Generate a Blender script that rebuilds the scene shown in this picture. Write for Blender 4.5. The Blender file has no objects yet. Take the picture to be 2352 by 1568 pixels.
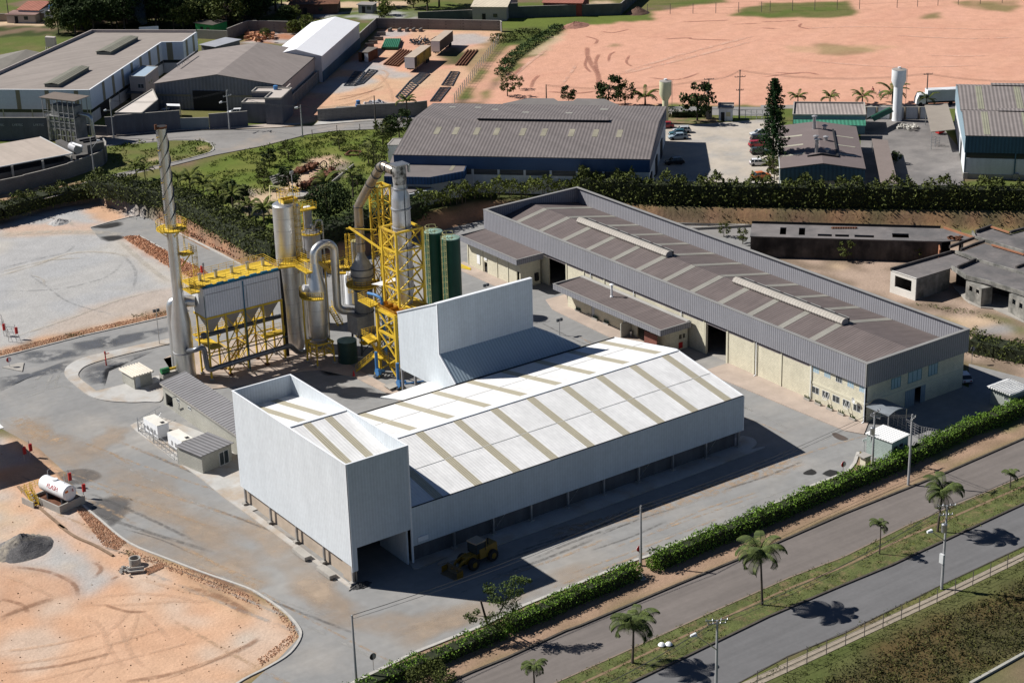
import bpy,bmesh,math,random
import numpy as np
from mathutils import Vector,Matrix
from mathutils.geometry import tessellate_polygon
random.seed(7);RN=np.random.default_rng(11)
R_=math.radians
col=bpy.context.scene.collection
sc=bpy.context.scene
CF,CY,CP,CR,CH=4220.357,0.6141967,0.3776136,-0.028148,110.0
def cam_axes():
    ca,sa,cb,sb,cc,s_=math.cos(CY),math.sin(CY),math.cos(CP),math.sin(CP),math.cos(CR),math.sin(CR)
    fwd=Vector((sa*cb,ca*cb,-sb));right=Vector((ca,-sa,0));up=right.cross(fwd)
    return cc*right+s_*up,-s_*right+cc*up,fwd
RX,RU,RF=cam_axes()
cd=bpy.data.cameras.new("camera");cam=bpy.data.objects.new("camera",cd);col.objects.link(cam)
cam.matrix_world=Matrix(((RX[0],RU[0],-RF[0],0),(RX[1],RU[1],-RF[1],0),(RX[2],RU[2],-RF[2],CH),(0,0,0,1)))
cd.sensor_width=36;cd.sensor_fit='HORIZONTAL';cd.lens=CF/2352*36;cd.clip_end=12000;cd.clip_start=1
sc.camera=cam
SUN_EL,SUN_AZ=41.6,38.5
w=bpy.data.worlds.new("World");sc.world=w;w.use_nodes=True
nt=w.node_tree;bg=nt.nodes['Background'];sky=nt.nodes.new('ShaderNodeTexSky')
sky.sky_type='NISHITA';sky.sun_disc=False;sky.sun_elevation=R_(SUN_EL);sky.sun_rotation=R_(-SUN_AZ)
sky.altitude=1500;sky.air_density=0.62;sky.dust_density=0.15;sky.ozone_density=3.0
nt.links.new(sky.outputs[0],bg.inputs[0]);bg.inputs[1].default_value=0.05
sl=bpy.data.lights.new("sun",'SUN');sl.energy=5.0;sl.angle=R_(0.53);sl.color=(1,0.965,0.915)
so=bpy.data.objects.new("sun",sl);col.objects.link(so)
ts=Vector((-math.sin(R_(SUN_AZ))*math.cos(R_(SUN_EL)),math.cos(R_(SUN_AZ))*math.cos(R_(SUN_EL)),math.sin(R_(SUN_EL))))
so.rotation_euler=ts.to_track_quat('Z','Y').to_euler();so.location=(100,300,200)
sc.view_settings.view_transform='Standard';sc.view_settings.look='None';sc.view_settings.exposure=0.45;sc.view_settings.gamma=1
FR={'W':(0,0,.60494),'A':(0,0,2.24),'B':(900,0,2.24),'C':(1900,0,2.24),'D':(2888,0,2.24),'E':(0,650,2.24),'F':(900,600,4.48),
      'G':(1300,600,4.48),'H':(650,900,4.48),'I':(1050,900,4.48),'J':(650,1200,3.36),'K':(1250,1050,3.485),'L':(0,1200,2.24),
      'M':(0,1892,2.24),'N':(1700,700,2.24),'O':(2588,650,1.8092),'Q':(850,1350,1.742),'R':(1300,1892,2.24),'S':(1850,1100,1.96),
      'T':(2888,1200,2.24),'U':(2200,1892,2.24),'V':(2988,1700,1.758),'AA':(1700,980,4.48),'BB':(2350,1100,4.48),'CC':(3300,850,3.136),
      'DD':(0,1550,3.484),'EE':(1050,700,4.48)}
Z3=3.0
def ray(fr,x,y):
    x0,y0,s=FR[fr];X=(x0+x/s)*.604938;Y=(y0+y/s)*.604938
    return RX*((X-1176)/CF)-RU*((Y-784)/CF)+RF
def at(fr,x,y,z=0.0):
    d=ray(fr,x,y);return Vector((0,0,CH))+d*((z-CH)/d.z)
def atx(fr,x,y,X):d=ray(fr,x,y);return Vector((0,0,CH))+d*(X/d.x)
def aty(fr,x,y,Y):d=ray(fr,x,y);return Vector((0,0,CH))+d*(Y/d.y)
def hz(b,fr,x,y):
    """height of the point above b seen at image row y"""
    x0,y0,s=FR[fr];yy=(y0+y/s)*.604938;lo,hi=-5,90
    for _ in range(40):
        m=(lo+hi)/2;d=Vector((b[0],b[1],m-CH));r=784-CF*d.dot(RU)/d.dot(RF)
        if r>yy:lo=m
        else:hi=m
    return lo
MATS={}
def mat(name,c,rough=.85,metal=0,var=.10,vs=.35,v2=.05,bump=0,bs=2.0,rib=None,brick=None,c2=None,c2s=.1,c2t=.5,island=0,spec=.3,streak=None,trans=0,vcol=None,alpha=None):
    if name in MATS:return MATS[name]
    m=bpy.data.materials.new(name);m.use_nodes=True;MATS[name]=m
    n=m.node_tree;N=n.nodes;L=n.links;b=N['Principled BSDF']
    b.inputs['Roughness'].default_value=rough;b.inputs['Metallic'].default_value=metal;b.inputs['Specular IOR Level'].default_value=spec
    tc=N.new('ShaderNodeTexCoord');O=tc.outputs['Object']
    def mixc(kind,f,a,bb):
        x=N.new('ShaderNodeMix');x.data_type='RGBA';x.blend_type=kind
        for i,v in((0,f),(6,a),(7,bb)):
            if hasattr(v,'links'):L.new(v,x.inputs[i])
            else:x.inputs[i].default_value=v if i==0 else(*v,1)
        return x.outputs[2]
    def noise(s,det=5,rg=.6,vec=O):
        t=N.new('ShaderNodeTexNoise');t.inputs['Scale'].default_value=s;t.inputs['Detail'].default_value=det;t.inputs['Roughness'].default_value=rg;L.new(vec,t.inputs['Vector']);return t.outputs['Fac']
    def ramp(v,lo,hi,a=0.,bb=1.):
        t=N.new('ShaderNodeMapRange');L.new(v,t.inputs[0])
        for i,q in enumerate((lo,hi,a,bb)):t.inputs[i+1].default_value=q
        return t.outputs[0]
    base=c
    if vcol:
        a=N.new('ShaderNodeVertexColor');a.layer_name=vcol;base=a.outputs[0]
    if c2 is not None:base=mixc('MIX',ramp(noise(c2s,6,.62),c2t-.06,c2t+.12),base,c2)
    if brick:
        bk=N.new('ShaderNodeTexBrick');mp=N.new('ShaderNodeMapping');L.new(O,mp.inputs[0])
        cx=N.new('ShaderNodeSeparateXYZ');L.new(O,cx.inputs[0]);ad=N.new('ShaderNodeMath');L.new(cx.outputs[0],ad.inputs[0]);L.new(cx.outputs[1],ad.inputs[1])
        cb=N.new('ShaderNodeCombineXYZ');L.new(ad.outputs[0],cb.inputs[0]);L.new(cx.outputs[2],cb.inputs[1]);L.new(cb.outputs[0],bk.inputs['Vector'])
        bk.inputs['Scale'].default_value=1;bk.inputs['Brick Width'].default_value=brick[0];bk.inputs['Row Height'].default_value=brick[1];bk.inputs['Mortar Size'].default_value=.02
        bk.inputs['Color1'].default_value=(1,1,1,1);bk.inputs['Color2'].default_value=(.88,.88,.88,1);bk.inputs['Mortar'].default_value=(.62,.62,.62,1)
        base=mixc('MULTIPLY',1.0,base,bk.outputs[0])
    if var:
        t=mixc('MIX',ramp(noise(vs),.3,.7),(1-var,)*3,(1+var,)*3);base=mixc('MULTIPLY',1.0,base,t)
    if v2:
        t=mixc('MIX',ramp(noise(vs*9,3),.3,.7),(1-v2,)*3,(1+v2,)*3);base=mixc('MULTIPLY',1.0,base,t)
    if streak:
        mp=N.new('ShaderNodeMapping');L.new(O,mp.inputs[0]);mp.inputs['Rotation'].default_value=(0,0,-streak[0]);
        mp.inputs['Scale'].default_value=(streak[1],streak[2],streak[4]if len(streak)>4 else 1)
        t=mixc('MIX',ramp(noise(1,4,.6,mp.outputs[0]),.35,.68),(1-streak[3],)*3,(1+streak[3]*.5,)*3);base=mixc('MULTIPLY',1.0,base,t)
    if island:
        g=N.new('ShaderNodeNewGeometry');t=mixc('MIX',g.outputs['Random Per Island'],(1-island,1-island,1-island*.8),(1+island*1.1,1+island*.9,1.0));base=mixc('MULTIPLY',1.0,base,t)
    hgt=None
    if rib:
        dv=N.new('ShaderNodeVectorMath');dv.operation='DOT_PRODUCT';L.new(O,dv.inputs[0]);dv.inputs[1].default_value=Vector(rib[0])*(2*math.pi/rib[1])
        si=N.new('ShaderNodeMath');si.operation='SINE';L.new(dv.outputs['Value'],si.inputs[0])
        t=mixc('MIX',ramp(si.outputs[0],-1,1),(1-rib[2],)*3,(1+rib[2]*.6,)*3);base=mixc('MULTIPLY',1.0,base,t);hgt=si.outputs[0]
        bm_=N.new('ShaderNodeBump');bm_.inputs['Strength'].default_value=.5;bm_.inputs['Distance'].default_value=rib[3]if len(rib)>3 else.03;L.new(hgt,bm_.inputs['Height']);L.new(bm_.outputs[0],b.inputs['Normal'])
    elif bump:
        bm_=N.new('ShaderNodeBump');bm_.inputs['Strength'].default_value=.8;bm_.inputs['Distance'].default_value=bump;L.new(noise(bs,6,.65),bm_.inputs['Height']);L.new(bm_.outputs[0],b.inputs['Normal'])
    if hasattr(base,'links'):L.new(base,b.inputs['Base Color'])
    else:b.inputs['Base Color'].default_value=(*base,1)
    if metal:L.new(ramp(noise(.8),.3,.7,rough*.85,rough*1.15),b.inputs['Roughness'])
    if alpha:b.inputs['Alpha'].default_value=alpha
    return m
X_,Y_,ZZ=(1,0,0),(0,1,0),(0,0,1)
M=dict(
 white_x=mat('shade-tinted white cladding along x',(.50,.555,.60),.55,rib=(X_,.42,.05,.012),var=.03,vs=.2,streak=(0,.9,.9,.05,.05)),  # bluish shade of the front walls put into this colour
 white_y=mat('sunlit-tone white cladding along y',(.56,.60,.63),.55,rib=(Y_,.42,.06,.012),var=.03,vs=.2,streak=(0,.9,.9,.05,.05)),  # same cladding in a lighter tone for the sunlit side walls
 roof_white=mat('white roof sheet',(.70,.695,.685),.6,rib=(X_,.45,.04,.015),var=.05,vs=.15,streak=(0,.8,.12,.09)),
 roof_white_flat=mat('white sheet',(.80,.80,.78),.5,var=.03),
 skylight=mat('tan skylight sheet',(.39,.355,.265),.5,rib=(X_,.3,.10),var=.06),
 trim=mat('white trim',(.72,.74,.76),.5,var=.03),
 black=mat('black rubber gap',(.012,.012,.014),.7,var=0),
 conc=mat('concrete',(.33,.31,.28),.9,var=.14,vs=.5,bump=.02),
 conc_pink=mat('pinkish yard slab',(.40,.32,.26),.9,var=.16,vs=.25,c2=(.26,.235,.21),c2s=.2,c2t=.55),
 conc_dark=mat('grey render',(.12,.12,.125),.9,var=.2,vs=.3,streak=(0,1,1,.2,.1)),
 kerb=mat('kerb',(.42,.40,.37),.9,var=.15,vs=1.5),
 kerb_dark=mat('dark kerb',(.07,.06,.05),.9,var=.3,vs=1.5),
 gray_x=mat('grey cladding along x',(.23,.23,.25),.6,rib=(X_,.45,.22),var=.05),
 gray_y=mat('grey cladding along y',(.23,.23,.25),.6,rib=(Y_,.45,.22),var=.05),
 roof_brown=mat('brown roof sheet',(.135,.11,.105),.75,rib=(Y_,.5,.22),var=.08,vs=.3,streak=(0,.08,1.2,.15)),
 sky_gray=mat('grey translucent sheet',(.26,.25,.22),.6,rib=(Y_,.25,.12),var=.1),
 coping=mat('grey coping',(.24,.235,.225),.6,var=.08),
 block=mat('beige block',(.66,.62,.48),.9,brick=(.4,.2),var=.08,vs=.4,streak=(0,1,1,.07,.1)),
 block_grey=mat('grey block',(.40,.39,.34),.9,brick=(.4,.2),var=.10,vs=.4),
 beam=mat('cream beam',(.58,.55,.43),.9,var=.06),
 dark=mat('dark interior',(.02,.02,.022),.8,var=0),
 glass=mat('window glass',(.03,.04,.045),.12,var=0,spec=.6),
 frame=mat('window frame',(.55,.56,.56),.5,var=0),
 metal=mat('galvanised steel',(.45,.46,.47),.38,metal=.85,var=.12,vs=.8,v2=.08),
 alu=mat('aluminium cladding',(.60,.60,.59),.36,metal=.85,var=.08,vs=.5,v2=.03,streak=(0,.5,.5,.12,.15)),
 alu_brown=mat('heat tinted steel',(.34,.29,.24),.38,metal=.8,var=.12,vs=.6,v2=.03,c2=(.42,.26,.10),c2s=.5,c2t=.62),
 steel_grey=mat('grey painted steel',(.30,.30,.31),.5,metal=.3,var=.12),
 dark_steel=mat('dark blue grey steel',(.075,.085,.10),.45,metal=.4,var=.2),
 yellow=mat('yellow paint',(.60,.40,.035),.55,var=.16,vs=.7,v2=.1,c2=(.40,.24,.05),c2s=.5,c2t=.62),
 green=mat('dark green tank',(.012,.075,.05),.4,var=.18,vs=.5,streak=(0,1.5,1.5,.25,.1)),
 green_top=mat('pale green tank top',(.22,.33,.27),.6,var=.2,vs=.8),
 blue=mat('blue pipe',(.05,.17,.38),.45,var=.1),
 red=mat('red',(.42,.02,.02),.5,var=.08),
 pole=mat('concrete pole',(.34,.34,.34),.9,var=.1,vs=.5),
 wood=mat('dark pole',(.10,.085,.08),.9,var=.2),
 wire=mat('wire',(.05,.05,.05),.6,var=0),
 white=mat('white paint',(.75,.76,.77),.45,var=.03),
 rust=mat('rust',(.13,.055,.03),.9,var=.35,vs=1.2),
 tyre=mat('tyre',(.02,.02,.02),.85,var=.2),
)
class MB:
    def __init__(s):s.v=[];s.f=[];s.marks=[];s.grp=False
    def add(s,vs,fs):
        if not s.grp:s.marks.append((len(s.v),len(s.f)))
        o=len(s.v);s.v+=[tuple(v)for v in vs];s.f+=[tuple(i+o for i in f)for f in fs];return s
    def hexa(s,p):return s.add(p,[(3,2,1,0),(4,5,6,7),(0,1,5,4),(1,2,6,5),(2,3,7,6),(3,0,4,7)])
    def box(s,x0,x1,y0,y1,z0,z1):return s.hexa([(x0,y0,z0),(x1,y0,z0),(x1,y1,z0),(x0,y1,z0),(x0,y0,z1),(x1,y0,z1),(x1,y1,z1),(x0,y1,z1)])
    def fbox(s,F,a0,a1,b0,b1,z0,z1):return s.hexa([F(a,b,z)for z in(z0,z1)for a,b in((a0,b0),(a1,b0),(a1,b1),(a0,b1))])
    def prism(s,poly,z0,z1):
        """poly: list of (x,y) or (x,y,z); z values added"""
        n=len(poly);P3=[Vector((p[0],p[1],0))for p in poly]
        vs=[(p.x,p.y,p.z+z0)for p in P3]+[(p.x,p.y,p.z+z1)for p in P3]
        tr=tessellate_polygon([[Vector((p.x,p.y,0))for p in P3]])
        ar=sum(P3[i].x*P3[(i+1)%n].y-P3[(i+1)%n].x*P3[i].y for i in range(n))
        fs=[]
        for t in tr:
            a,b,c=t;q=(P3[b]-P3[a]).to_2d().cross((P3[c]-P3[a]).to_2d())if True else 0
            if q<0:a,b,c=a,c,b
            fs+=[(n+a,n+b,n+c),(c,b,a)]
        for i in range(n):
            j=(i+1)%n;fs.append((i,j,n+j,n+i)if ar>0 else(j,i,n+i,n+j))
        return s.add(vs,fs)
    def bar(s,p,q,w,h=None,up=(0,0,1)):
        p,q=Vector(p),Vector(q);h=h or w;d=(q-p)
        if d.length<1e-6:return s
        d.normalize();u=Vector(up)
        if abs(d.dot(u))>.98:u=Vector((1,0,0))
        a=d.cross(u).normalized()*w/2;b=d.cross(a).normalized()*h/2
        return s.hexa([p-a-b,p+a-b,p+a+b,p-a+b,q-a-b,q+a-b,q+a+b,q-a+b])
    def tube(s,pts,r,n=8,cap=True):
        pts=[Vector(p)for p in pts];rs=r if isinstance(r,(list,tuple))else[r]*len(pts);vs=[];prev=None
        for i,p in enumerate(pts):
            d=(pts[min(i+1,len(pts)-1)]-pts[max(i-1,0)]).normalized()
            if prev is None:
                a=d.orthogonal().normalized()
            else:
                a=(prev-d*prev.dot(d)).normalized()
            prev=a;b=d.cross(a)
            for k in range(n):
                t=2*math.pi*k/n;vs.append(p+(a*math.cos(t)+b*math.sin(t))*rs[i])
        fs=[(i*n+k,i*n+(k+1)%n,(i+1)*n+(k+1)%n,(i+1)*n+k)for i in range(len(pts)-1)for k in range(n)]
        if cap:fs+=[tuple(reversed(range(n))),tuple((len(pts)-1)*n+k for k in range(n))]
        return s.add(vs,fs)
    def lathe(s,c,prof,n=24,cap=True):
        return s.tube([(c[0],c[1],z)for r,z in prof],[r for r,z in prof],n,cap)if len(set(z for r,z in prof))==len(prof)else s._lathe(c,prof,n)
    def _lathe(s,c,prof,n):
        vs=[(c[0]+r*math.cos(2*math.pi*k/n),c[1]+r*math.sin(2*math.pi*k/n),z)for r,z in prof for k in range(n)]
        fs=[(i*n+k,i*n+(k+1)%n,(i+1)*n+(k+1)%n,(i+1)*n+k)for i in range(len(prof)-1)for k in range(n)]
        return s.add(vs,fs+[tuple(reversed(range(n))),tuple((len(prof)-1)*n+k for k in range(n))])
    def wall(s,p0,p1,z0,z1,th=.25,ops=()):
        """vertical wall slab from p0 to p1 (thickness to its left) with real openings (s0,s1,za,zb)"""
        p0,p1=Vector((p0[0],p0[1],0)),Vector((p1[0],p1[1],0));Lw=(p1-p0).length;u=(p1-p0)/Lw;nrm=Vector((-u.y,u.x,0))*th
        S=sorted({0,Lw,*[max(0,min(Lw,o[0]))for o in ops],*[max(0,min(Lw,o[1]))for o in ops]});Zs=sorted({z0,z1,*[max(z0,min(z1,o[2]))for o in ops],*[max(z0,min(z1,o[3]))for o in ops]})
        s.marks.append((len(s.v),len(s.f)));s.grp=True
        for j in range(len(Zs)-1):
            i=0
            while i<len(S)-1:
                def hole(k):
                    a,b=(S[k]+S[k+1])/2,(Zs[j]+Zs[j+1])/2;return any(o[0]<a<o[1]and o[2]<b<o[3]for o in ops)
                if hole(i):i+=1;continue
                k=i
                while k+1<len(S)-1 and not hole(k+1):k+=1
                a,b=p0+u*S[i],p0+u*S[k+1]
                s.hexa([(*q.to_2d(),z)for z in(Zs[j],Zs[j+1])for q in(a,b,b+nrm,a+nrm)]);i=k+1
        s.grp=False
        return s
    def build(s,name,m,parent=None,smooth=False):
        me=bpy.data.meshes.new(name);off=Vector((0,0,0));q=parent
        while q is not None:off+=q.location;q=q.parent
        me.from_pydata([(v[0]-off.x,v[1]-off.y,v[2]-off.z)for v in s.v],[],s.f);me.materials.append(M[m]if isinstance(m,str)else m)
        me.update()
        if smooth:
            for p in me.polygons:p.use_smooth=True
            me.set_sharp_from_angle(angle=R_(40))
        o=bpy.data.objects.new(name,me);col.objects.link(o);o.parent=parent;return o
def _pieces(s):
    mk=s.marks+[(len(s.v),len(s.f))];out=[]
    for(v0,f0),(v1,f1)in zip(mk,mk[1:]):
        q=MB();q.v=s.v[v0:v1];q.f=[tuple(i-v0 for i in f)for f in s.f[f0:f1]];out.append(q)
    return out
MB.pieces=_pieces
def tag(o,label=None,cat=None,group=None,kind=None):
    for k,v in(('label',label),('category',cat),('group',group),('kind',kind)):
        if v:o[k]=v
    return o
def thing(name,label,cat,loc=(0,0,0),group=None,kind=None):
    o=bpy.data.objects.new(name,None);col.objects.link(o);o.location=loc;o.empty_display_size=.3;return tag(o,label,cat,group,kind)
def copy_tree(o,parent=None):
    c=o.copy();col.objects.link(c);c.parent=parent
    for ch in CH_.get(o.name,[]):copy_tree(ch,c)
    return c
CH_={}
def freeze(o):
    CH_[o.name]=list(o.children)
    for c in o.children:freeze(c)
    return o
def put(o,loc,rz=0,sc_=1.0,label=None):
    o.location=loc;o.rotation_euler=(0,0,rz);o.scale=(sc_,sc_,sc_)if isinstance(sc_,(int,float))else sc_
    if label:o['label']=label
    return o
class Frame:
    """local building frame from three roof or base corners: front-left, front-right, back-right"""
    def __init__(s,A,B,C=None,d=None):
        s.o=Vector((A[0],A[1],0));b=Vector((B[0],B[1],0));s.w=(b-s.o).length;s.u=(b-s.o)/s.w;s.v=Vector((-s.u.y,s.u.x,0))
        s.d=d if d is not None else(Vector((C[0],C[1],0))-b).dot(s.v)
        s.ang=math.atan2(s.u.y,s.u.x)
    def __call__(s,a,b,z=0):p=s.o+s.u*a+s.v*b;return Vector((p.x,p.y,z))
def gable(mb,F,a0,a1,b0,b1,ze,zr,th=.15,ridge='a',mid=None):
    """two roof slabs, ridge running along a or b"""
    if ridge=='a':
        m_=(b0+b1)/2 if mid is None else mid
        for p,q in(((b0,ze),(m_,zr)),((m_,zr),(b1,ze))):
            mb.hexa([F(a0,p[0],p[1]-th),F(a1,p[0],p[1]-th),F(a1,q[0],q[1]-th),F(a0,q[0],q[1]-th),F(a0,p[0],p[1]),F(a1,p[0],p[1]),F(a1,q[0],q[1]),F(a0,q[0],q[1])])
    else:
        m_=(a0+a1)/2 if mid is None else mid
        for p,q in(((a0,ze),(m_,zr)),((m_,zr),(a1,ze))):
            mb.hexa([F(p[0],b0,p[1]-th),F(q[0],b0,q[1]-th),F(q[0],b1,q[1]-th),F(p[0],b1,p[1]-th),F(p[0],b0,p[1]),F(q[0],b0,q[1]),F(q[0],b1,q[1]),F(p[0],b1,p[1])])
    return mb
def sheet(name,pts,z,m,kind='structure'):
    mb=MB();P3=[Vector((p[0],p[1],0))for p in pts];tr=tessellate_polygon([P3]);fs=[]
    for a,b,c in tr:
        if(P3[b]-P3[a]).to_2d().cross((P3[c]-P3[a]).to_2d())<0:a,b,c=a,c,b
        fs.append((a,b,c))
    mb.add([(p.x,p.y,z)for p in P3],fs);o=mb.build(name,m);o['kind']=kind;return o
def kerb(pts,z=0.,w=.25,h=.14,m='kerb',name='kerb',closed=False,th0=-.05):
    mb=MB();P2=[Vector((p[0],p[1],0))for p in pts];n=len(P2);L,Rr=[],[]
    for i,p in enumerate(P2):
        d=(P2[min(i+1,n-1)]-P2[max(i-1,0)]).normalized();nn=Vector((-d.y,d.x,0))*w/2;L.append(p+nn);Rr.append(p-nn)
    for i in range(n-1):
        mb.hexa([(*q.to_2d(),zz)for zz in(z+th0,z+h)for q in(Rr[i],Rr[i+1],L[i+1],L[i])])
    o=mb.build(name,m);o['kind']='structure';return o
def smooth_path(pts,n=4):
    out=[];P2=[Vector((p[0],p[1]))for p in pts]
    for i in range(len(P2)-1):
        a,b,c,d=P2[max(i-1,0)],P2[i],P2[i+1],P2[min(i+2,len(P2)-1)]
        for k in range(n):
            t=k/n;out.append(.5*((2*b)+(c-a)*t+(2*a-5*b+4*c-d)*t*t+(3*b-a-3*c+d)*t**3))
    return out+[P2[-1]]
def ptl(fr,*xy,z=0):return[at(fr,xy[i],xy[i+1],z)for i in range(0,len(xy),2)]
# ================================================================ TERRAIN
def vnoise(x,y,s,seed=0):
    x=x/s;y=y/s;xi=np.floor(x).astype(np.int64);yi=np.floor(y).astype(np.int64);fx=x-xi;fy=y-yi
    def h(a,b):
        n=(a*374761393+b*668265263+seed*1442695041)&0x7fffffff;n=((n^(n>>13))*1274126177)&0x7fffffff;return((n^(n>>16))&0xffff)/65535.
    fx=fx*fx*(3-2*fx);fy=fy*fy*(3-2*fy)
    return(h(xi,yi)*(1-fx)+h(xi+1,yi)*fx)*(1-fy)+(h(xi,yi+1)*(1-fx)+h(xi+1,yi+1)*fx)*fy
def fbm(x,y,s,seed=0,o=4):return sum(vnoise(x,y,s/2**i,seed+i)/2**i for i in range(o))/sum(1/2**i for i in range(o))
def inside(x,y,poly):
    c=np.zeros(x.shape,bool);n=len(poly)
    for i in range(n):
        x0,y0=poly[i][0],poly[i][1];x1,y1=poly[(i+1)%n][0],poly[(i+1)%n][1]
        if y0==y1:continue
        m=((y0>y)!=(y1>y))&(x<(x1-x0)*(y-y0)/(y1-y0)+x0);c^=m
    return c
def dline(x,y,pl):
    d=np.full(x.shape,1e9)
    for i in range(len(pl)-1):
        ax,ay=pl[i][0],pl[i][1];bx,by=pl[i+1][0]-ax,pl[i+1][1]-ay;L2=bx*bx+by*by+1e-9
        t=np.clip(((x-ax)*bx+(y-ay)*by)/L2,0,1);d=np.minimum(d,np.hypot(x-ax-t*bx,y-ay-t*by))
    return d
TOE=ptl('W',-400,590,0,512,120,478,215,458,280,464,329,490,413,536,559,609,640,652,770,618,945,545,1100,505,1330,500,1500,513,1800,522,2352,528,3200,545)
CREST=ptl('W',-400,530,0,466,120,440,222,430,297,457,405,482,459,507,513,537,594,585,655,600,770,560,943,500,1089,462,1330,460,1500,474,1800,481,2352,486,3200,500,z=Z3)
TOEP=[(p.x,p.y)for p in TOE]+[(2500,TOE[-1].y),(2500,3000),(-900,3000),(-900,TOE[0].y+200)]
CRP=[(p.x,p.y)for p in CREST]+[(2500,CREST[-1].y),(2500,3000),(-900,3000),(-900,CREST[0].y+200)]
def axis(lo,hi,st,far):
    a=list(np.arange(lo,hi,st));s_=st;v=hi
    while v<far:a.append(v);s_*=1.35;v+=s_
    s_=st;v=lo-st;b=[]
    while v>-far+400:b.append(v);s_*=1.35;v-=s_
    return np.array(b[::-1]+a)
gx=axis(30,450,.8,4200);gy=axis(95,590,.8,4600)
GX,GY=np.meshgrid(gx,gy);GX0,GY0=GX,GY
inT=inside(GX,GY,TOEP);inC=inside(GX,GY,CRP);dT=dline(GX,GY,TOE);dC=dline(GX,GY,CREST)
GZ=np.where(inC,Z3,np.where(inT,Z3*dT/(dT+dC+1e-6),0.))
bank=inT&~inC
GZ=np.where(bank,GZ+(fbm(GX,GY,3,5)-.5)*1.0*np.minimum(1,dT/1.5)*np.minimum(1,dC/1.5),GZ)
def px(fr,x,y,z=0):return at(fr,x,y,z)
C_PINK=(.57,.315,.225);C_PINK2=(.545,.30,.21);C_TAN=(.53,.335,.22);C_ORG=(.46,.28,.17);C_RED=(.36,.17,.10);C_GRAV=(.36,.355,.35);C_GRAV2=(.43,.39,.34)
C_GRASS=(.095,.12,.030);C_GRASS2=(.13,.125,.045);C_DGR=(.045,.06,.018);C_BROWN=(.17,.12,.08);C_SAND=(.50,.37,.25);C_SCRUB=(.06,.055,.025);C_ASH=(.17,.155,.14)
wx=GX+(fbm(GX,GY,4,1)-.5)*5;wy=GY+(fbm(GX,GY,4,2)-.5)*5
COL=np.zeros(GX.shape+(3,));
def fill(mask,c,a=1.):
    for k in range(3):COL[...,k]=np.where(mask,COL[...,k]*(1-a)+c[k]*a,COL[...,k])
def poly(c,pts,a=1.,crisp=False,c2=None,s=6,thr=.5,seed=3):
    m=inside(GX if crisp else wx,GY if crisp else wy,pts);fill(m,c,a)
    if c2:fill(m&(fbm(GX,GY,s,seed)>thr),c2,a)
g=fbm(GX,GY,14,9);fill(g>-1,C_GRASS);fill(g>.52,C_GRASS2);fill(fbm(GX,GY,9,21)>.66,C_BROWN)
U3=lambda fr,*a:ptl(fr,*a,z=Z3)
poly(C_SAND,U3('A',-300,190,500,185,480,222,250,232,-300,215))
poly(C_BROWN,U3('A',-300,215,480,222,470,300,300,330,-300,330),c2=C_DGR,s=4)
poly(C_GRASS,U3('A',-300,330,400,310,400,480,-300,500),c2=C_GRASS2)
poly(C_DGR,U3('A',480,-40,2240,-40,2240,290,1300,290,480,330),c2=C_BROWN,s=5,thr=.58)
poly(C_SAND,U3('B',400,20,1460,10,1440,50,500,80,100,170,200,90))
poly(C_GRASS,U3('B',300,80,2240,70,2240,200,1180,190,500,215,300,200),c2=C_BROWN,s=7,thr=.6)
poly(C_GRAV,U3('B',700,110,1050,95,1550,100,1540,160,1050,170,690,150),c2=C_GRASS,s=3,thr=.55)
poly(C_SAND,U3('C',640,60,830,0,1030,20,1020,75,650,80),c2=C_GRASS2)
poly(C_GRASS,U3('C',-200,170,1030,125,1480,120,1300,185,700,215,60,250,-200,200),c2=(.11,.14,.03),s=5)
pink=U3('C',0,720,60,640,240,500,340,480,440,350,560,250,720,215,1300,175,1280,110,1900,20,2300,-200)+U3('D',3200,-300,3200,905)+U3('C',2240,905,1440,895,0,905,-200,905)
poly(C_PINK,pink,c2=C_PINK2,s=18,thr=.5);poly((.55,.30,.205),pink,.5,c2=None)
fill(inside(wx,wy,pink)&(fbm(GX,GY*2.2,9,31)>.62),(.49,.25,.175),.4)
fill(inside(wx,wy,pink)&(fbm(GX*.5+GY*.4,GY*3-GX*2,6,35)>.62),(.58,.325,.24),.35)
poly(C_GRASS,U3('C',1250,40,1860,-10,1700,30,1400,50,1260,45))
poly(C_GRASS,U3('D',-120,60,0,28,400,20,720,10,830,85,840,118,700,150,0,152,-250,140),c2=C_GRASS2,s=5)
poly(C_GRASS2,U3('D',1350,130,1530,105,1510,150,1380,160),.8);poly(C_GRASS2,U3('D',1620,10,2200,0,2150,110,1800,80),.5,c2=C_GRASS,s=4)
poly(C_GRASS2,U3('D',420,370,560,365,1000,430,700,480,540,465),.6);poly((.36,.27,.14),U3('D',200,400,900,380,1160,390,1000,440,250,450),.4)
poly(C_GRASS2,U3('C',930,390,1000,365,1010,385,950,400),.8)
poly(C_SAND,U3('C',300,400,430,310,560,270,570,290,440,390,340,470,250,480),.8)
veg=U3('C',0,640,60,520,150,460,290,370,420,280,500,235,60,250,60,330,0,400,200,370,120,430,0,500)
poly(C_GRASS,veg,c2=C_DGR,s=4)
poly(C_PINK2,U3('C',-130,620,-20,470,60,400,190,370,90,440,60,520,10,640,-60,700,-200,870,-300,880),.9)
poly(C_TAN,U3('B',1200,245,2240,265,2240,330,1850,875,1600,915,690,940,690,1035,330,1095,330,1060,500,860,1150,360),crisp=True,c2=C_PINK2,s=9,thr=.5)
poly((.52,.33,.21),U3('B',640,960,900,620,1350,600,1700,640,1500,900,700,930),.6,c2=C_SAND,s=6)
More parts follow.
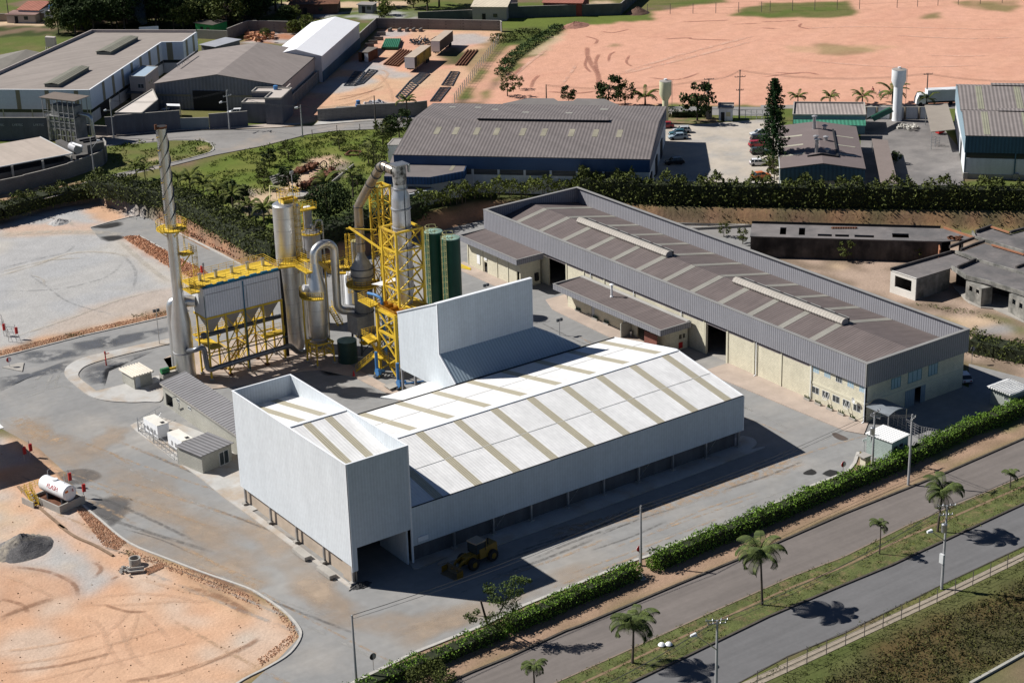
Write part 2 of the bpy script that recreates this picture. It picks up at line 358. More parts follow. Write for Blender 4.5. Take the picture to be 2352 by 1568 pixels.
for q in((1060,560,80),(1180,600,70),(820,750,80),(960,700,90),(1900,340,110),(1200,900,60),(1330,290,60),(1380,640,50)):
    p=px('B',q[0],q[1],Z3);fill(((GX-p.x)**2+(GY-p.y)**2<(q[2]/1.5*.1)**2*(.4+1.4*fbm(GX,GY,2,4))),C_GRAV,.8)
poly(C_GRASS2,U3('B',1760,480,2000,430,2240,300,2240,380,2000,620,1900,560),.6);poly(C_DGR,U3('B',1740,460,1850,400,1990,440,1950,550,1780,550),.8)
poly(C_RED,U3('B',40,365,170,270,480,285,510,320,400,380),c2=C_GRAV,s=4,thr=.55)
fld=U3('B',-650,1590,0,1290,300,1230,850,1120,1230,1110,1400,1200,1300,1450,1000,1700)+U3('F',900,1000,0,1400,-800,1100)
poly((.10,.135,.025),fld,c2=(.135,.15,.035),s=5,thr=.48)
poly(C_SAND,U3('F',560,620,960,260,1250,40,1560,-60,1900,120,1500,560,1100,700,600,720),c2=(.42,.28,.2),s=4)
poly(C_ASH,U3('F',0,500,350,560,640,700,640,900,300,950,0,900),c2=C_SAND,s=3,thr=.52)
poly(C_SAND,U3('F',350,560,600,560,700,640,600,1000,400,900,250,640),.8);poly(C_ASH,U3('F',1380,560,1950,130,1780,60,1300,520),.7)
poly(C_GRASS,U3('F',1250,700,1500,500,2000,150,2300,300,2240,1400,1300,1300),c2=C_DGR,s=5,thr=.5)
poly((.11,.135,.035),U3('A',900,1260,1180,1210,1700,1195,1815,1235,1770,1300,1440,1390,1000,1480,800,1420),c2=C_GRASS2,s=4);poly(C_SAND,U3('A',1140,1400,1330,1350,1480,1320,1350,1380),.7);poly(C_TAN,U3('A',1600,1280,1700,1250,1800,1250,1690,1290),.6)
fill(bank,(.22,.13,.09));fill(bank&(fbm(GX,GY,2.5,8)>.52),(.38,.20,.125));fill(bank&(fbm(GX,GY,3.5,18)>.6),C_BROWN)
fill(inC&(dC<6),C_DGR,.8)
low=~inT
yard=ptl('W',-300,590,0,514,120,480,200,464,270,466,324,492,440,590,520,650,433,712,386,726,194,770,0,821,-300,900)
fill(low&(GY>250),C_BROWN)
poly(C_GRAV,yard,c2=(.40,.38,.35),s=10,thr=.5);fill(bank,(.22,.13,.09));fill(bank&(fbm(GX,GY,2.5,8)>.52),(.38,.20,.125));fill(bank&(fbm(GX,GY,3.5,18)>.6),C_BROWN);gxl=at('W',235,455).x;fill(bank&(GX<gxl),C_GRASS2);fill(bank&(GX<gxl)&(fbm(GX,GY,3,61)>.5),C_BROWN)
poly((.33,.335,.34),ptl('W',0,640,200,560,380,640,300,720,0,800),.5)
poly(C_ORG,ptl('W',190,470,260,470,320,500,256,512,215,500),.9,c2=C_TAN,s=2);poly(C_TAN,ptl('W',0,515,230,510,230,535,0,545),.6);poly(C_TAN,ptl('W',0,470,190,450,260,455,180,465,0,500),.7)
poly(C_ORG,ptl('W',0,800,200,750,380,700,440,690,386,727,194,771,0,822),c2=C_BROWN,s=2.5,thr=.56);poly((.42,.33,.26),ptl('W',60,780,200,700,400,650,420,700,200,760),.6)
poly(C_ORG,ptl('W',281,545,318,541,389,580,470,625,500,655,420,640,386,612),c2=C_RED,s=2)
for pl,cw,a in((ptl('E',0,890,300,800,600,700,900,690,1100,730),1.0,(.43,.41,.38)),(ptl('E',0,830,350,740,560,690,640,620),.6,(.29,.29,.29)),(ptl('E',250,880,380,970,600,1120,1000,1230),.3,(.28,.28,.28)),
                  (ptl('E',1000,580,1200,760,1440,950),1.1,(.45,.40,.34)),(ptl('E',1050,720,1150,850,1130,1000),.5,(.28,.28,.28)),(ptl('E',0,540,400,520,800,520,1040,545),1.5,(.44,.36,.28)),(ptl('E',60,400,300,380,560,420,620,470),.6,(.44,.42,.40))):
    d=dline(wx*.3+GX*.7,wy*.3+GY*.7,pl);fill(d<cw,a,.6)
dirt=ptl('W',-300,950,60,1010,150,1080,197,1163,300,1249,391,1286,567,1350,640,1395,688,1455,665,1500,540,1575,500,1700,-500,1800)
poly(C_TAN,dirt,crisp=True,c2=(.50,.30,.19),s=8,thr=.5);fill(inside(GX,GY,dirt)&(fbm(GX,GY,6,40)>.58),(.48,.40,.33),.7)
gr=ptl('DD',-200,1130,100,1140,300,1500,450,1700)+ptl('M',380,260,700,500,1040,640,840,780,660,830,560,640,300,560,-200,520)
poly((.36,.355,.345),gr,c2=C_SAND,s=4,thr=.57);poly(C_TAN,ptl('M',0,230,300,220,460,300,500,500,300,540,0,520),.5,c2=C_GRAV,s=3)
poly((.34,.34,.34),ptl('M',280,20,640,150,740,260,900,400,1000,480,900,470,640,310,400,120),.9)
poly(C_ORG,ptl('M',650,140,720,90,1080,380,1000,440,880,400),c2=(.40,.25,.14),s=2);poly((.40,.25,.15),ptl('M',1130,440,1400,530,1750,650,2200,860,2230,960,1700,720,1400,600,1130,500),c2=C_BROWN,s=2,thr=.55)
poly(C_ORG,ptl('M',130,0,260,20,600,310,950,500,1000,560,740,480,460,300,200,90),.9,c2=C_TAN,s=3)
poly((.42,.24,.15),ptl('M',-100,560,200,575,620,720,660,830,400,870,200,950,-100,1040),.8,c2=(.50,.33,.23),s=2.5)
poly((.40,.37,.32),ptl('M',1720,1250,1960,1180,2240,1050,2240,1250,2050,1400,1700,1300),.7,c2=C_TAN,s=3);poly(C_ORG,ptl('M',1650,1568,2240,1330,2300,1250,2300,1420,1900,1568),.7)
for pl,cw,a,k in((ptl('M',760,480,840,560,780,680),.35,(.42,.27,.17),.7),(ptl('M',750,1000,860,1100,930,1280,1050,1430),.3,(.56,.36,.25),.7),(ptl('M',900,1200,1000,1060,1080,980,1160,940),.3,(.56,.36,.25),.6),
     (ptl('M',1000,1040,1060,1200,1120,1330,1220,1430),.35,(.56,.36,.25),.7),(ptl('M',1150,930,1300,1040,1450,1220),.35,(.56,.36,.25),.6),(ptl('M',1070,870,1250,890,1560,880,1800,900),.3,(.38,.28,.20),.5),
     (ptl('M',1180,940,1130,1120,1060,1260),.3,(.40,.29,.2),.5),(ptl('M',700,1568,850,1400,950,1200),.3,(.55,.36,.25),.6),(ptl('M',850,830,1150,820,1500,820),.35,(.55,.37,.26),.5),(ptl('M',0,1020,200,930,420,860),.25,(.24,.15,.1),.8),(ptl('M',120,580,400,620,620,720),.25,(.26,.15,.1),.8),
     (ptl('M',1560,760,1900,850,2100,980),.7,(.40,.29,.18),.7)):
    d=dline(wx*.25+GX*.75,wy*.25+GY*.75,pl);fill(d<cw,a,k)
fill(inside(GX,GY,dirt)&(fbm(GX*.35+GY*.6,GY*.35*4-GX*3,3,44,3)>.6),(.57,.38,.26),.35)
poly((.36,.27,.21),ptl('W',1560,525,2400,540,2400,900,2215,830,2210,740,1560,600),crisp=True,c2=(.20,.15,.11),s=4,thr=.52)
poly(C_SAND,ptl('CC',800,1100,1300,1080,1560,1180,1330,1260,1220,1290,1100,1240),.8);poly((.25,.245,.24),ptl('CC',1330,1290,1450,1210,1640,1210,1740,1290,1600,1350,1400,1340),.9)
poly(C_GRASS2,ptl('CC',1260,1060,1500,1080,1900,1230,1900,1400,1740,1300,1560,1160),.9,c2=C_GRASS,s=3)
poly(C_SAND,ptl('O',1010,650,1150,615,1130,670,1050,680),.8)
strip=ptl('W',700,1640,824,1562,1110,1436,1326,1341,1490,1277,1801,1147,1931,1090,1971,1039,2100,960,2352,870,2700,760,2900,820,2352,1007,1936,1182,1560,1342,1331,1440,1083,1544,950,1640)
poly((.32,.215,.15),strip,crisp=True,c2=(.24,.165,.11),s=2.5,thr=.5)
poly(C_GRASS,ptl('W',2130,1010,2352,905,2500,860,2500,920,2352,960,2140,1050),c2=(.09,.13,.03),s=2)
poly((.34,.335,.325),ptl('DD',-300,330,0,380,150,560,330,590,500,690,0,810,-300,860),.9,crisp=True)
south=ptl('W',1600,1640,1808,1530,2352,1265,3000,960,3400,1700,1600,1900)
poly((.075,.095,.028),south,c2=(.10,.105,.04),s=3);poly(C_SCRUB,ptl('V',-100,1700,230,1568,600,1330,1000,1130,1450,930,1582,850,2000,600,2100,1200,1582,1360,1220,1568,900,1750),.95,c2=(.10,.07,.03),s=2.5,thr=.5)
poly((.15,.13,.07),ptl('V',1230,1590,1582,1385,2400,1000,2400,2000,1000,2000),crisp=True,c2=(.17,.13,.08),s=5)
fill(bank&(GX>gxl),(.22,.13,.09));fill(bank&(GX>gxl)&(fbm(GX,GY,2.5,8)>.5),(.40,.21,.13));fill(bank&(GX>gxl)&(fbm(GX,GY,3.5,18)>.6),C_BROWN)
for _ in range(2):
    for ax in(0,1):COL=(np.roll(COL,1,ax)+2*COL+np.roll(COL,-1,ax))/4
nv=GX.size;me=bpy.data.meshes.new('ground');ny,nx=GX.shape
me.vertices.add(nv);me.vertices.foreach_set('co',np.stack([GX,GY,GZ],-1).reshape(-1).astype(np.float32))
ii=(np.arange(ny-1)[:,None]*nx+np.arange(nx-1)[None,:]).reshape(-1);q4=np.stack([ii,ii+1,ii+nx+1,ii+nx],-1)
me.loops.add(q4.size);me.loops.foreach_set('vertex_index',q4.reshape(-1).astype(np.int32));me.polygons.add(len(q4));me.polygons.foreach_set('loop_start',np.arange(0,q4.size,4,dtype=np.int32));me.update()
ca=me.color_attributes.new('soil','FLOAT_COLOR','POINT');ca.data.foreach_set('color',np.concatenate([COL.reshape(-1,3),np.ones((nv,1))],1).reshape(-1).astype(np.float32))
me.materials.append(mat('soil and grass',(0,0,0),.95,var=.09,vs=.35,v2=.10,vcol='soil',bump=.12,bs=1.6,spec=.1))
me.polygons.foreach_set('use_smooth',np.ones(len(q4),dtype=bool))
o=bpy.data.objects.new('ground',me);col.objects.link(o);o['kind']='structure'
# ================================================================ PAVED SURFACES
asph=mat('site asphalt',(.235,.233,.228),.92,var=.08,vs=.10,v2=.07,c2=(.29,.275,.255),c2s=.06,c2t=.54,streak=(R_(118),.03,.6,.07),bump=.01,bs=6)
site=ptl('W',300,1760,540,1600,640,1512,688,1462,655,1405,567,1350,391,1286,300,1249,197,1163,150,1085,90,1030,-60,950,-300,1000,-300,905,0,821,194,771,386,727,433,713,480,664,430,600,386,580,318,541,281,545,232,552,208,524,254,511,324,493,329,490,413,536,559,609,640,652,770,618,945,545,1100,505,1330,500,1500,516,1725,521,1725,600)
site+=[Vector((201.9,262,0)),Vector((201.9,167.6,0))]+ptl('W',2225,835,2352,868,2500,830,2500,850,2352,905,2130,1010,2010,1065,1975,1035,1963,1063,1931,1090,1866,1115,1801,1147,1682,1199,1560,1244,1490,1277,1326,1341,1202,1390,1110,1436,959,1496,824,1560,740,1620,600,1760)
sheet('site_asphalt',site,.01,asph)
kk=ptl('W',740,1610,824,1561,959,1496,1110,1436,1202,1391,1326,1341,1455,1288,1490,1277,1560,1244,1682,1199,1801,1147,1866,1115,1931,1090,1950,1080,1963,1063,1971,1039);kerb(kk,w=.45,h=.13)
kerb(smooth_path(ptl('W',500,1600,560,1560,615,1532,665,1500,690,1462,683,1436,650,1402,605,1371,567,1350,472,1317,391,1286,297,1247,229,1193,190,1160)),w=.3,h=.14)
kerb(ptl('W',-300,903,0,821,194,771,386,727,433,713),w=.3,h=.16);kerb(ptl('W',329,491,413,537,559,610),w=.45,h=.2);kerb(ptl('W',318,541,389,580,450,612),w=.25,h=.15);kerb(ptl('W',208,523,254,510,324,493),w=.25)
kerb([(201.95,262,0)]+ptl('W',1725,521,1500,516,1340,502),w=.4,h=.5,m='conc',name='kerb')
def decal(nm,c,k=1.,lo=.35,hi=.62,ns=.5):
    if nm in MATS:return MATS[nm]
    m=mat(nm,c,.92,var=.12,vs=.6,v2=.08);n=m.node_tree;N=n.nodes;at_=N.new('ShaderNodeAttribute');at_.attribute_name='fade';tc=N.new('ShaderNodeTexCoord');nz=N.new('ShaderNodeTexNoise');nz.inputs['Scale'].default_value=ns;nz.inputs['Detail'].default_value=6;nz.inputs['Roughness'].default_value=.65;n.links.new(tc.outputs['Object'],nz.inputs['Vector'])
    mr=N.new('ShaderNodeMapRange');n.links.new(nz.outputs['Fac'],mr.inputs[0]);mr.inputs[1].default_value=lo;mr.inputs[2].default_value=hi;mr.inputs[3].default_value=0.;mu=N.new('ShaderNodeMath');mu.operation='MULTIPLY';n.links.new(mr.outputs[0],mu.inputs[0]);n.links.new(at_.outputs['Fac'],mu.inputs[1]);m2=N.new('ShaderNodeMath');m2.operation='MULTIPLY';n.links.new(mu.outputs[0],m2.inputs[0]);m2.inputs[1].default_value=k;n.links.new(m2.outputs[0],N['Principled BSDF'].inputs['Alpha']);return m
ZD=[.014]
def decal_mesh(name,vs,fs,al,m,z=0.):
    ZD[0]+=.0003;mb=MB();mb.add([(v[0],v[1],z+ZD[0])for v in vs],fs);o=mb.build(name,m);o['kind']='structure';A_=o.data.attributes.new('fade','FLOAT','POINT');A_.data.foreach_set('value',al);return o
def blotch(name,pts,z,m,n=4,amp=0,soft=.55,zb=0.):
    q=smooth_path(list(pts)+[pts[0]],n)[:-1];k=len(q);c=sum((Vector(p[:2])for p in q),Vector((0,0)))/k;vs=[c]+[c.lerp(p,soft)for p in q]+[c.lerp(p,1.12)for p in q];fs=[(0,1+i,1+(i+1)%k)for i in range(k)]+[(1+i,1+k+i,1+k+(i+1)%k,1+(i+1)%k)for i in range(k)]
    return decal_mesh(name,vs,fs,[1.]*(k+1)+[0.]*k,m,zb)
def ribbon(name,pts,w,m,z=0.,n=5,taper=1,wv=0):
    q=smooth_path(pts,n);k=len(q);vs,al=[],[]
    for i,p in enumerate(q):
        d=(q[min(i+1,k-1)]-q[max(i-1,0)]).normalized();s_=Vector((-d.y,d.x));e=min(1,i/2,(k-1-i)/2)if taper else 1;ww=w*(1+wv*math.sin(i*1.7))
        for t_,a_ in((-1,0),(-.4,1),(.4,1),(1,0)):vs.append(p+s_*ww/2*t_);al.append(a_*e)
    fs=[(4*i+j,4*i+j+1,4*i+j+5,4*i+j+4)for i in range(k-1)for j in range(3)];return decal_mesh(name,vs,fs,al,m,z)
    q=smooth_path(list(pts)+[pts[0]],n)[:-1];q=[(p[0]+random.uniform(-amp,amp),p[1]+random.uniform(-amp,amp))for p in q];return sheet(name,q,z,m)
st_dark=decal('dark patch',(.105,.10,.098),.85,.3,.5,.3);wet=decal('damp asphalt',(.115,.118,.125),.8,.4,.52,.22);MATS['damp asphalt'].node_tree.nodes['Principled BSDF'].inputs['Roughness'].default_value=.4;dusty=decal('dusty asphalt',(.40,.31,.23),.75,.30,.72,.11);dust2=decal('tan dust streaks',(.44,.31,.20),.75,.42,.66,1.1);mark=decal('tyre mark',(.11,.105,.10),.5,.35,.6,1.2);palem=decal('pale wear',(.36,.35,.33),.6,.42,.62,.3);blk=decal('black stain',(.02,.02,.02),1.,.2,.4,1.5)
blotch('asphalt_patch',ptl('DD',730,850,1150,800,1320,915,920,1020,800,920),0,st_dark,soft=.85);blotch('asphalt_patch',ptl('DD',1130,1260,1590,1150,1740,1300,1500,1540,1380,1480),0,st_dark,3,soft=.8)
for q in((0,520,300,470,560,380,600,400,560,470,200,540,0,640),(100,330,350,290,800,300,520,370,300,400),(820,180,1100,150,1440,90,1400,140,1000,260,850,270),(600,230,900,190,1000,230,700,300)):blotch('damp_patch',ptl('L',*q),0,wet,4)
for w_,q in((9,('L',120,880,500,1150,1000,1350,1500,1620,2000,1990)),(5,('M',1050,60,1400,120,1900,420,2240,600)),(6,('M',1100,300,1500,450,2000,640,2240,780)),(5,('L',1050,930,900,1060,700,1180)),(4,('L',100,850,350,1000,560,1080)),(6,('W',700,1330,800,1420,950,1430,1100,1400)),(4,('W',1250,1230,1500,1170,1700,1100,1850,1060)),(5,('W',900,1480,1100,1400,1400,1290)),(6,('W',560,1180,660,1280,740,1360,790,1440))):ribbon('dust_track',ptl(*q),w_,dusty if w_>4.5 else dust2,wv=.25)
rr_=random.Random(5)
for k in range(26):
    a0=Vector((rr_.uniform(76,94),rr_.uniform(178,235)));dv=Vector((.28+rr_.uniform(-.12,.12),-1)).normalized();L_=rr_.uniform(12,34);ribbon('tyre_track',[a0,a0+dv*L_*.5+Vector((rr_.uniform(-.6,.6),0)),a0+dv*L_],rr_.uniform(.35,.9),(dust2,mark,palem,dust2)[k%4])
for k in range(22):
    a0=Vector((rr_.uniform(105,160),rr_.uniform(157.5,169)));L_=rr_.uniform(9,26);ribbon('tyre_track',[a0,a0+Vector((L_*.5,rr_.uniform(-.8,.8))),a0+Vector((L_,rr_.uniform(-.9,.2)))],rr_.uniform(.3,.8),(dust2,mark,palem)[k%3])
for k in range(16):
    a0=Vector((rr_.uniform(164,172),rr_.uniform(170,225)));L_=rr_.uniform(8,22);ribbon('tyre_track',[a0,a0+Vector((rr_.uniform(-.6,.6),L_*.5)),a0+Vector((rr_.uniform(-.8,.8),L_))],rr_.uniform(.3,.7),(dust2,mark,palem)[k%3])
for q in(('L',260,560,420,470,500,450),('L',300,640,310,560,340,500),('L',400,640,410,560,450,490),('L',470,610,480,540,510,480),('L',200,700,500,600,620,620),('L',0,700,300,620,540,500)):ribbon('tyre_track',ptl(*q),.7,palem)
for q in(ptl('T',365,1330,430,1300,475,1330,440,1350,370,1345),ptl('T',525,1340,590,1305,680,1335,610,1370)):blotch('oil_stain',q,0,blk,2,soft=.9)
blotch('oil_stain',ptl('T',607,1000,640,993,740,1040,690,1055,630,1030),0,decal('brown stain',(.09,.07,.06),1.,.1,.3,1),3,soft=.9);blotch('oil_stain',ptl('J',1900,700,2200,680,2320,740,2000,760),0,blk,3)
for q in(('E',850,560,1000,545,1060,570,920,600),('E',770,480,1000,430,1040,460,900,490)):blotch('asphalt_patch',ptl(*q),0,blk,3)
def pad(name,pts,h=.13,m='conc',sm=0):
    mb=MB();mb.prism(pts if not sm else smooth_path(list(pts)+[pts[0]],sm)[:-1],0,h);o=mb.build(name,m);o['kind']='structure';return o
pad('footway',smooth_path(ptl('L',1455,190,900,310,700,360,600,410,552,460,562,520,640,590,760,680,900,722,1100,737,1240,732,1380,715,1370,520,1240,540,1030,590,820,640))+smooth_path(ptl('L',740,580,672,520,680,470,760,415,1000,345,1455,236))[0:],.14,mat('pale footway',(.42,.41,.39),.9,var=.1,c2=(.36,.30,.24),c2s=.2))
blotch('damp_patch',ptl('L',700,510,760,430,1000,360,1300,300,1100,380,900,450,870,560,880,640,800,610),0,wet,4)
pad('plant_slab',ptl('W',405,872,451,880,483,895,573,884,645,863,699,852,735,850,816,868,905,912,960,960)+[Vector((135,203,0)),Vector((134,228,0)),Vector((134,256,0)),Vector((112,256,0))]+ptl('W',425,800),.13,'conc_pink')
bxl=at('L',1365,570,3.6).x
pad('footway',[Vector((96.4,172.6,0))]+ptl('Q',880,1520,840,1545,0,940)+ptl('L',1730,1400,1520,1250,1170,990,1110,930,1160,905,1370,860)+[Vector((bxl+.8,223,0)),Vector((bxl+.8,199,0)),Vector((97.4,199,0)),Vector((97.4,173.6,0))],.14,mat('pale footway',(.42,.41,.39)))
pad('footway',smooth_path(ptl('R',585,570,640,600,900,500)+[Vector((112,170.9,0)),Vector((160,170.9,0))]+ptl('S',1960,1190,2005,1150,1980,1110,1900,1090))+[Vector((162,176,0)),Vector((106.4,176,0))],.14,mat('pale footway',(.42,.41,.39)))
pad('footway',[Vector((175.2,197.5,0)),Vector((178.0,197.5,0)),Vector((181,197.5,0)),Vector((181,168,0)),Vector((177.5,165.5,0)),Vector((176.3,168,0))],.14,mat('pinkish footway',(.38,.31,.26),.9,var=.12))
pad('footway',[Vector((172.6,203,0)),Vector((177,203,0)),Vector((177,234,0)),Vector((180,238.5,0)),Vector((175.5,238.5,0)),Vector((173.6,234,0))],.14,mat('pinkish footway',(.38,.31,.26)))
pad('footway',[Vector((172.8,246,0)),Vector((176,246,0)),Vector((176,264,0)),Vector((172.8,264,0))],.14,mat('pinkish footway',(.38,.31,.26)))
av1=mat('avenue asphalt warm',(.16,.14,.128),.9,var=.08,vs=.15,streak=(R_(3),.05,.9,.12),bump=.008,bs=8);av2=mat('avenue asphalt grey',(.135,.133,.135),.9,var=.07,vs=.2,streak=(R_(3),.05,.9,.10),bump=.008,bs=8)
k1=ptl('W',800,1672,1029,1568,1083,1544,1164,1511,1299,1449,1331,1438,1560,1341,1750,1262,1936,1181,2163,1090,2352,1007,2800,830);k2=ptl('W',1000,1690,1331,1544,1628,1409,1812,1327,1936,1280,2083,1207,2352,1094,2800,900)
k3=ptl('W',1250,1668,1450,1568,1574,1509,1763,1417,1936,1344,2048,1298,2352,1157,2800,960);k4=ptl('W',1500,1660,1696,1568,1808,1507,1936,1455,2152,1348,2352,1254,2800,1040)
k1,k2,k3,k4=[[k[0]+(k[0]-k[1]).normalized()*90]+k+[k[-1]+(k[-1]-k[-2]).normalized()*150]for k in(k1,k2,k3,k4)]
sheet('avenue',k1+k2[::-1],.012,av1);sheet('avenue',k3+k4[::-1],.012,av2)
kerb(k1,w=.3,h=.17,m='kerb_dark');kerb(k2,w=.2,h=.1,m=mat('dusty kerb',(.22,.17,.13)));kerb(k3,w=.28,h=.17,m='kerb_dark');kerb(k4,w=.15,h=.05,m='kerb_dark')
sheet('median_grass',k2+k3[::-1],.06,mat('median grass',(.085,.10,.03),.95,var=.28,vs=.5,v2=.25,c2=(.16,.12,.06),c2s=.6,c2t=.56,bump=.15,bs=3));
sheet('median_path',[((a[0]*.68+b[0]*.32),(a[1]*.68+b[1]*.32))for a,b in zip(k2,k3)]+[((a[0]*.61+b[0]*.39),(a[1]*.61+b[1]*.39))for a,b in list(zip(k2,k3))[::-1]],.075,mat('worn path',(.20,.14,.085),.95,var=.2,vs=1))
pa=ptl('V',-500,1660,0,1430,1000,975,1582,697,2200,400);pb=ptl('V',-500,1725,0,1497,1000,1030,1582,748,2200,450)
pm=[(p+q)/2 for p,q in zip(pa,pb)];dd=[(q-p).normalized()*.08 for p,q in zip(pa,pb)]
pathm=mat('paver strip',(.30,.255,.20),.9,var=.15,vs=1.2,brick=(.6,3));sheet('path',[*pa,*[p-e for p,e in list(zip(pm,dd))[::-1]]],.05,pathm);sheet('path',[*[p+e for p,e in zip(pm,dd)],*pb[::-1]],.05,pathm)
kerb(ptl('V',1225,1575,1582,1375,2200,1040),w=.35,h=.25,m=mat('pale edging',(.35,.34,.3),.9))
rd=mat('upper road asphalt',(.22,.21,.20),.92,var=.12,vs=.15,c2=(.33,.27,.215),c2s=.06,c2t=.58)
sheet('road',U3('W',150,322,235,317,416,300,605,290,634,294,720,289,800,280,895,274,945,266,980,255,1000,285,876,297,774,301,706,310,625,331,605,336,494,356,394,381,300,401,221,428,110,455,0,475,-200,510,-200,490,0,464,162,430,221,409,270,399,394,373,480,351,490,338,478,327,455,323,400,323,248,336,160,350),Z3+.01,rd)
kerb(smooth_path(U3('W',270,400,394,374,480,351,490,338,478,327,455,323,400,322,248,335)),Z3,.2,.12);kerb(U3('W',215,320,300,311,416,301,544,298,634,294,720,289,895,274,945,266),Z3,.2,.12,'kerb_dark');kerb(U3('W',394,382,494,357,605,336,706,310,774,301,876,297),Z3,.2,.1,'kerb_dark')
sheet('footway',U3('B',690,1035,1500,990,1480,1000,1300,1020,650,1070),Z3+.08,mat('pale footway',(.42,.41,.39)));sheet('footway',U3('W',205,316,234,309,413,297,555,290,640,283,700,284,634,294,416,300,215,320),Z3+.06,mat('dusty slab',(.40,.34,.29),.9))
sheet('street',U3('C',1350,905,2300,912,2300,990,1350,970),Z3+.01,rd);sheet('street',U3('D',0,895,3200,885,3200,925,0,925),Z3+.012,rd)
lotm=mat('car park paving',(.42,.37,.31),.95,var=.12,vs=.2,c2=(.33,.31,.285),c2s=.12,c2t=.5);sheet('car_park',U3('C',1410,1070,1800,1050,2300,1010)+U3('W',1790,262,1790,450,1480,452),Z3+.012,lotm)
sheet('concrete_yard',U3('D',850,1010,1480,1000,1680,1250,1760,1740,850,1740),Z3+.012,mat('dark slab yard',(.155,.145,.14),.9,var=.12,vs=.2,c2=(.20,.185,.175),c2s=.1))
sheet('road',U3('T',1900,1500,2600,1300,2600,1200)if False else ptl('O',-300,350,470,380,470,460,-300,430),.016,rd)
pale=decal('pale rut',(.60,.40,.27),.5,.3,.6,.9);rut=decal('dark rut',(.28,.15,.09),.5,.3,.55,.8);pkd=decal('pink field rut',(.36,.17,.12),.7,.3,.5,.7);pkl=decal('pink field pale track',(.62,.38,.28),.8,.35,.55,.5);grt=decal('gravel track',(.46,.42,.36),.6,.35,.6,.5);gmd=decal('gravel dark track',(.25,.25,.25),.4,.4,.6,.6)
for w_,m,q in((.9,pale,(750,1000,860,1100,930,1280,1050,1430)),(.9,pale,(870,1190,1000,1060,1080,980,1160,940)),(.9,pale,(1000,1040,1060,1200,1120,1330,1220,1430)),(.9,pale,(1190,960,1300,1040,1450,1220)),(.7,pale,(1180,940,1130,1120,1060,1260)),(.8,pale,(650,1568,850,1400,950,1200)),(.9,pale,(850,830,1150,810,1500,830,1700,900)),(.9,pale,(700,900,1100,900,1560,870,1800,880)),(1.2,rut,(0,1020,200,930,460,850)),(.8,rut,(120,580,400,620,620,720,660,830)),(.8,rut,(800,540,860,600,790,680)),(1.5,rut,(1560,750,1900,850,2120,1000)),(1.6,rut,(1240,620,1320,590,1390,560)),(1.0,pale,(1200,680,1500,770,1800,820)),(.7,rut,(880,900,1080,960,1250,960)),(1.3,rut,(1600,600,1800,660,2200,880)),(.8,pale,(0,640,250,740,480,850)),(.8,rut,(0,850,180,900,230,970)),(.6,rut,(940,690,1020,650)),(.8,pale,(0,1300,400,1250,900,1130)),(.8,pale,(0,1420,500,1350,1000,1220,1400,1100)),(.8,pale,(200,1568,700,1450,1200,1330,1700,1200)),(1.0,rut,(1000,1568,1500,1480,2000,1300,2220,1180)),(.8,rut,(0,1480,500,1420,1000,1300)),(.7,pale,(1300,1568,1700,1420,2100,1240))):ribbon('dirt_track',ptl('M',*q),w_,m,.01)
for w_,m,q in((1.2,grt,(0,890,300,800,600,700,900,690,1100,730)),(.8,gmd,(0,830,350,740,560,690,640,620)),(.6,gmd,(250,880,380,970,600,1120,1000,1230)),(1.4,grt,(1000,580,1200,760,1440,950)),(.8,gmd,(1050,720,1150,850,1130,1000)),(3.,grt,(0,540,400,520,800,520,1040,545)),(1.,grt,(60,400,300,380,560,420,620,470)),(1,grt,(0,860,400,760,700,740)),(.6,grt,(250,880,360,920,380,980)),(.8,gmd,(0,1020,500,1000,900,900,1050,760)),(1,grt,(150,1400,600,1250,1000,1100,1400,1000))):ribbon('dirt_track',ptl('E',*q),w_,m,.01)
for w_,m,q in((1.6,pkd,(740,400,740,470,780,560,830,640,835,760)),(1.2,pkd,(840,460,810,530,830,640)),(1.,pkd,(740,480,720,560,770,620)),(1.2,pkd,(1380,335,1600,325,1640,335,1990,345)),(1.,pkd,(1960,210,2240,200)),(1.,pkd,(720,310,820,340,800,380)),(1.5,pkd,(400,780,640,795,830,775)),(.9,pkd,(1100,470,1070,530,1120,570)),(1.,pkd,(920,530,930,470,980,440)),(1.2,pkd,(260,750,280,690,330,640)),(2.,pkl,(1000,640,1500,520,2240,330)),(2.,pkl,(900,660,1600,450,2200,300)),(1.2,pkl,(500,750,600,620,650,540)),(1.,pkd,(860,270,960,280,1100,250)),(1.,pkd,(1520,190,1800,180,1950,175)),(1.4,pkl,(60,700,240,540,400,420)),(1.5,pkd,(60,690,200,560)),(1,pkd,(1250,660,1500,680,1700,620))):ribbon('dirt_track',U3('C',*q),w_,m,Z3+.01)
for w_,m,q in((1.2,pkd,(0,240,180,250)),(1.,pkd,(0,190,150,185,330,175)),(1.5,pkl,(400,520,1100,570,1900,560)),(1.2,pkl,(300,250,900,230,2200,260)),(1.,pkd,(100,620,350,630)),(1.3,pkl,(1400,470,1700,480,1950,475)),(1.,pkd,(350,200,330,230,420,250)),(1.6,pkl,(1100,300,1700,330,2240,320)),(1.,pkd,(0,660,350,620,500,640))):ribbon('dirt_track',U3('D',*q),w_,m,Z3+.01)
for w_,m,q in((1.,pale,(900,870,1100,800,1280,640,1200,590)),(1.,rut,(850,830,1100,790,1250,730)),(.8,rut,(820,860,1000,820,1200,760)),(1.,pale,(1320,870,1300,760,1200,620))):ribbon('dirt_track',U3('B',*q),w_,m,Z3+.01)
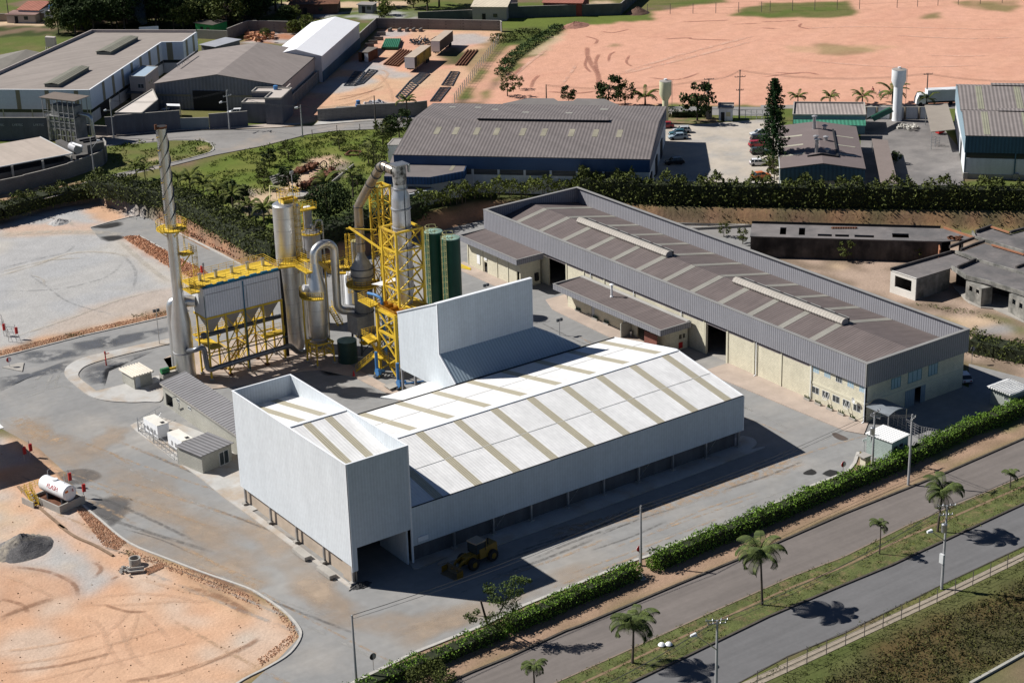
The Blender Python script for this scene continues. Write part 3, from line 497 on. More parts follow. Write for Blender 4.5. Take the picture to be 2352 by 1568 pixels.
# ================================================================ MAIN SITE BUILDINGS
FW=Frame((0,0),(1,0),d=1)
V=Vector
SPLIT={'cladding','side_cladding','end_cladding','front_cladding','plinth_wall','wall','beam','gutter','corner_trim','end_skirt','skirt','door_frame','sliding_door','post','ridge_cap','brick_parapet','bracing','leg','column','parapet','bund_wall','flange','seam','pocket','fascia','stripe','pillar'}
def part(name,m,parent,fn,smooth=False):
    mb=MB();fn(mb)
    if name in SPLIT and parent is not None and len(mb.marks)>1:
        for q in mb.pieces():o=q.build(name,m,parent,smooth)
        return o
    return mb.build(name,m,parent,smooth)
def window(parent,p0,u,nrm,w,z0,z1,fr='frame',gl='glass',mull=1,nm='window',lab=None,depth=.05):
    """frame proud of the wall by depth, pane a sub-part set inside it; u along wall, nrm outward"""
    p0,u,nrm=V((p0[0],p0[1],0)),V(u),V(nrm);mb=MB();t=.07
    def q(a0,a1,za,zb,d0,d1):mb.hexa([(*(p0+u*a+nrm*d).to_2d(),z)for z in(za,zb)for a,d in((a0,d0),(a1,d0),(a1,d1),(a0,d1))])
    q(0,w,z0,z0+t,-.05,depth);q(0,w,z1-t,z1,-.05,depth);q(0,t,z0+t,z1-t,-.05,depth);q(w-t,w,z0+t,z1-t,-.05,depth)
    for i in range(mull):a=w*(i+1)/(mull+1);q(a-t/2,a+t/2,z0+t,z1-t,-.05,depth)
    f=mb.build(nm,fr,parent)
    g=MB();g.hexa([(*(p0+u*a+nrm*d).to_2d(),z)for z in(z0+t,z1-t)for a,d in((t,-.04),(w-t,-.04),(w-t,.015),(t,.015))]);g.build('pane',gl,f)
    if lab:f['label']=lab
    return f
x0,x1,y0,y1,ze,zr=106.19,161.4,173.35,202.04,7.78,10.3
t=thing('warehouse','long low white hall with white ribbed roof and tan skylight stripes','warehouse',(134,187,0))
ym=(y0+y1)/2
part('roof','roof_white',t,lambda b:gable(b,FW,x0+.05,x1,y0+.1,y1-.1,ze,zr,.12))
part('ridge_cap','trim',t,lambda b:(b.bar((x0+.1,ym-.25,zr+.0),(x1,ym-.25,zr+.0),.5,.06),b.bar((x0+.1,ym+.25,zr),(x1,ym+.25,zr),.5,.06)))
for k in range(9):
    xs=110.6+6.02*k
    for s in(-1,1):
        if xs>x1-1:continue
        mb=MB();e=y0+.2 if s<0 else y1-.2;wd=.62
        def zz(y):return ze+(zr-ze)*(1-abs(y-ym)/(ym-y0-.1))+.035
        ya,yb=sorted((e,ym+s*.35));mb.hexa([(xs-wd,ya,zz(ya)-.03),(xs+wd,ya,zz(ya)-.03),(xs+wd,yb,zz(yb)-.03),(xs-wd,yb,zz(yb)-.03),(xs-wd,ya,zz(ya)),(xs+wd,ya,zz(ya)),(xs+wd,yb,zz(yb)),(xs-wd,yb,zz(yb))])
        mb.build('skylight','skylight',t)
for s in(-1,1):
    yy=ym+s*7.4;mb=MB();mb.bar((x0+.1,yy,zz(yy)-.02),(x1,yy,zz(yy)-.02),.10,.05);mb.build('sheet_joint',mat('joint',(.5,.5,.48),.7),t)
cl=2.55
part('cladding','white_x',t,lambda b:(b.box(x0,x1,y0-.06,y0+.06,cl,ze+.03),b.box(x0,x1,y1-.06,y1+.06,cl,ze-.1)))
part('end_cladding','white_y',t,lambda b:(b.box(x1-.06,x1+.06,y0+.06,y1-.06,cl,ze-.15),b.prism([(0,0)]*0 or[(x1-.05,y0+.1),(x1+.05,y0+.1),(x1+.05,y1-.1),(x1-.05,y1-.1)],ze-.15,ze-.05)))
mb=MB();mb.add([(x1,y0+.06,ze-.14),(x1,y1-.06,ze-.14),(x1,ym,zr-.13),(x1-.1,y0+.06,ze-.14),(x1-.1,y1-.06,ze-.14),(x1-.1,ym,zr-.13)],[(0,1,2),(5,4,3),(0,2,5,3),(1,4,5,2)]);mb.build('gable','white_y',t)
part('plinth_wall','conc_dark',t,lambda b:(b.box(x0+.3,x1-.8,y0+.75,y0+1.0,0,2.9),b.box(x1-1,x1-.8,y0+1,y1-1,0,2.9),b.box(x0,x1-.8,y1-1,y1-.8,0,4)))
part('gutter','black',t,lambda b:(b.box(x0+.05,x1+.05,y0-.02,y0+.14,ze+.03,ze+.10),b.box(x0,x1+.02,y1-.12,y1+.08,ze+.0,ze+.10)))
part('corner_trim','trim',t,lambda b:(b.box(x1-.12,x1+.1,y0-.1,y0-.061,cl,ze+.02),b.bar((x1+.02,y0,ze+.05),(x1+.02,ym,zr+.05),.14,.08),b.bar((x1+.02,y1,ze+.05),(x1+.02,ym,zr+.05),.14,.08)))
for k in range(10):
    xx=x1-.6-6.02*k;zt=3.0
    if xx<x0+1:continue
    mb=MB();mb.box(xx-.12,xx+.12,y0+.1,y0+.16,.3,zt);mb.box(xx-.12,xx+.12,y0+.36,y0+.42,.3,zt);mb.box(xx-.03,xx+.03,y0+.16,y0+.36,.3,zt);c=mb.build('column','metal',t)
    mb=MB();mb.box(xx-.3,xx+.3,y0-.1,y0+.6,.14,.32);mb.build('footing','conc',c)
    if k%2==1 and k<9:mb=MB();mb.bar((xx,y0+.3,.5),(xx+2.2,y0+.3,2.6),.06);mb.build('brace','metal',t)
a0,a1,tz=97.56,106.19,16.34
t=thing('tower_building','tall narrow white clad block at the near end of the white hall','building',(101.8,187,0))
ye=y1+.05;yt=(y0+ye)/2
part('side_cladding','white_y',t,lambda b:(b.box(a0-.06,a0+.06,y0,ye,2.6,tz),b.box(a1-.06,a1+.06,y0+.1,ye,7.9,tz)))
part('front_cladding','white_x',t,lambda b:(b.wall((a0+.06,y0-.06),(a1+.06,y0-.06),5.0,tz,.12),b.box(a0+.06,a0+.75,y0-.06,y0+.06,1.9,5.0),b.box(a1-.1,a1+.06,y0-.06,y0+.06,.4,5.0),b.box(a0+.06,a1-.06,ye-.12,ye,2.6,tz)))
part('inner_lining','white_y',t,lambda b:b.box(a1-.5,a1-.3,y0+.4,y0+7,0,5))
part('roof','roof_white',t,lambda b:gable(b,FW,a0+.07,a1-.07,y0+.1,ye-.1,13.5,16.15,.12))
part('coping','trim',t,lambda b:(b.box(a0-.12,a0+.12,y0-.1,ye+.1,tz,tz+.07),b.box(a1-.12,a1+.12,y0-.1,ye+.1,tz,tz+.07),b.box(a0+.12,a1-.12,y0-.12,y0+.12,tz,tz+.07),b.box(a0+.12,a1-.12,ye-.12,ye+.12,tz,tz+.07)))
part('corner_trim','trim',t,lambda b:(b.box(a0-.10,a0-.061,y0-.11,y0+.05,1.9,tz),b.box(a0-.1,a0+.12,y0-.11,y0-.061,1.9,tz),b.box(a1-.05,a1+.14,y0-.12,y0-.061,.3,tz)))
part('ridge_cap','trim',t,lambda b:b.bar((a0+.1,yt,16.2),(a1-.1,yt,16.2),.6,.07))
for xs in(100.2,103.3):
    for s in(-1,1):
        mb=MB();e=y0+.3 if s<0 else ye-.3;zf=lambda y:13.5+2.65*(1-abs(y-yt)/(yt-y0-.1))+.04
        ya,yb=sorted((e,yt+s*.4));wd=.55;mb.hexa([(xs-wd,ya,zf(ya)-.03),(xs+wd,ya,zf(ya)-.03),(xs+wd,yb,zf(yb)-.03),(xs-wd,yb,zf(yb)-.03),(xs-wd,ya,zf(ya)),(xs+wd,ya,zf(ya)),(xs+wd,yb,zf(yb)),(xs-wd,yb,zf(yb))]);mb.build('skylight','skylight',t)
part('plinth_wall',mat('stained render',(.40,.33,.26),.9,var=.2),t,lambda b:(b.box(a0+.6,a0+.8,y0+.4,ye,0,2.8),b.box(a0+.1,a0+.3,y0+.2,y0+2.6,.14,2.5),b.box(a0+.8,a1,ye-.6,ye-.4,0,4)))
for k in range(5):
    yy=y0+.3+6.9*k
    mb=MB();mb.box(a0+.02,a0+.08,yy-.12,yy+.12,.3,3);mb.box(a0+.24,a0+.3,yy-.12,yy+.12,.3,3);mb.box(a0+.08,a0+.24,yy-.03,yy+.03,.3,3);c=mb.build('column','metal',t)
    mb=MB();mb.box(a0-.35,a0+.35,yy-.3,yy+.3,.14,.42);mb.build('footing','conc',c)
for y_,n in((184.0,'front'),(177.9,'b')):
    tag(part('concrete_block','conc',None,lambda b:b.box(95.9,96.9,y_-1.6,y_+1.6,.14,.62)),'long low concrete plinth beside the white wall, '+('the one farther from the street' if n=='front' else 'the one nearer the street'),'concrete block','low concrete plinths beside the tower block')
X1,X2,ya=132.5,149.2,206.2
t=thing('silo_building','white clad building with high blank wall and sloped lean-to in shade','building',(140,208,0))
mb=MB();mb.add([(X1,202.1,3.9),(X1,202.1,7.9),(X1,ya,11.25),(X1,ya,18.9),(X1,217,14.5),(X1,217,5.5),(X1,209.6,5.7)],[(0,1,2,3,4,5,6)])
mb.add([(X1+.1,202.1,3.9),(X1+.1,202.1,7.9),(X1+.1,ya,11.25),(X1+.1,ya,18.9),(X1+.1,217,14.5),(X1+.1,217,5.5),(X1+.1,209.6,5.7)],[(6,5,4,3,2,1,0)]);mb.build('side_cladding','white_y',t)
part('tall_wall','white_x',t,lambda b:b.box(X1+.1,X2,ya-.05,ya+.1,11.0,18.9))
part('far_wall','white_y',t,lambda b:b.prism([(X2-.1,ya+.1),(X2,ya+.1),(X2,217),(X2-.1,217)],5,14.4))
mb=MB();mb.hexa([(X1+.1,ya+.1,18.5),(X2,ya+.1,18.5),(X2,217,14.2),(X1+.1,217,14.2),(X1+.1,ya+.1,18.7),(X2,ya+.1,18.7),(X2,217,14.4),(X1+.1,217,14.4)]);mb.build('roof','roof_white',t)
part('back_wall','white_x',t,lambda b:b.box(X1+.1,X2,216.9,217,5,14.4))
part('coping','trim',t,lambda b:(b.box(X1-.12,X2+.1,ya-.1,ya+.5,18.9,18.98),b.bar((X1,ya+.3,18.92),(X1,217,14.55),.3,.14),b.box(X2-.02,X2+.08,ya-.1,ya-.06,11.1,18.9),b.bar((X1-.02,ya,11.25),(X1-.02,202.1,7.9),.16,.2),b.box(X1-.06,X1-.01,ya-.12,ya+.06,11.2,18.9)))
mb=MB();mb.add([(X1,202.1,7.95),(155.2,202.1,7.95),(X2,ya-.02,11.25),(X1,ya-.02,11.25),(155.2,209,7.95),(X2,ya+2.6,11.25)],[(0,1,2,3),(1,4,5,2)]);mb.add([(X1,202.1,7.8),(155.2,202.1,7.8),(X2,ya-.02,11.1),(X1,ya-.02,11.1)],[(3,2,1,0)]);mb.build('lean_to_roof',mat('shade-blue lean-to sheet',(.30,.38,.44),.6,rib=(X_,.5,.13),var=.03),t)  # white sheet tinted blue to carry the tall wall's shade
part('lean_to_wall','white_y',t,lambda b:(b.box(155.05,155.2,202.3,209,4,7.8),))
part('column','steel_grey',t,lambda b:b.box(X1-.05,X1+.35,209.4,209.8,0,5.8))
for yc in(213,216.6):part('column','steel_grey',t,lambda b:b.box(X1-.0,X1+.3,yc,yc+.3,0,5.6))
c=tag(part('canopy','roof_white_flat',None,lambda b:b.prism([(x,y_,z)for x,y_,z in(lambda L:[(p.x,p.y,0)for p in L])([at('K',780,1568,6.0),at('K',1300,1395,6.0),at('K',1690,1435,6.0),at('Q',1220,298,6.0),at('Q',1035,272,6.0)])],5.9,6.02)),'flat white canopy sheet between white hall and high blank wall','canopy')
tag(part('sign_board','white',None,lambda b:b.box(107.0,108.5,173.1,173.22,3.0,3.6)),'small white notice plate low on the shaded hall wall','sign')
t=thing('block_building','long narrow concrete block building with grey corrugated roof','building',(94,213,0))
A=at('L',1365,570,3.6);B=at('L',1996,985,3.6);Cc=at('L',1640,520,4.4)
bx0,bx1,by0,by1=A.x,at('L',1640,525,4.2).x,198.5,A.y+.1
part('wall','block_grey',t,lambda b:(b.wall((bx0+.3,by1),(bx0+.3,by0),0,3.5,.2,[(.8,3.2,.2,2.2)]),b.box(bx0+.5,bx1-.1,by1-.2,by1,0,3.6),b.box(bx0+.3,bx1-.1,by0-.2,by0,0,3.6),b.box(bx1-.3,bx1-.1,by0,by1-.2,0,4.1)))
mb=MB();mb.hexa([(bx0,by0,3.55),(bx1+.2,by0,4.25),(bx1+.2,by1+.2,4.25),(bx0,by1+.2,3.55),(bx0,by0,3.65),(bx1+.2,by0,4.35),(bx1+.2,by1+.2,4.35),(bx0,by1+.2,3.65)]);mb.build('roof',mat('grey fibre cement',(.20,.195,.20),.9,rib=(Y_,.75,.35,.1),var=.1),t)
part('fascia','conc',t,lambda b:b.box(bx0-.02,bx0+.1,by0,by1+.2,3.3,3.56))
for yy in(by1-5.6,by1-9.4):window(t,(bx0+.3,yy+.9),(0,-1,0),(-1,0,0),1.0,2.2,2.7,fr='frame')
for nm,lw in(('switch_room',0),):
    u=thing('switch_room','small block room with corrugated roof and white glazed door','hut',(88,203,0))
    P1=at('L',1545,1075,2.9);P2=at('L',1710,1195,2.9);P3=at('L',1990,1075,2.9);P4=at('L',1830,965,2.9);F=Frame(P2,P3,P4)
    part('wall','block_grey',u,lambda b:(b.wall(F(.3,.3).to_2d(),F(F.w-.3,.3).to_2d(),0,2.8,.15,[(F.w-2.9,F.w-1.2,.14,2.2)]),b.fbox(F,.3,.45,.45,F.d,0,2.8),b.fbox(F,F.w-.45,F.w-.3,.45,F.d,0,2.8),b.fbox(F,.3,F.w-.3,F.d,F.d+.15,0,2.8)))
    part('roof',mat('grey fibre cement short',(.20,.195,.20),.9,rib=(tuple(F.u),.7,.35,.1),var=.1),u,lambda b:b.fbox(F,0,F.w,0,F.d+.2,2.85,2.95))
    q=F(F.w-2.6,.3);window(u,q,F.u,-F.v,1.7,.14,2.2,mull=1,nm='door')
tag(part('wall_lamp','metal',None,lambda b:(b.bar(atx('L',1520,790,bx0+.2),atx('L',1525,750,bx0-.1),.12),b.box(bx0-.3,bx0+.25,by1-4.6,by1-4.45,2.75,2.85))),'small bracket lamp on the grey block wall','lamp')
t=thing('meter_hut','tiny block hut with heavily corrugated cream roof inside the kerbed loop','hut',at('L',1140,660))
P1=at('L',1125,520,2.3);P2=at('L',1310,465,2.3);P3=at('L',1220,390,2.3);F=Frame(P1,P2,P3)
part('wall','block_grey',t,lambda b:(b.fbox(F,.35,F.w-.35,.25,F.d-.2,.14,2.2)))
mb=MB()
for k in range(8):a=(k+.5)*F.w/8;mb.tube([F(a,-.1,2.28),F(a,F.d+.1,2.34)],.17,8)
mb.fbox(F,0,F.w,0,F.d,2.2,2.3);mb.build('roof',mat('cream fibre cement',(.62,.57,.49),.9,var=.1),t)
part('door',mat('pale door',(.42,.44,.46),.6),t,lambda b:b.fbox(F,.55,1.35,.2,.26,.2,2.0))
g=thing('generator_container','white generator set, the one farther from the switch room','generator',(82,205,0),'white generator sets in the pen')
GA=at('L',1335,935,2.4);GB=at('L',1432,905,2.4);GC=at('L',1320,828,2.4);F=Frame(GA,GB,GC)
def gen(F,g):
    part('housing','white',g,lambda b:b.fbox(F,0,F.w,0,F.d,.45,2.35));part('roof_panel',mat('cream panel',(.70,.67,.60),.5),g,lambda b:b.fbox(F,.02,F.w-.02,.02,F.d-.02,2.353,2.42))
    part('exhaust_hatch','dark',g,lambda b:b.fbox(F,F.w*.5,F.w*.8,.3,.9,2.42,2.48));part('skid','steel_grey',g,lambda b:b.fbox(F,.1,F.w-.1,.1,F.d-.1,.14,.45))
    for k in range(3):part('louvre','steel_grey',g,lambda b:b.fbox(F,-.02,.0,F.d*(.15+.25*k),F.d*(.15+.25*k)+.5,.8,1.5))
gen(F,g);g2=thing('generator_container','white generator set, the one nearer the switch room','generator',(84,200,0),'white generator sets in the pen')
F2=Frame(at('L',1545,1065,2.4),at('L',1600,1045,2.4),at('L',1510,960,2.4));F2=Frame(F2.o,F2.o+F.u*F.w,d=F.d);gen(F2,g2)
t=thing('pen_fence','grey mesh fence round the white generators','fence',(80,203,0));fp=ptl('L',1180,985,1310,1087,1520,1252,1630,1255);fp0=ptl('L',1180,985,1380,870)
for P_ in(fp,fp0):
    mb=MB()
    for a,b_ in zip(P_,P_[1:]):
        n=max(2,int((b_-a).length/1.2))
        for k in range(n):p=a.lerp(b_,k/n);mb.bar(p,p+V((0,0,2.0)),.05)
        for z in(.25,1.1,2.0):mb.bar(a+V((0,0,z)),b_+V((0,0,z)),.05)
        for k in range(n):p=a.lerp(b_,k/n);q=a.lerp(b_,(k+1)/n);mb.bar(p+V((0,0,.3)),q+V((0,0,1.1)),.03)
    mb.build('rails','metal',t)
for p in fp[:3]:part('post','metal',t,lambda b:b.bar(p,p+V((0,0,2.3)),.14))
hx0,hx1,hy0,hy1,hz_=180.08,201.5,167.95,263.06,9.41;hm=190.8
t=thing('factory_hall','long grey clad hall with brown roof behind a deep parapet','hall',(190,215,0))
part('side_cladding','gray_y',t,lambda b:(b.box(hx0-.1,hx0+.1,hy0,hy1,5.85,hz_),b.box(hx1-.1,hx1+.1,hy0,hy1,5.85,hz_)))
part('end_cladding','gray_x',t,lambda b:(b.box(hx0+.1,hx1-.1,hy0-.1,hy0+.1,5.85,hz_),b.box(hx0+.1,hx1-.1,hy1-.1,hy1+.1,5.85,hz_)))
part('coping','coping',t,lambda b:(b.box(hx0-.14,hx0+.45,hy0-.14,hy1+.14,hz_,hz_+.08),b.box(hx1-.45,hx1+.14,hy0-.14,hy1+.14,hz_,hz_+.08),b.box(hx0+.45,hx1-.45,hy0-.14,hy0+.45,hz_,hz_+.08),b.box(hx0+.45,hx1-.45,hy1-.45,hy1+.14,hz_,hz_+.08)))
part('corner_trim','coping',t,lambda b:(b.box(hx0-.16,hx0-.101,hy0-.16,hy0+.15,5.85,hz_),b.box(hx0-.16,hx0+.15,hy0-.16,hy0-.101,5.85,hz_)))
part('roof','roof_brown',t,lambda b:gable(b,FW,hx0+.12,hx1-.12,hy0+.12,hy1-.12,6.5,8.5,.12,'b',hm))
SKY=[258.5-6.83*k for k in range(12)]
for yk in SKY:
    for s in(-1,1):
        mb=MB();zf=lambda x:6.5+2.0*(1-abs(x-hm)/10.6)+.04;xa,xb=sorted((hm+s*.1,hm+s*10.4));wd=.6
        mb.hexa([(xa,yk-wd,zf(xa)-.03),(xb,yk-wd,zf(xb)-.03),(xb,yk+wd,zf(xb)-.03),(xa,yk+wd,zf(xa)-.03),(xa,yk-wd,zf(xa)),(xb,yk-wd,zf(xb)),(xb,yk+wd,zf(xb)),(xa,yk+wd,zf(xa))]);mb.build('skylight','sky_gray',t)
for i,(v0,v1)in enumerate(((223.7,248.3),(182.7,207.2))):
    mb=MB();pr_=[(hm-.75+.0,8.45),(hm-.95,8.8),(hm-.7,9.25),(hm-.2,9.42),(hm+.35,9.25),(hm+.6,8.85),(hm+.5,8.4)]
    n=len(pr_);mb.add([(x,v0,z)for x,z in pr_]+[(x,v1,z)for x,z in pr_],[(k,k+1,n+k+1,n+k)for k in range(n-1)]+[tuple(range(n)),tuple(range(2*n-1,n-1,-1))]);rv=mb.build('ridge_vent',mat('vent sheet',(.36,.33,.29),.6,rib=(Y_,.6,.1),var=.08),t)
    part('vent_slot','dark',rv,lambda b:b.box(hm+.5,hm+1.0,v0+.2,v1-.2,8.4,9.12));part('vent_flap','coping',rv,lambda b:[b.box(hm+.95,hm+1.1,v0+.3+3*k,v0+2.6+3*k,9.12,9.2)for k in range(8)])
wz=5.2
d1,d2=(hy1-244.2,hy1-239.2),(hy1-202.6,hy1-197.9)
wins=[(hy1-179.0+2.1*k,hy1-179.0+2.1*k+1.45)for k in range(5)];win2=[(hy1-179.0+2.35*k,hy1-179.0+2.35*k+1.3)for k in range(5)]
part('wall','block',t,lambda b:(b.wall((hx0+.35,hy1-.3),(hx0+.35,179.6),0,wz,.3,[(d1[0]-.3,d1[1]-.3,0,wz),(d2[0]-.3,d2[1]-.3,0,wz)]),b.wall((hx0+.35,179.6),(hx0+.35,hy0+.35),0,5.85,.3,[(a-(hy1-179.6),c-(hy1-179.6),1.3,2.4)for a,c in wins]+[(a-(hy1-179.6),c-(hy1-179.6),4.6,5.6)for a,c in win2]),
     b.wall((hx0+.35,hy0+.35),(hx1-.35,hy0+.35),0,5.85,.3,[(5.2,7.2,3.8,5.5),(8.7,11.6,3.8,5.6),(13.0,15.0,3.8,5.6),(8.3,12.6,0,2.7)]),b.box(hx1-.65,hx1-.35,hy0+.65,hy1-.3,0,5.85),b.box(hx0+.65,hx1-.65,hy1-.6,hy1-.3,0,5.85)))
part('floor_slab','conc',t,lambda b:b.box(hx0+.66,hx1-.66,hy0+.66,hy1-.61,.02,.1))
for(a,c),k in zip(wins,range(5)):
    f=window(t,(hx0+.35,hy1-a),(0,-1,0),(-1,0,0),c-a,1.3,2.4,mull=1,depth=.03)
    if k in(1,3):part('open_sash','frame',f,lambda b:(b.bar((hx0+.3,hy1-a-.7,2.3),(hx0-.2,hy1-a-.7,1.3),.06),b.bar((hx0+.3,hy1-a-1.4,2.3),(hx0-.2,hy1-a-1.4,1.3),.06),b.bar((hx0-.2,hy1-a-.7,1.3),(hx0-.2,hy1-a-1.4,1.3),.06)))
for(a,c),k in zip(win2,range(5)):window(t,(hx0+.35,hy1-a),(0,-1,0),(-1,0,0),c-a,4.6,5.6,gl=mat('blind behind glass',(.30,.42,.48),.4)if k!=2 else 'glass',mull=2,depth=.03)
for a,c,z0_,z1_ in((5.2,7.2,3.8,5.5),(8.7,11.6,3.8,5.6),(13.0,15.0,3.8,5.6)):window(t,(hx0+.35+a,hy0+.35),X_,(0,-1,0),c-a,z0_,z1_,mull=2,gl=mat('blind behind glass',(.30,.42,.48),.4),fr=mat('teal frame',(.10,.2,.22),.5))
dr=part('sliding_door',mat('blue grey door',(.22,.27,.31),.6,rib=(X_,.4,.1),var=.05),t,lambda b:(b.box(hx0+.35+8.3,hx0+.35+10.3,hy0+.3,hy0+.36,0,2.7),b.box(hx0+.35+11.6,hx0+.35+12.6,hy0+.3,hy0+.36,0,2.7)))
part('beam','beam',t,lambda b:(b.box(hx0+.3,hx0+.348,hy0+.4,179.6,2.75,3.1),b.box(hx0+.4,hx1-.4,hy0+.28,hy0+.348,2.85,3.15),*[b.box(hx0+.24,hx0+.346,yk-.14,yk+.14,0,5.85)for yk in(hy1-.6,238.9,234,228.4,203.2,197.6,191.6,185.6,179.5)]))
mb=MB()
for z in(5.25,5.42,5.59):mb.bar((hx0+.33,hy1-.5,z),(hx0+.33,179.7,z),.05,.09)
mb.build('louvre',mat('mauve louvre',(.36,.32,.33),.7),t);part('louvre_gap','dark',t,lambda b:b.box(hx0+.5,hx0+.55,179.7,hy1-.6,5.2,5.85))
for yk in(hy1-1,232.0,220.5,208.5,191.0,179.2,168.3):part('downpipe','trim',t,lambda b:(b.bar((hx0+.2,yk,.2),(hx0+.2,yk,5.85),.12),b.bar((hx0+.2,yk,.25),(hx0-.2,yk,.12),.12)))
part('satellite_dish','white',t,lambda b:(b.add([(hx0+.0,170.1,3.1)]+[(hx0-.25+.12*math.cos(k*.785),170.1+.45*math.cos(k*.785),3.15+.45*math.sin(k*.785))for k in range(8)],[(0,1+k,1+(k+1)%8)for k in range(8)]+[(0,1+(k+1)%8,1+k)for k in range(8)]),b.bar((hx0+.3,170.1,3.0),(hx0,170.1,3.1),.05)))
part('door_frame','beam',t,lambda b:(b.box(hx0+.22,hx0+.347,197.55,197.85,0,5.3),b.box(hx0+.22,hx0+.347,202.65,202.95,0,5.3)))
for i,yk in enumerate((179.3,177.0,174.6,172.3,170.0)):
    p=thing('planter','concrete flower trough under the office windows, number %s from the street corner'%['fifth','fourth','third','second','first'][i],'planter',(hx0-.3,yk,.14),'flower troughs at the office wall')
    part('trough','conc',p,lambda b:b.box(hx0-.5,hx0-.1,yk-.6,yk+.6,.14,.42));part('plants',mat('potted green',(.04,.06,.02),.9),p,lambda b:[b.bar((hx0-.3,yk-.5+.2*k,.42),(hx0-.3+random.uniform(-.15,.15),yk-.5+.2*k,.8),.09)for k in range(6)])
t=thing('entrance_awning','curved grey awning beside the corner of the grey hall','awning',(183,166,0))
def arc_roof(mb,F,a0,a1,b0,b1,z,rise,n=6,th=.06):
    for k in range(n):
        s0,s1=a0+(a1-a0)*k/n,a0+(a1-a0)*(k+1)/n;h0,h1=z+rise*math.sin(math.pi*k/n),z+rise*math.sin(math.pi*(k+1)/n)
        mb.hexa([F(s0,b0,h0),F(s1,b0,h1),F(s1,b1,h1),F(s0,b1,h0),F(s0,b0,h0+th),F(s1,b0,h1+th),F(s1,b1,h1+th),F(s0,b1,h0+th)])
part('roof',mat('awning sheet',(.17,.19,.21),.5),t,lambda b:arc_roof(b,FW,180.3,184.3,163.6,168.0,2.7,.55));part('post','metal',t,lambda b:[b.bar((x,163.8,0),(x,163.8,2.75),.1)for x in(180.5,184.2)])
t=thing('mesh_gate','black mesh fence running from awning to hedge','fence',(185,161,0));gp=[at('T',1060,900),at('T',1210,965),at('T',1350,1080),at('T',1505,1075)]
mb=MB()
for a,b_ in((at('T',1060,890),at('T',1345,1045)),(at('T',1345,1045),at('T',1505,1075))):
    for k in range(9):p=a.lerp(b_,k/8);mb.bar(p,p+V((0,0,2)),.06)
    for z in(.1,.5,.9,1.3,1.7,2):mb.bar(a+V((0,0,z)),b_+V((0,0,z)),.035)
mb.build('rails','steel_grey',t)
def annex(t,ax0,ax1,ay0,ay1,zt,sk,wx,wy0,wy1,ops=(),eops=()):
    part('skirt','gray_y',t,lambda b:b.box(ax0-.06,ax0+.06,ay0,ay1,zt-sk,zt));part('end_skirt','gray_x',t,lambda b:(b.box(ax0+.06,ax1,ay0-.06,ay0+.06,zt-sk,zt),b.box(ax0+.06,ax1,ay1-.06,ay1+.06,zt-sk,zt)))
    mb=MB();mb.hexa([(ax0+.1,ay0+.1,zt-.35),(ax1,ay0+.1,zt-.1),(ax1,ay1-.1,zt-.1),(ax0+.1,ay1-.1,zt-.35),(ax0+.1,ay0+.1,zt-.25),(ax1,ay0+.1,zt+.0),(ax1,ay1-.1,zt),(ax0+.1,ay1-.1,zt-.25)]);mb.build('roof','roof_brown',t)
    part('coping','coping',t,lambda b:(b.box(ax0-.1,ax0+.2,ay0-.1,ay1+.1,zt,zt+.06),b.box(ax0+.2,ax1,ay0-.1,ay0+.15,zt,zt+.06),b.box(ax0+.2,ax1,ay1-.15,ay1+.1,zt,zt+.06)))
    part('wall','block',t,lambda b:(b.wall((wx,wy1),(wx,wy0),0,zt-.5,.2,ops),b.wall((wx+.2,wy0),(ax1,wy0),0,zt-.5,.2,eops),b.box(wx+.2,ax1,wy1-.2,wy1,0,zt-.5)))
t=thing('side_annex','beige block annex with grey skirt roof at the far end of the grey hall','annex',(177,254,0))
annex(t,174.2,179.9,244.9,262.7,5.9,1.0,175.6,245.9,262.2,[(5.2,6.2,0,2.1),(15.2,16.0,0,3)],[])
part('beam','beam',t,lambda b:[b.box(175.5,175.58,yk-.12,yk+.12,0,5)for yk in(262,257.4,252.9,249.6)]);part('sign_board','white',t,lambda b:b.box(175.5,175.57,258.2,259.1,1.2,2.9));part('door','dark',t,lambda b:b.box(175.75,175.79,256.05,256.95,.02,1.2))
part('sign_board','white',t,lambda b:b.box(175.5,175.57,256,256.8,2.5,2.9));part('equipment_box','dark',t,lambda b:b.box(178.6,179.3,245.5,245.88,.8,2.2))
t=thing('canteen_annex','low block annex with wide grey skirt roof and white vent pipe','annex',(177,220,0))
annex(t,173.7,180.0,205.8,233.8,4.7,.95,176.4,206.6,233.4,[(1.0,4.4,2.2,3.1),(6.5,7.4,0,2.9),(7.6,10.2,2.0,3.0),(12.5,13.9,2.0,3.0),(14.9,15.7,0,2.9),(18.5,21.8,0,2.9)],[(1.6,2.2,1.8,2.6),(2.4,2.9,1.8,2.6)])
for a,w_,z0_,z1_,ml in((1.0,3.4,2.2,3.1,3),(7.6,2.6,2.0,3.0,2),(12.5,1.4,2.0,3.0,1)):window(t,(176.4,233.4-a),(0,-1,0),(-1,0,0),w_,z0_,z1_,mull=ml)
for a in(6.5,14.9):part('door',mat('pale door',(.42,.44,.46),.6),t,lambda b:b.box(176.42,176.5,233.4-a-.85,233.4-a-.05,.15,2.85))
part('gutter',mat('light gutter',(.36,.35,.33),.8),t,lambda b:b.box(179.3,179.98,206,233.6,4.72,4.85));part('screen_wall','block_grey',t,lambda b:b.box(174.2,176.35,216.3,216.5,0,2.6));part('brick_panel',mat('red brick',(.20,.08,.06),.9,brick=(.5,.3)),t,lambda b:b.box(175.0,175.15,208.3,211.4,.15,2.7));part('block_cabinet','block_grey',t,lambda b:b.box(174.3,175.6,205.9,207.2,.1,1.3))
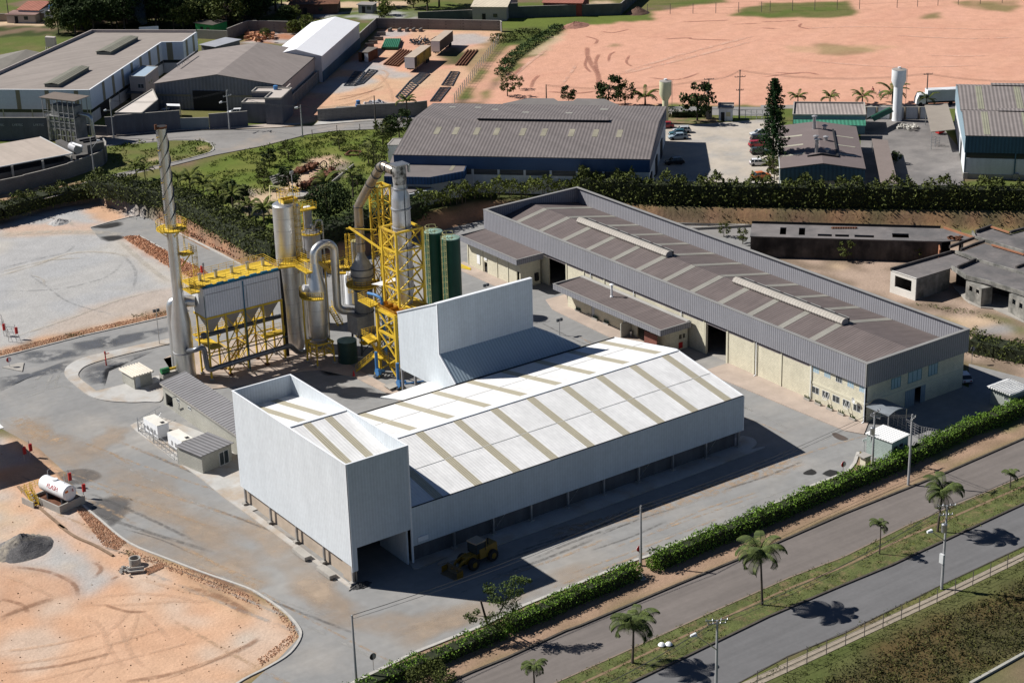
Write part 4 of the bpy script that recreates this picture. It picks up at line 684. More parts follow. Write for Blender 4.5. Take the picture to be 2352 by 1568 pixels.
part('vent_pipe','white',t,lambda b:(b.lathe((177.5,222.8),[(.3,4.5),(.3,4.75),(.17,4.8),(.17,6.3),(.2,6.31),(.2,6.5)],12),b.lathe((177.5,222.8),[(.38,6.7),(.38,6.78),(.1,6.95)],12),b.bar((177.5,222.8,6.4),(177.5,222.8,6.75),.12)),True)
part('fire_box','red',t,lambda b:b.box(178.1,178.9,206.5,206.57,.3,1.3))
tag(part('fire_extinguisher','red',None,lambda b:b.lathe(at('BB',600,900,0),[(.28,.0),(.25,.6),(.16,1.0),(.08,1.25),(.04,1.35)],10),True),'tall red extinguisher cart near the canteen brick panel','fire extinguisher')
for i,(f_,x_,y_,c_)in enumerate((('BB',105,690,mat('orange bin',(.5,.25,.03))),('BB',155,705,'red'),('BB',205,800,'metal'))):
    b0=at(f_,x_,y_);tag(part('waste_bin',c_,None,lambda b:b.lathe(b0,[(.22,.05),(.25,.9),(.27,.9),(.27,1.0)],10)),('orange','red','steel')[i]+' waste bin standing at the canteen wall','bin')
for i,(f_,x_,y_)in enumerate((('BB',-1210,175),('N',1110,1085),('N',1210,1125),('N',1255,1155),('N',1350,1195))):
    if i==0:continue
    b0=at(f_,x_,y_);p=thing('planter','low concrete planter in front of the canteen annex, %s from the far end'%['','first','second','third','fourth'][i],'planter',b0,'planters before the canteen')
    part('trough','conc',p,lambda b:b.box(b0.x-.25,b0.x+.25,b0.y-.7,b0.y+.7,.1,.45));part('plants','green',p,lambda b:[b.bar((b0.x,b0.y-.6+.2*k,.4),(b0.x+random.uniform(-.15,.15),b0.y-.6+.2*k,.8),.1)for k in range(7)])
b0=at('AA',300,190);tag(part('beam_stack',mat('yellow beams',(.6,.45,.03),.6),None,lambda b:[b.bar(at('AA',215,110+14*k)+V((0,0,.1+.1*(k%2))),at('AA',390,185+6*k)+V((0,0,.1+.1*(k%2))),.14)for k in range(6)]),'stack of long yellow beams lying at the annex corner','beams')
t=thing('substation_hut','pale green block hut with white ribbed roof behind the hedge','hut',(170,160,0))
P1=at('T',1120,1075,3.1);P2=at('T',1268,1003,3.1);P3=at('T',1080,905,3.1);F=Frame(P1,P2,P3)
part('wall',mat('pale green block',(.36,.43,.40),.9,brick=(.4,.2),var=.06),t,lambda b:b.fbox(F,.12,F.w-.12,.12,F.d-.12,0,3.0));part('roof',mat('white ribbed sheet',(.78,.78,.76),.6,rib=(tuple(F.v),.45,.2,.06),var=.03),t,lambda b:b.fbox(F,-.05,F.w+.05,-.05,F.d+.05,3.0,3.12))
for a in(.5,1.7):window(t,F(a,.12),F.u,-F.v,.9,1.7,2.25,mull=0,fr='steel_grey')
t=thing('gatehouse','small block gatehouse with white ribbed roof at the right edge','hut',at('T',2105,770))
P1=at('T',2130,670,2.9);P2=at('T',2300,605,2.9);P3=at('T',2130,510,2.9);F=Frame(P1,P2,P3)
part('wall',mat('grey green block',(.36,.39,.36),.9,brick=(.4,.2),var=.06),t,lambda b:b.fbox(F,.5,F.w-.3,.5,F.d-.5,0,2.8));part('roof',mat('white ribbed sheet',(.78,.78,.76),.6),t,lambda b:[b.tube([F(-.1,.2+.42*k,2.86),F(F.w+.1,.2+.42*k,2.86)],.15,6)for k in range(int(F.d/.42))]+[b.fbox(F,0,F.w,0,F.d,2.78,2.86)])
window(t,F(.5,1.6),-F.v,-F.u,.8,1.5,2.2,mull=1)
t=thing('meter_cabinet','cream block meter cabinet with slab top beside the hedge end','cabinet',at('T',905,1300));b0=at('T',905,1300)
part('body','beam',t,lambda b:b.box(b0.x-.5,b0.x+.5,b0.y-.1,b0.y+.9,0,1.9));part('slab','conc',t,lambda b:b.box(b0.x-.9,b0.x+.6,b0.y-.2,b0.y+1.2,1.9,2.0))
ruin=mat('weathered dark concrete',(.085,.075,.07),.95,var=.25,vs=.3,c2=(.03,.028,.028),c2s=.25,streak=(0,1,1,.3,.1));slab=mat('roof slab',(.17,.155,.15),.95,var=.18,vs=.25,c2=(.11,.105,.105),c2s=.15);ruinl=mat('raw render',(.27,.26,.235),.95,var=.2,vs=.6,c2=(.12,.12,.11),c2s=.4,streak=(0,1,1,.2,.2));brk=mat('orange brick',(.40,.18,.10),.95,brick=(.3,.15),var=.2)
t=thing('unfinished_building','long dark unfinished concrete building with open roof hatches','building',(235,222,0))
A,B,C2,D2,E2=at('O',470,448,4),at('O',1790,484,4),at('O',2010,465,4),at('O',1800,395,4),at('O',480,366,4);F=Frame(A,B,at('O',1800,395,4))
part('wall',ruin,t,lambda b:(b.wall(F(.1,.1).to_2d(),F(F.w,.1).to_2d(),0,3.85,.2),b.fbox(F,.1,.3,.3,F.d-.1,0,3.85),b.fbox(F,.3,F.w+2,F.d-.3,F.d-.1,0,3.85),b.fbox(F,F.w+3.5,F.w+3.7,0,F.d,0,3.85)))
hat=[(.155,.188,.2,.75),(.255,.288,.2,.75),(.355,.43,.15,.32),(.447,.52,.15,.32),(.548,.65,.15,.32),(.745,.832,.2,.52)]
def slab_holes(b,F,w,d,z0,z1,H):
    S=sorted({0,w,*[h[0]*w for h in H],*[h[1]*w for h in H]})
    for s0,s1 in zip(S,S[1:]):
        hh=[h for h in H if h[0]*w<=s0+1e-6 and h[1]*w>=s1-1e-6];Y=[0,d]if not hh else[0,hh[0][2]*d,hh[0][3]*d,d]
        for k in range(0,len(Y),2):b.fbox(F,s0,s1,Y[k],Y[k+1],z0,z1)
part('roof_slab',slab,t,lambda b:slab_holes(b,F,F.w,F.d,3.85,4.05,hat));part('roof_slab',slab,t,lambda b:b.prism([F(F.w,0),C2,D2,F(F.w,F.d)],3.85,4.04))
part('parapet','black',t,lambda b:b.fbox(F,0,F.w,F.d,F.d+.12,4.0,4.5));part('brick_panel',brk,t,lambda b:b.fbox(F,F.w-.6,F.w-.4,-2.8,-.1,0,3.4));part('brick_parapet',brk,t,lambda b:b.bar((D2.x,D2.y,4.2),(C2.x,C2.y,4.2),.2,.4))
part('brick_heap','rust',t,lambda b:[b.box(p.x-.25,p.x+.25,p.y-.25,p.y+.25,4.04,4.25)for p in[at('CC',950+random.random()*150,150+random.random()*40,4.05)for _ in range(26)]]+[b.box(p.x-.3,p.x+.3,p.y-.2,p.y+.2,4.04,4.3)for p in[at('O',1040+k*17,393,4.05)for k in range(10)]])
t=thing('unfinished_building','unfinished low building with white end wall and square black opening','building',(230,200,0))
A,B,C3=at('CC',258,550,4),at('CC',562,650,4),at('CC',1275,430,4)
L1=[at('CC',258,550,4),at('CC',562,650,4),at('CC',985,520,4),at('CC',970,345,4)];F=Frame(L1[0],L1[1],at('CC',985,520,4))
part('end_wall',mat('white render',(.62,.60,.56),.9,var=.08),t,lambda b:b.wall(F(0,0).to_2d(),F(F.w,0).to_2d(),0,4,.2,[(F.w*.18,F.w*.83,1.3,3.3)]))
part('wall',ruinl,t,lambda b:(b.fbox(F,F.w-.2,F.w,.2,F.d,0,3.8),b.fbox(F,0,.2,.2,F.d,0,4)))
part('roof_slab',slab,t,lambda b:b.prism(L1[:3]+[at('CC',1230,440,4),at('CC',1000,350,4)],3.8,3.95));part('parapet',ruin,t,lambda b:(b.bar((L1[0].x,L1[0].y,4.15),(L1[3].x,L1[3].y,4.15),.3,.5),))
Q=ptl('CC',985,520,1160,625,1390,700,1710,780,1900,840,2300,960,2300,700,1840,590,1275,440,z=4)
part('roof_slab',slab,t,lambda b:b.prism(Q,3.75,3.92));part('roof_slab',slab,t,lambda b:b.prism(ptl('CC',1080,330,1370,225,1844,375,2200,480,2200,660,1840,560,1300,420,z=4.2),3.95,4.1));part('roof_slab',slab,t,lambda b:b.prism(ptl('CC',1250,110,1450,45,1680,120,1900,60,2300,60,2300,460,1844,330,1260,165,z=4),3.8,3.95))
edge=ptl('CC',985,520,1160,635,1390,690,1710,790,1900,850,2300,970,z=4)
mb=MB()
for a,b_ in zip(edge,edge[1:]):mb.bar((a.x,a.y,4.0),(b_.x,b_.y,4.0),.25,.75)
for q in(ptl('CC',1030,335,1300,440,1844,600,2300,730,z=4),ptl('CC',1230,100,1260,165,1844,340,2300,480,z=4)):
    for a,b_ in zip(q,q[1:]):mb.bar((a.x,a.y,4.05),(b_.x,b_.y,4.05),.3,.6)
[q.build('concrete_fascia',ruinl,t)for q in mb.pieces()]
mb=MB()
for q in(ptl('CC',1060,530,1270,440,z=4),ptl('CC',1090,325,1370,220,z=4),ptl('CC',1270,105,1455,40,z=4),ptl('CC',1680,115,1900,55,z=4),ptl('CC',960,290,1240,185,z=4),ptl('CC',1750,535,1900,480,z=4)):mb.bar((q[0].x,q[0].y,4.25),(q[1].x,q[1].y,4.25),.35,.5)
[q.build('roof_upstand',ruin,t)for q in mb.pieces()];part('brick_parapet',brk,t,lambda b:(b.bar(at('CC',1460,250,4.4),at('CC',1844,365,4.4),.3,.25),b.bar(at('CC',1455,35,4.4),at('CC',1670,105,4.4),.3,.25)))
for q in((1140,905,1325,1000),(1650,1060,1840,1170)):
    a,b_=at('CC',q[0],q[1]),at('CC',q[2],q[3]);Fb=Frame(a,b_,d=2.2);part('bay_wall',ruinl,t,lambda b:(b.wall(Fb(0,0).to_2d(),Fb(Fb.w,0).to_2d(),.3,3.3,.15,[(Fb.w*.22,Fb.w*.42,2.0,2.9),(Fb.w*.65,Fb.w*.85,2.0,2.9)]),b.fbox(Fb,0,.15,.15,2.2,.3,3.3),b.fbox(Fb,Fb.w-.15,Fb.w,.15,2.2,.3,3.3),b.fbox(Fb,0,Fb.w,0,2.2,3.3,3.42)))
part('back_wall',ruin,t,lambda b:b.wall((at('CC',965,770)+V((2.5,1,0))).to_2d(),(at('CC',1840,1050)+V((3.5,3,0))).to_2d(),0,3.8,.2));part('floor_slab','conc',t,lambda b:b.prism(ptl('CC',1135,905,1190,950,1330,1005,1480,1020,1690,1110,1844,1180,2300,1300,2300,1000,1700,850,1000,750),0.02,.25))
# ================================================================ PROCESS PLANT
def rail(mb,pts,h=1.05,posts=1.3,r=.045):
    for a,b in zip(pts,pts[1:]):
        a,b=V(a),V(b);n=max(1,int((b-a).length/posts))
        for k in range(n+1):p=a.lerp(b,k/n);mb.bar(p,p+V((0,0,h)),r)
        for z in(h,h*.66,h*.33):mb.bar(a+V((0,0,z)),b+V((0,0,z)),r)
def ring_pts(c,r,z,a0=0,a1=360,n=20):return[V((c[0]+r*math.cos(R_(a0+(a1-a0)*k/n)),c[1]+r*math.sin(R_(a0+(a1-a0)*k/n)),z))for k in range(n+1)]
def ring_platform(par,c,r0,r1,z,a0=0,a1=360,th=.22):
    mb=MB();A,B=ring_pts(c,r0,z,a0,a1),ring_pts(c,r1,z,a0,a1)
    for k in range(len(A)-1):mb.hexa([*[V((p.x,p.y,zz))for zz in(z-th,z)for p in(A[k],B[k],B[k+1],A[k+1])]])
    o=mb.build('platform','yellow',par);mb=MB();rail(mb,B,posts=.6);mb.build('railing','yellow',o);return o
def walkway(par,pts,w=1.0,th=.22,m='yellow',sides=(1,-1)):
    mb=MB();rl=MB()
    for a,b in zip(pts,pts[1:]):
        a,b=V(a),V(b);mb.bar(a-V((0,0,th/2)),b-V((0,0,th/2)),w,th);n=(b-a).cross(V((0,0,1))).normalized()*w/2
        for s_ in sides:rail(rl,[a+n*s_,b+n*s_])
    o=mb.build('walkway',m,par);rl.build('railing',m,o);return o
def stairs(par,a,b,w=.9):
    a,b=V(a),V(b);mb=MB();n=int(abs(b.z-a.z)/.25);side=(b-a).cross(V((0,0,1))).normalized()*w/2
    for s_ in(1,-1):mb.bar(a+side*s_,b+side*s_,.08,.25)
    d=(b-a);d.z=0;d.normalize()
    for k in range(n):p=a.lerp(b,(k+.5)/n);mb.bar(p-side,p+side,.25,.05)
    o=mb.build('stair_flight','yellow',par);rl=MB();rail(rl,[a+side,b+side]);rail(rl,[a-side,b-side]);rl.build('railing','yellow',o);return o
def ladder(par,x,y,z0,z1,d=(0,-1),m='yellow',cage=True):
    mb=MB();dx,dy=d;sx,sy=-dy*.22,dx*.22
    mb.bar((x+sx,y+sy,z0),(x+sx,y+sy,z1),.05);mb.bar((x-sx,y-sy,z0),(x-sx,y-sy,z1),.05);z=z0+.3
    while z<z1:mb.bar((x+sx,y+sy,z),(x-sx,y-sy,z),.04);z+=.35
    if cage:
        z=z0+2.2
        cc=(x+dx*.4,y+dy*.4)
        while z<z1:
            P_=ring_pts(cc,.4,z,n=8)
            for a,b in zip(P_,P_[1:]):mb.bar(a,b,.035,.06)
            z+=1.1
        for k in range(5):a=math.atan2(dy,dx)+(-2+k)*.75;mb.bar((cc[0]+.4*math.cos(a),cc[1]+.4*math.sin(a),z0+2.2),(cc[0]+.4*math.cos(a),cc[1]+.4*math.sin(a),z1),.03)
    return mb.build('ladder',m,par)
def bend(P_,n=6):
    out=[V(P_[0][0])]
    for i in range(1,len(P_)-1):
        p,r=V(P_[i][0]),P_[i][1];a=(V(P_[i-1][0])-p).normalized();b=(V(P_[i+1][0])-p).normalized()
        for k in range(n+1):t=k/n;out.append((p+a*r)*(1-t)**2+p*2*t*(1-t)+(p+b*r)*t*t)
    return out+[V(P_[-1][0])]
cx,cy=111.36,246.6
t=thing('chimney','tall silver chimney with spiral strakes around its upper half','chimney',(cx,cy,0))
part('shell','alu',t,lambda b:b.lathe((cx,cy),[(1.62,.1),(1.58,4.6),(1.56,9.3),(.86,13.9),(.86,24.6),(.82,27),(.74,40.3)],28,False),True)
part('flange','steel_grey',t,lambda b:b.lathe((cx,cy),[(1.68,4.45),(1.68,4.6)],28));part('rim','rust',t,lambda b:(b.lathe((cx,cy),[(.80,40.2),(.80,40.5)],24),b.box(cx-1.1,cx-.75,cy-.1,cy+.1,40.1,40.9)))
part('opening','dark',t,lambda b:b.lathe((cx,cy),[(.68,40.5),(.68,40.53)],24))
for s_ in range(3):
    mb=MB();N_=60;prev=None
    for k in range(N_+1):
        a=2*math.pi*(s_/3+k/N_*1.9);z=26+14*k/N_;r=.80-.09*(z-26)/14
        q=[V((cx+(r-.02)*math.cos(a),cy+(r-.02)*math.sin(a),z)),V((cx+(r+.2)*math.cos(a),cy+(r+.2)*math.sin(a),z)),V((cx+(r+.2)*math.cos(a),cy+(r+.2)*math.sin(a),z+.05)),V((cx+(r-.02)*math.cos(a),cy+(r-.02)*math.sin(a),z+.12))]
        if prev:mb.hexa(prev+q)
        prev=q
    mb.build('strake','dark_steel',t)
ring_platform(t,(cx,cy),.86,2.3,24.7);part('bracket','yellow',t,lambda b:[b.bar((cx+.8*math.cos(a),cy+.8*math.sin(a),23.4),(cx+2.1*math.cos(a),cy+2.1*math.sin(a),24.5),.12)for a in(0,1.57,3.14,4.71)])
px_,py_=cx+1.5,cy-1.2
part('platform','yellow',t,lambda b:b.box(cx+.7,cx+2.6,cy-1.6,cy+.2,20.3,20.55));mb=MB();rail(mb,[(cx+.8,cy-1.6,20.55),(cx+2.6,cy-1.6,20.55),(cx+2.6,cy+.2,20.55)],posts=.5);mb.build('railing','yellow',t)
part('bracket','yellow',t,lambda b:b.bar((cx+.8,cy-.6,18.5),(cx+2.3,cy-1.0,20.3),.16));ladder(t,cx+1.9,cy+.1,20.5,25.6,(1,0));ladder(t,cx+2.4,cy-1.2,15.2,21.5,(1,-.2));ladder(t,cx-.95,cy-.3,25,40,(-1,0),'steel_grey',False)
part('clips','yellow',t,lambda b:[b.bar((cx-1.1,cy-.4,z),(cx-.6,cy-.3,z),.12)for z in(27,29.5,32,34.5,37,39)])
part('inlet_duct','alu',t,lambda b:b.tube(bend([((113.95,246.0,12.4),0),((110.9,248.3,12.4),1.1),((110.9,248.3,.2),0)],8),[.9]*20,20),True)
part('drain_pipe','steel_grey',t,lambda b:b.bar((cx-2.0,cy-1,.2),(cx-2.0,cy-1,1),.1))
t=thing('fan_unit','green motor with yellow guard on a white plinth at the foot of the chimney','fan',at('L',1430,545));b0=at('L',1440,560)
part('plinth','conc',t,lambda b:b.box(b0.x-1.2,b0.x+1.4,b0.y-.6,b0.y+.8,0,1.6));part('motor',mat('motor green',(.03,.16,.06),.5),t,lambda b:b.tube([(b0.x-1.2,b0.y,2.1),(b0.x+.1,b0.y,2.1)],.45,12),True);part('guard','yellow',t,lambda b:b.tube([(b0.x+.2,b0.y,2.1),(b0.x+1.3,b0.y,2.1)],.25,8))
fx0,fx1,fy0,fy1,fz0,fz1=113.9,127.15,242.95,246.9,10.47,15.15
t=thing('bag_filter','large grey filter box on a yellow braced steel frame','filter',(120.5,245,0))
part('casing',mat('filter sheet',(.62,.62,.64),.6,rib=(X_,.42,.14),var=.05),t,lambda b:b.box(fx0,fx1,fy0,fy1,fz0,fz1));part('end_sheet',mat('filter end sheet',(.55,.56,.57),.6,rib=(Y_,.42,.16),var=.05),t,lambda b:b.box(fx0-.03,fx0-.003,fy0,fy1,fz0,fz1))
part('door_line','steel_grey',t,lambda b:(b.box(fx0+.3,fx0+6.2,fy0-.06,fy0-.003,14.1,14.2),b.box(fx0+6.9,fx1-.3,fy0-.06,fy0-.003,14.1,14.2),b.box(fx0+7.2,fx0+7.3,fy0-.06,fy0-.003,10.6,14.0),b.box(fx1-.4,fx1-.3,fy0-.06,fy0-.003,10.6,14.0)))
part('header',mat('blue header',(.01,.12,.20),.5),t,lambda b:(b.tube([(fx0+.1,fy0+.25,15.3),(fx1-.3,fy0+.25,15.3)],.14,8),*[b.box(fx0+.6+1.9*k,fx0+1.7+1.9*k,fy0-.05,fy0+.35,15.25,15.65)for k in range(7)],b.bar((fx0+6.7,fy0-.08,10.2),(fx0+6.7,fy0-.08,15),.15)))
part('roof_deck','yellow',t,lambda b:b.box(fx0-.9,fx1+.3,fy0+.7,248.6,15.16,15.36));mb=MB();rail(mb,[(fx0-.9,fy0+.8,15.36),(fx1+.3,fy0+.8,15.36)]);rail(mb,[(fx1+.3,fy0+.8,15.36),(fx1+.3,248.6,15.36),(fx0-.9,248.6,15.36),(fx0-.9,fy0-.3,15.36)]);mb.build('railing','yellow',t)
part('stair_landing','yellow',t,lambda b:b.box(fx0-2.4,fx0-.9,fy0-.8,fy0+2.2,15.1,15.3));mb=MB();rail(mb,[(fx0-.9,fy0-.8,15.3),(fx0-2.4,fy0-.8,15.3),(fx0-2.4,fy0+2.2,15.3)],posts=.6);mb.build('railing','yellow',t)
for k in range(5):xk=fx0+1.2+2.75*k;part('valve','metal',t,lambda b:(b.bar((xk,fy1-.6,15.36),(xk,fy1-.6,16.5),.4),b.bar((xk-.35,fy1-.6,16.5),(xk+.35,fy1-.6,16.5),.2,.2)))
part('warning_light','red',t,lambda b:b.box(fx0+2.0,fx0+2.5,fy1+.3,fy1+.6,16.2,17.3));part('lamp_post','steel_grey',t,lambda b:(b.bar((fx0+1.5,fy1-1.5,15.3),(fx0+1.5,fy1-1.5,18.0),.07),b.bar((fx0+1.5,fy1-1.5,17.9),(fx0+1.5,fy1-1.5,18.5),.3)))
for k in range(4):
    xa,xb=fx0+.15+3.3*k,fx0+3.1+3.3*k;xm=(xa+xb)/2;ymid=(fy0+fy1)/2
    mb=MB();mb.add([(xa,fy0+.1,fz0),(xb,fy0+.1,fz0),(xb,fy1-.1,fz0),(xa,fy1-.1,fz0),(xm-.25,ymid-.25,7.3),(xm+.25,ymid-.25,7.3),(xm+.25,ymid+.25,7.3),(xm-.25,ymid+.25,7.3)],[(0,4,5,1),(1,5,6,2),(2,6,7,3),(3,7,4,0),(4,7,6,5),(0,1,2,3)]);mb.build('hopper','steel_grey',t)
part('screw_conveyor','dark_steel',t,lambda b:(b.tube([(fx0+.3,244.9,6.9),(fx1+.6,244.9,6.9)],.38,10),b.box(fx0,fx0+.7,244.5,245.3,6.5,7.3)))
part('frame_beam','yellow',t,lambda b:(b.box(fx0-.1,fx1+.1,fy0-.1,fy0+.15,fz0-.32,fz0-.003),b.box(fx0-.1,fx1+.1,fy1-.15,fy1+.1,fz0-.32,fz0-.003),b.box(fx0-.1,fx0+.15,fy0+.15,fy1-.15,fz0-.32,fz0-.003),b.box(fx1-.15,fx1+.1,fy0+.15,fy1-.15,fz0-.32,fz0-.003)))
for k in range(5):
    for yy in(243.0,246.3):
        xk=fx0+.1+3.27*k;l=part('leg','yellow',t,lambda b:b.box(xk-.13,xk+.13,yy-.13,yy+.13,.45,fz0-.3))
        part('footing','rust' if k%2 else 'conc',t,lambda b:b.box(xk-.28,xk+.28,yy-.28,yy+.28,.1,.45))
for k in range(4):
    xa,xb=fx0+.1+3.27*k,fx0+.1+3.27*(k+1)
    for yy in(243.0,246.3):
        mb=MB()
        if k in(1,3)or yy>245:mb.bar((xa,yy,.6),(xb,yy,4.4),.13);mb.bar((xb,yy,.6),(xa,yy,4.4),.13)
        if k in(1,2):mb.bar((xa,yy,5.2),(xb,yy,10),.13);mb.bar((xb,yy,5.2),(xa,yy,10),.13)
        for z in(4.6,):mb.bar((xa,yy,z),(xb,yy,z),.15)
        mb.build('cross_brace','yellow',t)
for k in range(5):xk=fx0+.1+3.27*k;part('tie','yellow',t,lambda b:(b.bar((xk,243,4.6),(xk,246.3,4.6),.13),b.bar((xk,243,1),(xk,246.3,4.5),.08)))
part('deck','yellow',t,lambda b:b.box(fx0+.2,fx0+2.2,fy0-.6,fy1+1.2,5.3,5.45));walkway(t,[(fx0+.2,fy1+1.3,6.1),(fx1,fy1+1.3,6.1)],1.0);walkway(t,[(fx0+10,243.9,4.8),(fx1+.3,243.9,4.8)],1.5);stairs(t,(fx0+3.9,245.4,.2),(fx0+9.2,246.0,5.6),.8)
part('cable_tray',mat('dull teal pipe',(.06,.11,.11),.5),t,lambda b:(b.bar((fx0+.1,242.6,4.2),(fx0+13.6,242.6,4.2),.14),b.bar((fx0+6.7,242.75,.3),(fx0+6.7,242.75,10.4),.2),b.bar((fx0,242.9,4.3),(fx0,242.9,14),.1)))
part('downcomer','dark',t,lambda b:(b.tube([(fx1+.35,243.6,15.1),(fx1+.55,243.4,9),(fx1+.6,243.4,.5)],.28,10),))
t=thing('flue_pipe','long dark grey pipe snaking from chimney base along the filter frame','pipe',(120,241.8,0))
part('pipe',mat('dull steel pipe',(.17,.18,.20),.42,metal=.7,var=.15),t,lambda b:b.tube(bend([((111.3,245.2,5.0),0),((111.2,242.0,6.2),.7),((112.6,241.8,6.5),.8),((112.9,241.8,2.3),.9),((114.4,241.8,2.5),.3),((127.4,241.8,2.9),.6),((128.9,241.8,1.2),.6),((130.2,241.8,1.2),.6),((130.9,242.2,3.0),0)],6),.40,16),True)
part('flange','steel_grey',t,lambda b:[b.tube([(x,241.8,2.47+.03*(x-114)),(x+.08,241.8,2.47+.03*(x-114))],.47,14)for x in(117,124.4)])
sx,sy=131.1,247.2
t=thing('silo','tallest shiny silver silo with yellow railed hatch on top','silo',(sx,sy,0))
part('shell','alu',t,lambda b:b.lathe((sx,sy),[(1.91,.1),(1.91,24.2),(1.6,24.45)],32),True);part('seam','steel_grey',t,lambda b:[b.lathe((sx,sy),[(1.925,z),(1.925,z+.04)],32)for z in(3,5.5,8,10.5,13,15.6,18,20.2,22.2)])
part('side_shell','alu',t,lambda b:b.lathe((sx+1.5,sy+.3),[(1.25,.1),(1.25,23.6)],20),True)
part('hatch','yellow',t,lambda b:(b.box(sx-.4,sx+2.2,sy-.6,sy-.45,24.4,25),b.box(sx-.4,sx+2.2,sy+.9,sy+1.05,24.4,25),b.box(sx-.4,sx-.25,sy-.45,sy+.9,24.4,25),b.box(sx+2.05,sx+2.2,sy-.45,sy+.9,24.4,25)));mb=MB();rail(mb,[(sx-.5,sy-.8,25),(sx+2.5,sy-.8,25),(sx+2.5,sy+1.3,25),(sx-.5,sy+1.3,25),(sx-.5,sy-.8,25)],1.5,.7);mb.build('railing','yellow',t)
part('lamp_post','steel_grey',t,lambda b:(b.bar((sx+1.2,sy-1,24.4),(sx+1.2,sy-1,29.3),.09),b.box(sx+.9,sx+1.5,sy-1.1,sy-.9,29.2,29.6),b.bar((sx-1,sy-.8,24.4),(sx-1.2,sy-.8,27.6),.06)));part('lamp_arm',mat('pale yellow',(.6,.55,.3),.6),t,lambda b:(b.bar((sx-1.2,sy-.8,27.5),(sx-2.6,sy-.6,27.9),.3,.08),b.bar((sx-2.6,sy-.6,27.9),(sx-2.7,sy-.6,25.6),.2,.08)))
ladder(t,sx+.9,sy-1.75,13,25,(.3,-1));ring_platform(t,(sx,sy),1.9,2.9,15.2,-150,10)
p=aty('EE',585,800,253.);tx,ty,tzz=p.x,253.,p.z
t=thing('steel_tank','dull grey round tank with railed top behind the arched duct','tank',(tx,ty,0))
part('shell',mat('dull tank steel',(.34,.34,.35),.45,metal=.5,var=.1),t,lambda b:b.lathe((tx,ty),[(1.5,.1),(1.5,tzz),(1.2,tzz+.15)],28),True);part('seam','steel_grey',t,lambda b:[b.lathe((tx,ty),[(1.515,z),(1.515,z+.05)],28)for z in np.arange(4,tzz,2.0)]);ring_platform(t,(tx,ty),1.5,1.9,tzz,0,360)
part('downpipe','metal',t,lambda b:b.tube(bend([((tx+.6,ty,tzz+.2),0),((tx+1.0,ty-.4,tzz+1.9),.5),((tx+1.9,ty-.5,tzz+1.6),.3),((tx+2.0,ty-.5,.3),0)]),.14,8));part('elbow','metal',t,lambda b:b.tube(bend([((tx+.2,ty-.4,tzz),0),((tx+.2,ty-.4,tzz+1.2),.3),((tx-.3,ty-.6,tzz+1.3),0)]),.2,8))
q=aty('EE',515,410,254.5);t=thing('vent_tower','slim grey filter cylinder with yellow ladder frame beside the tallest silo','cylinder',(q.x,254.5,0))
part('shell','steel_grey',t,lambda b:b.lathe((q.x,254.5),[(.72,.1),(.72,q.z-.2),(.5,q.z)],18),True);part('pulse_cap','white',t,lambda b:b.lathe((q.x,254.5),[(.6,q.z),(.6,q.z+.35),(.3,q.z+.45)],12))
part('frame','yellow',t,lambda b:[b.bar((q.x+dx,253.8+dy,10),(q.x+dx,253.8+dy,q.z+1),.12)for dx in(-2.6,-1.2)for dy in(0,1)]+[b.bar((q.x-2.6,253.8+dy,z),(q.x-1.2,253.8+dy,z),.1)for dy in(0,1)for z in np.arange(11,q.z+1,1.4)]);walkway(t,[(q.x-2.8,253.6,q.z+.3),(q.x+1,253.6,q.z+.3)],1.1)
vx,vy=132.0,240.33
t=thing('cyclone_vessel','shiny silver vessel with cone top and huge arched duct','vessel',(vx,vy,0))
part('shell','alu',t,lambda b:b.lathe((vx,vy),[(1.1,2.0),(1.62,3.3),(1.62,11.9),(1.55,12.1),(.62,16.2)],32),True);part('flange','steel_grey',t,lambda b:b.lathe((vx,vy),[(1.72,3.6),(1.72,3.8)],32));part('seam','steel_grey',t,lambda b:[b.lathe((vx,vy),[(1.635,z),(1.635,z+.04)],32)for z in(6,8.5,11)])
part('arched_duct','alu',t,lambda b:b.tube([(vx,vy,16.1),(vx,vy,17.0)]+[(vx+1.85-1.85*math.cos(a),vy,17.3+1.5*math.sin(a))for a in np.linspace(.05,math.pi-.05,16)]+[(vx+3.7,vy,16.5),(vx+3.65,vy,8.6)]+[(vx+3.65+1.6*(1-math.cos(a)),vy-.3*(1-math.cos(a)),8.4-1.5*math.sin(a))for a in np.linspace(.1,1.5,7)]+[(vx+6.2,vy-.9,6.75)],.66,22),True)
ring_platform(t,(vx,vy),1.65,2.7,10.9,120,265)
part('manhole','white',t,lambda b:b.tube([(vx-1.4,vy+.2,12.2),(vx-2.1,vy+.3,12.4)],.5,12),True);part('strut','yellow',t,lambda b:b.bar((vx-2.2,vy+.6,2.0),(vx-2.2,vy+.6,10.8),.2))
feet=[at('J',1740,590),at('J',1870,660),at('J',2090,600)];f4=feet[0]+feet[2]-feet[1];ft=feet+[f4]
for i,f_ in enumerate(ft):part('leg','yellow',t,lambda b:b.bar((f_.x,f_.y,.3),(vx+(f_.x-vx)*.9,vy+(f_.y-vy)*.9,3.9),.2))
for i,f_ in enumerate(ft):part('footing','conc',t,lambda b:b.box(f_.x-.3,f_.x+.3,f_.y-.3,f_.y+.3,.1,.35));g_=ft[(i+1)%4];part('brace','yellow',t,lambda b:(b.bar((f_.x,f_.y,2.0),(g_.x,g_.y,2.0),.18),b.bar((f_.x,f_.y,3.7),(g_.x,g_.y,3.7),.2),b.bar((f_.x,f_.y,2.0),((f_.x+g_.x)/2,(f_.y+g_.y)/2,3.7),.1),b.bar((g_.x,g_.y,2.0),((f_.x+g_.x)/2,(f_.y+g_.y)/2,3.7),.1)))
mb=MB();rail(mb,[(ft[1].x,ft[1].y,2.1),(ft[2].x,ft[2].y,2.1)],.8,.6);mb.build('railing','yellow',t)
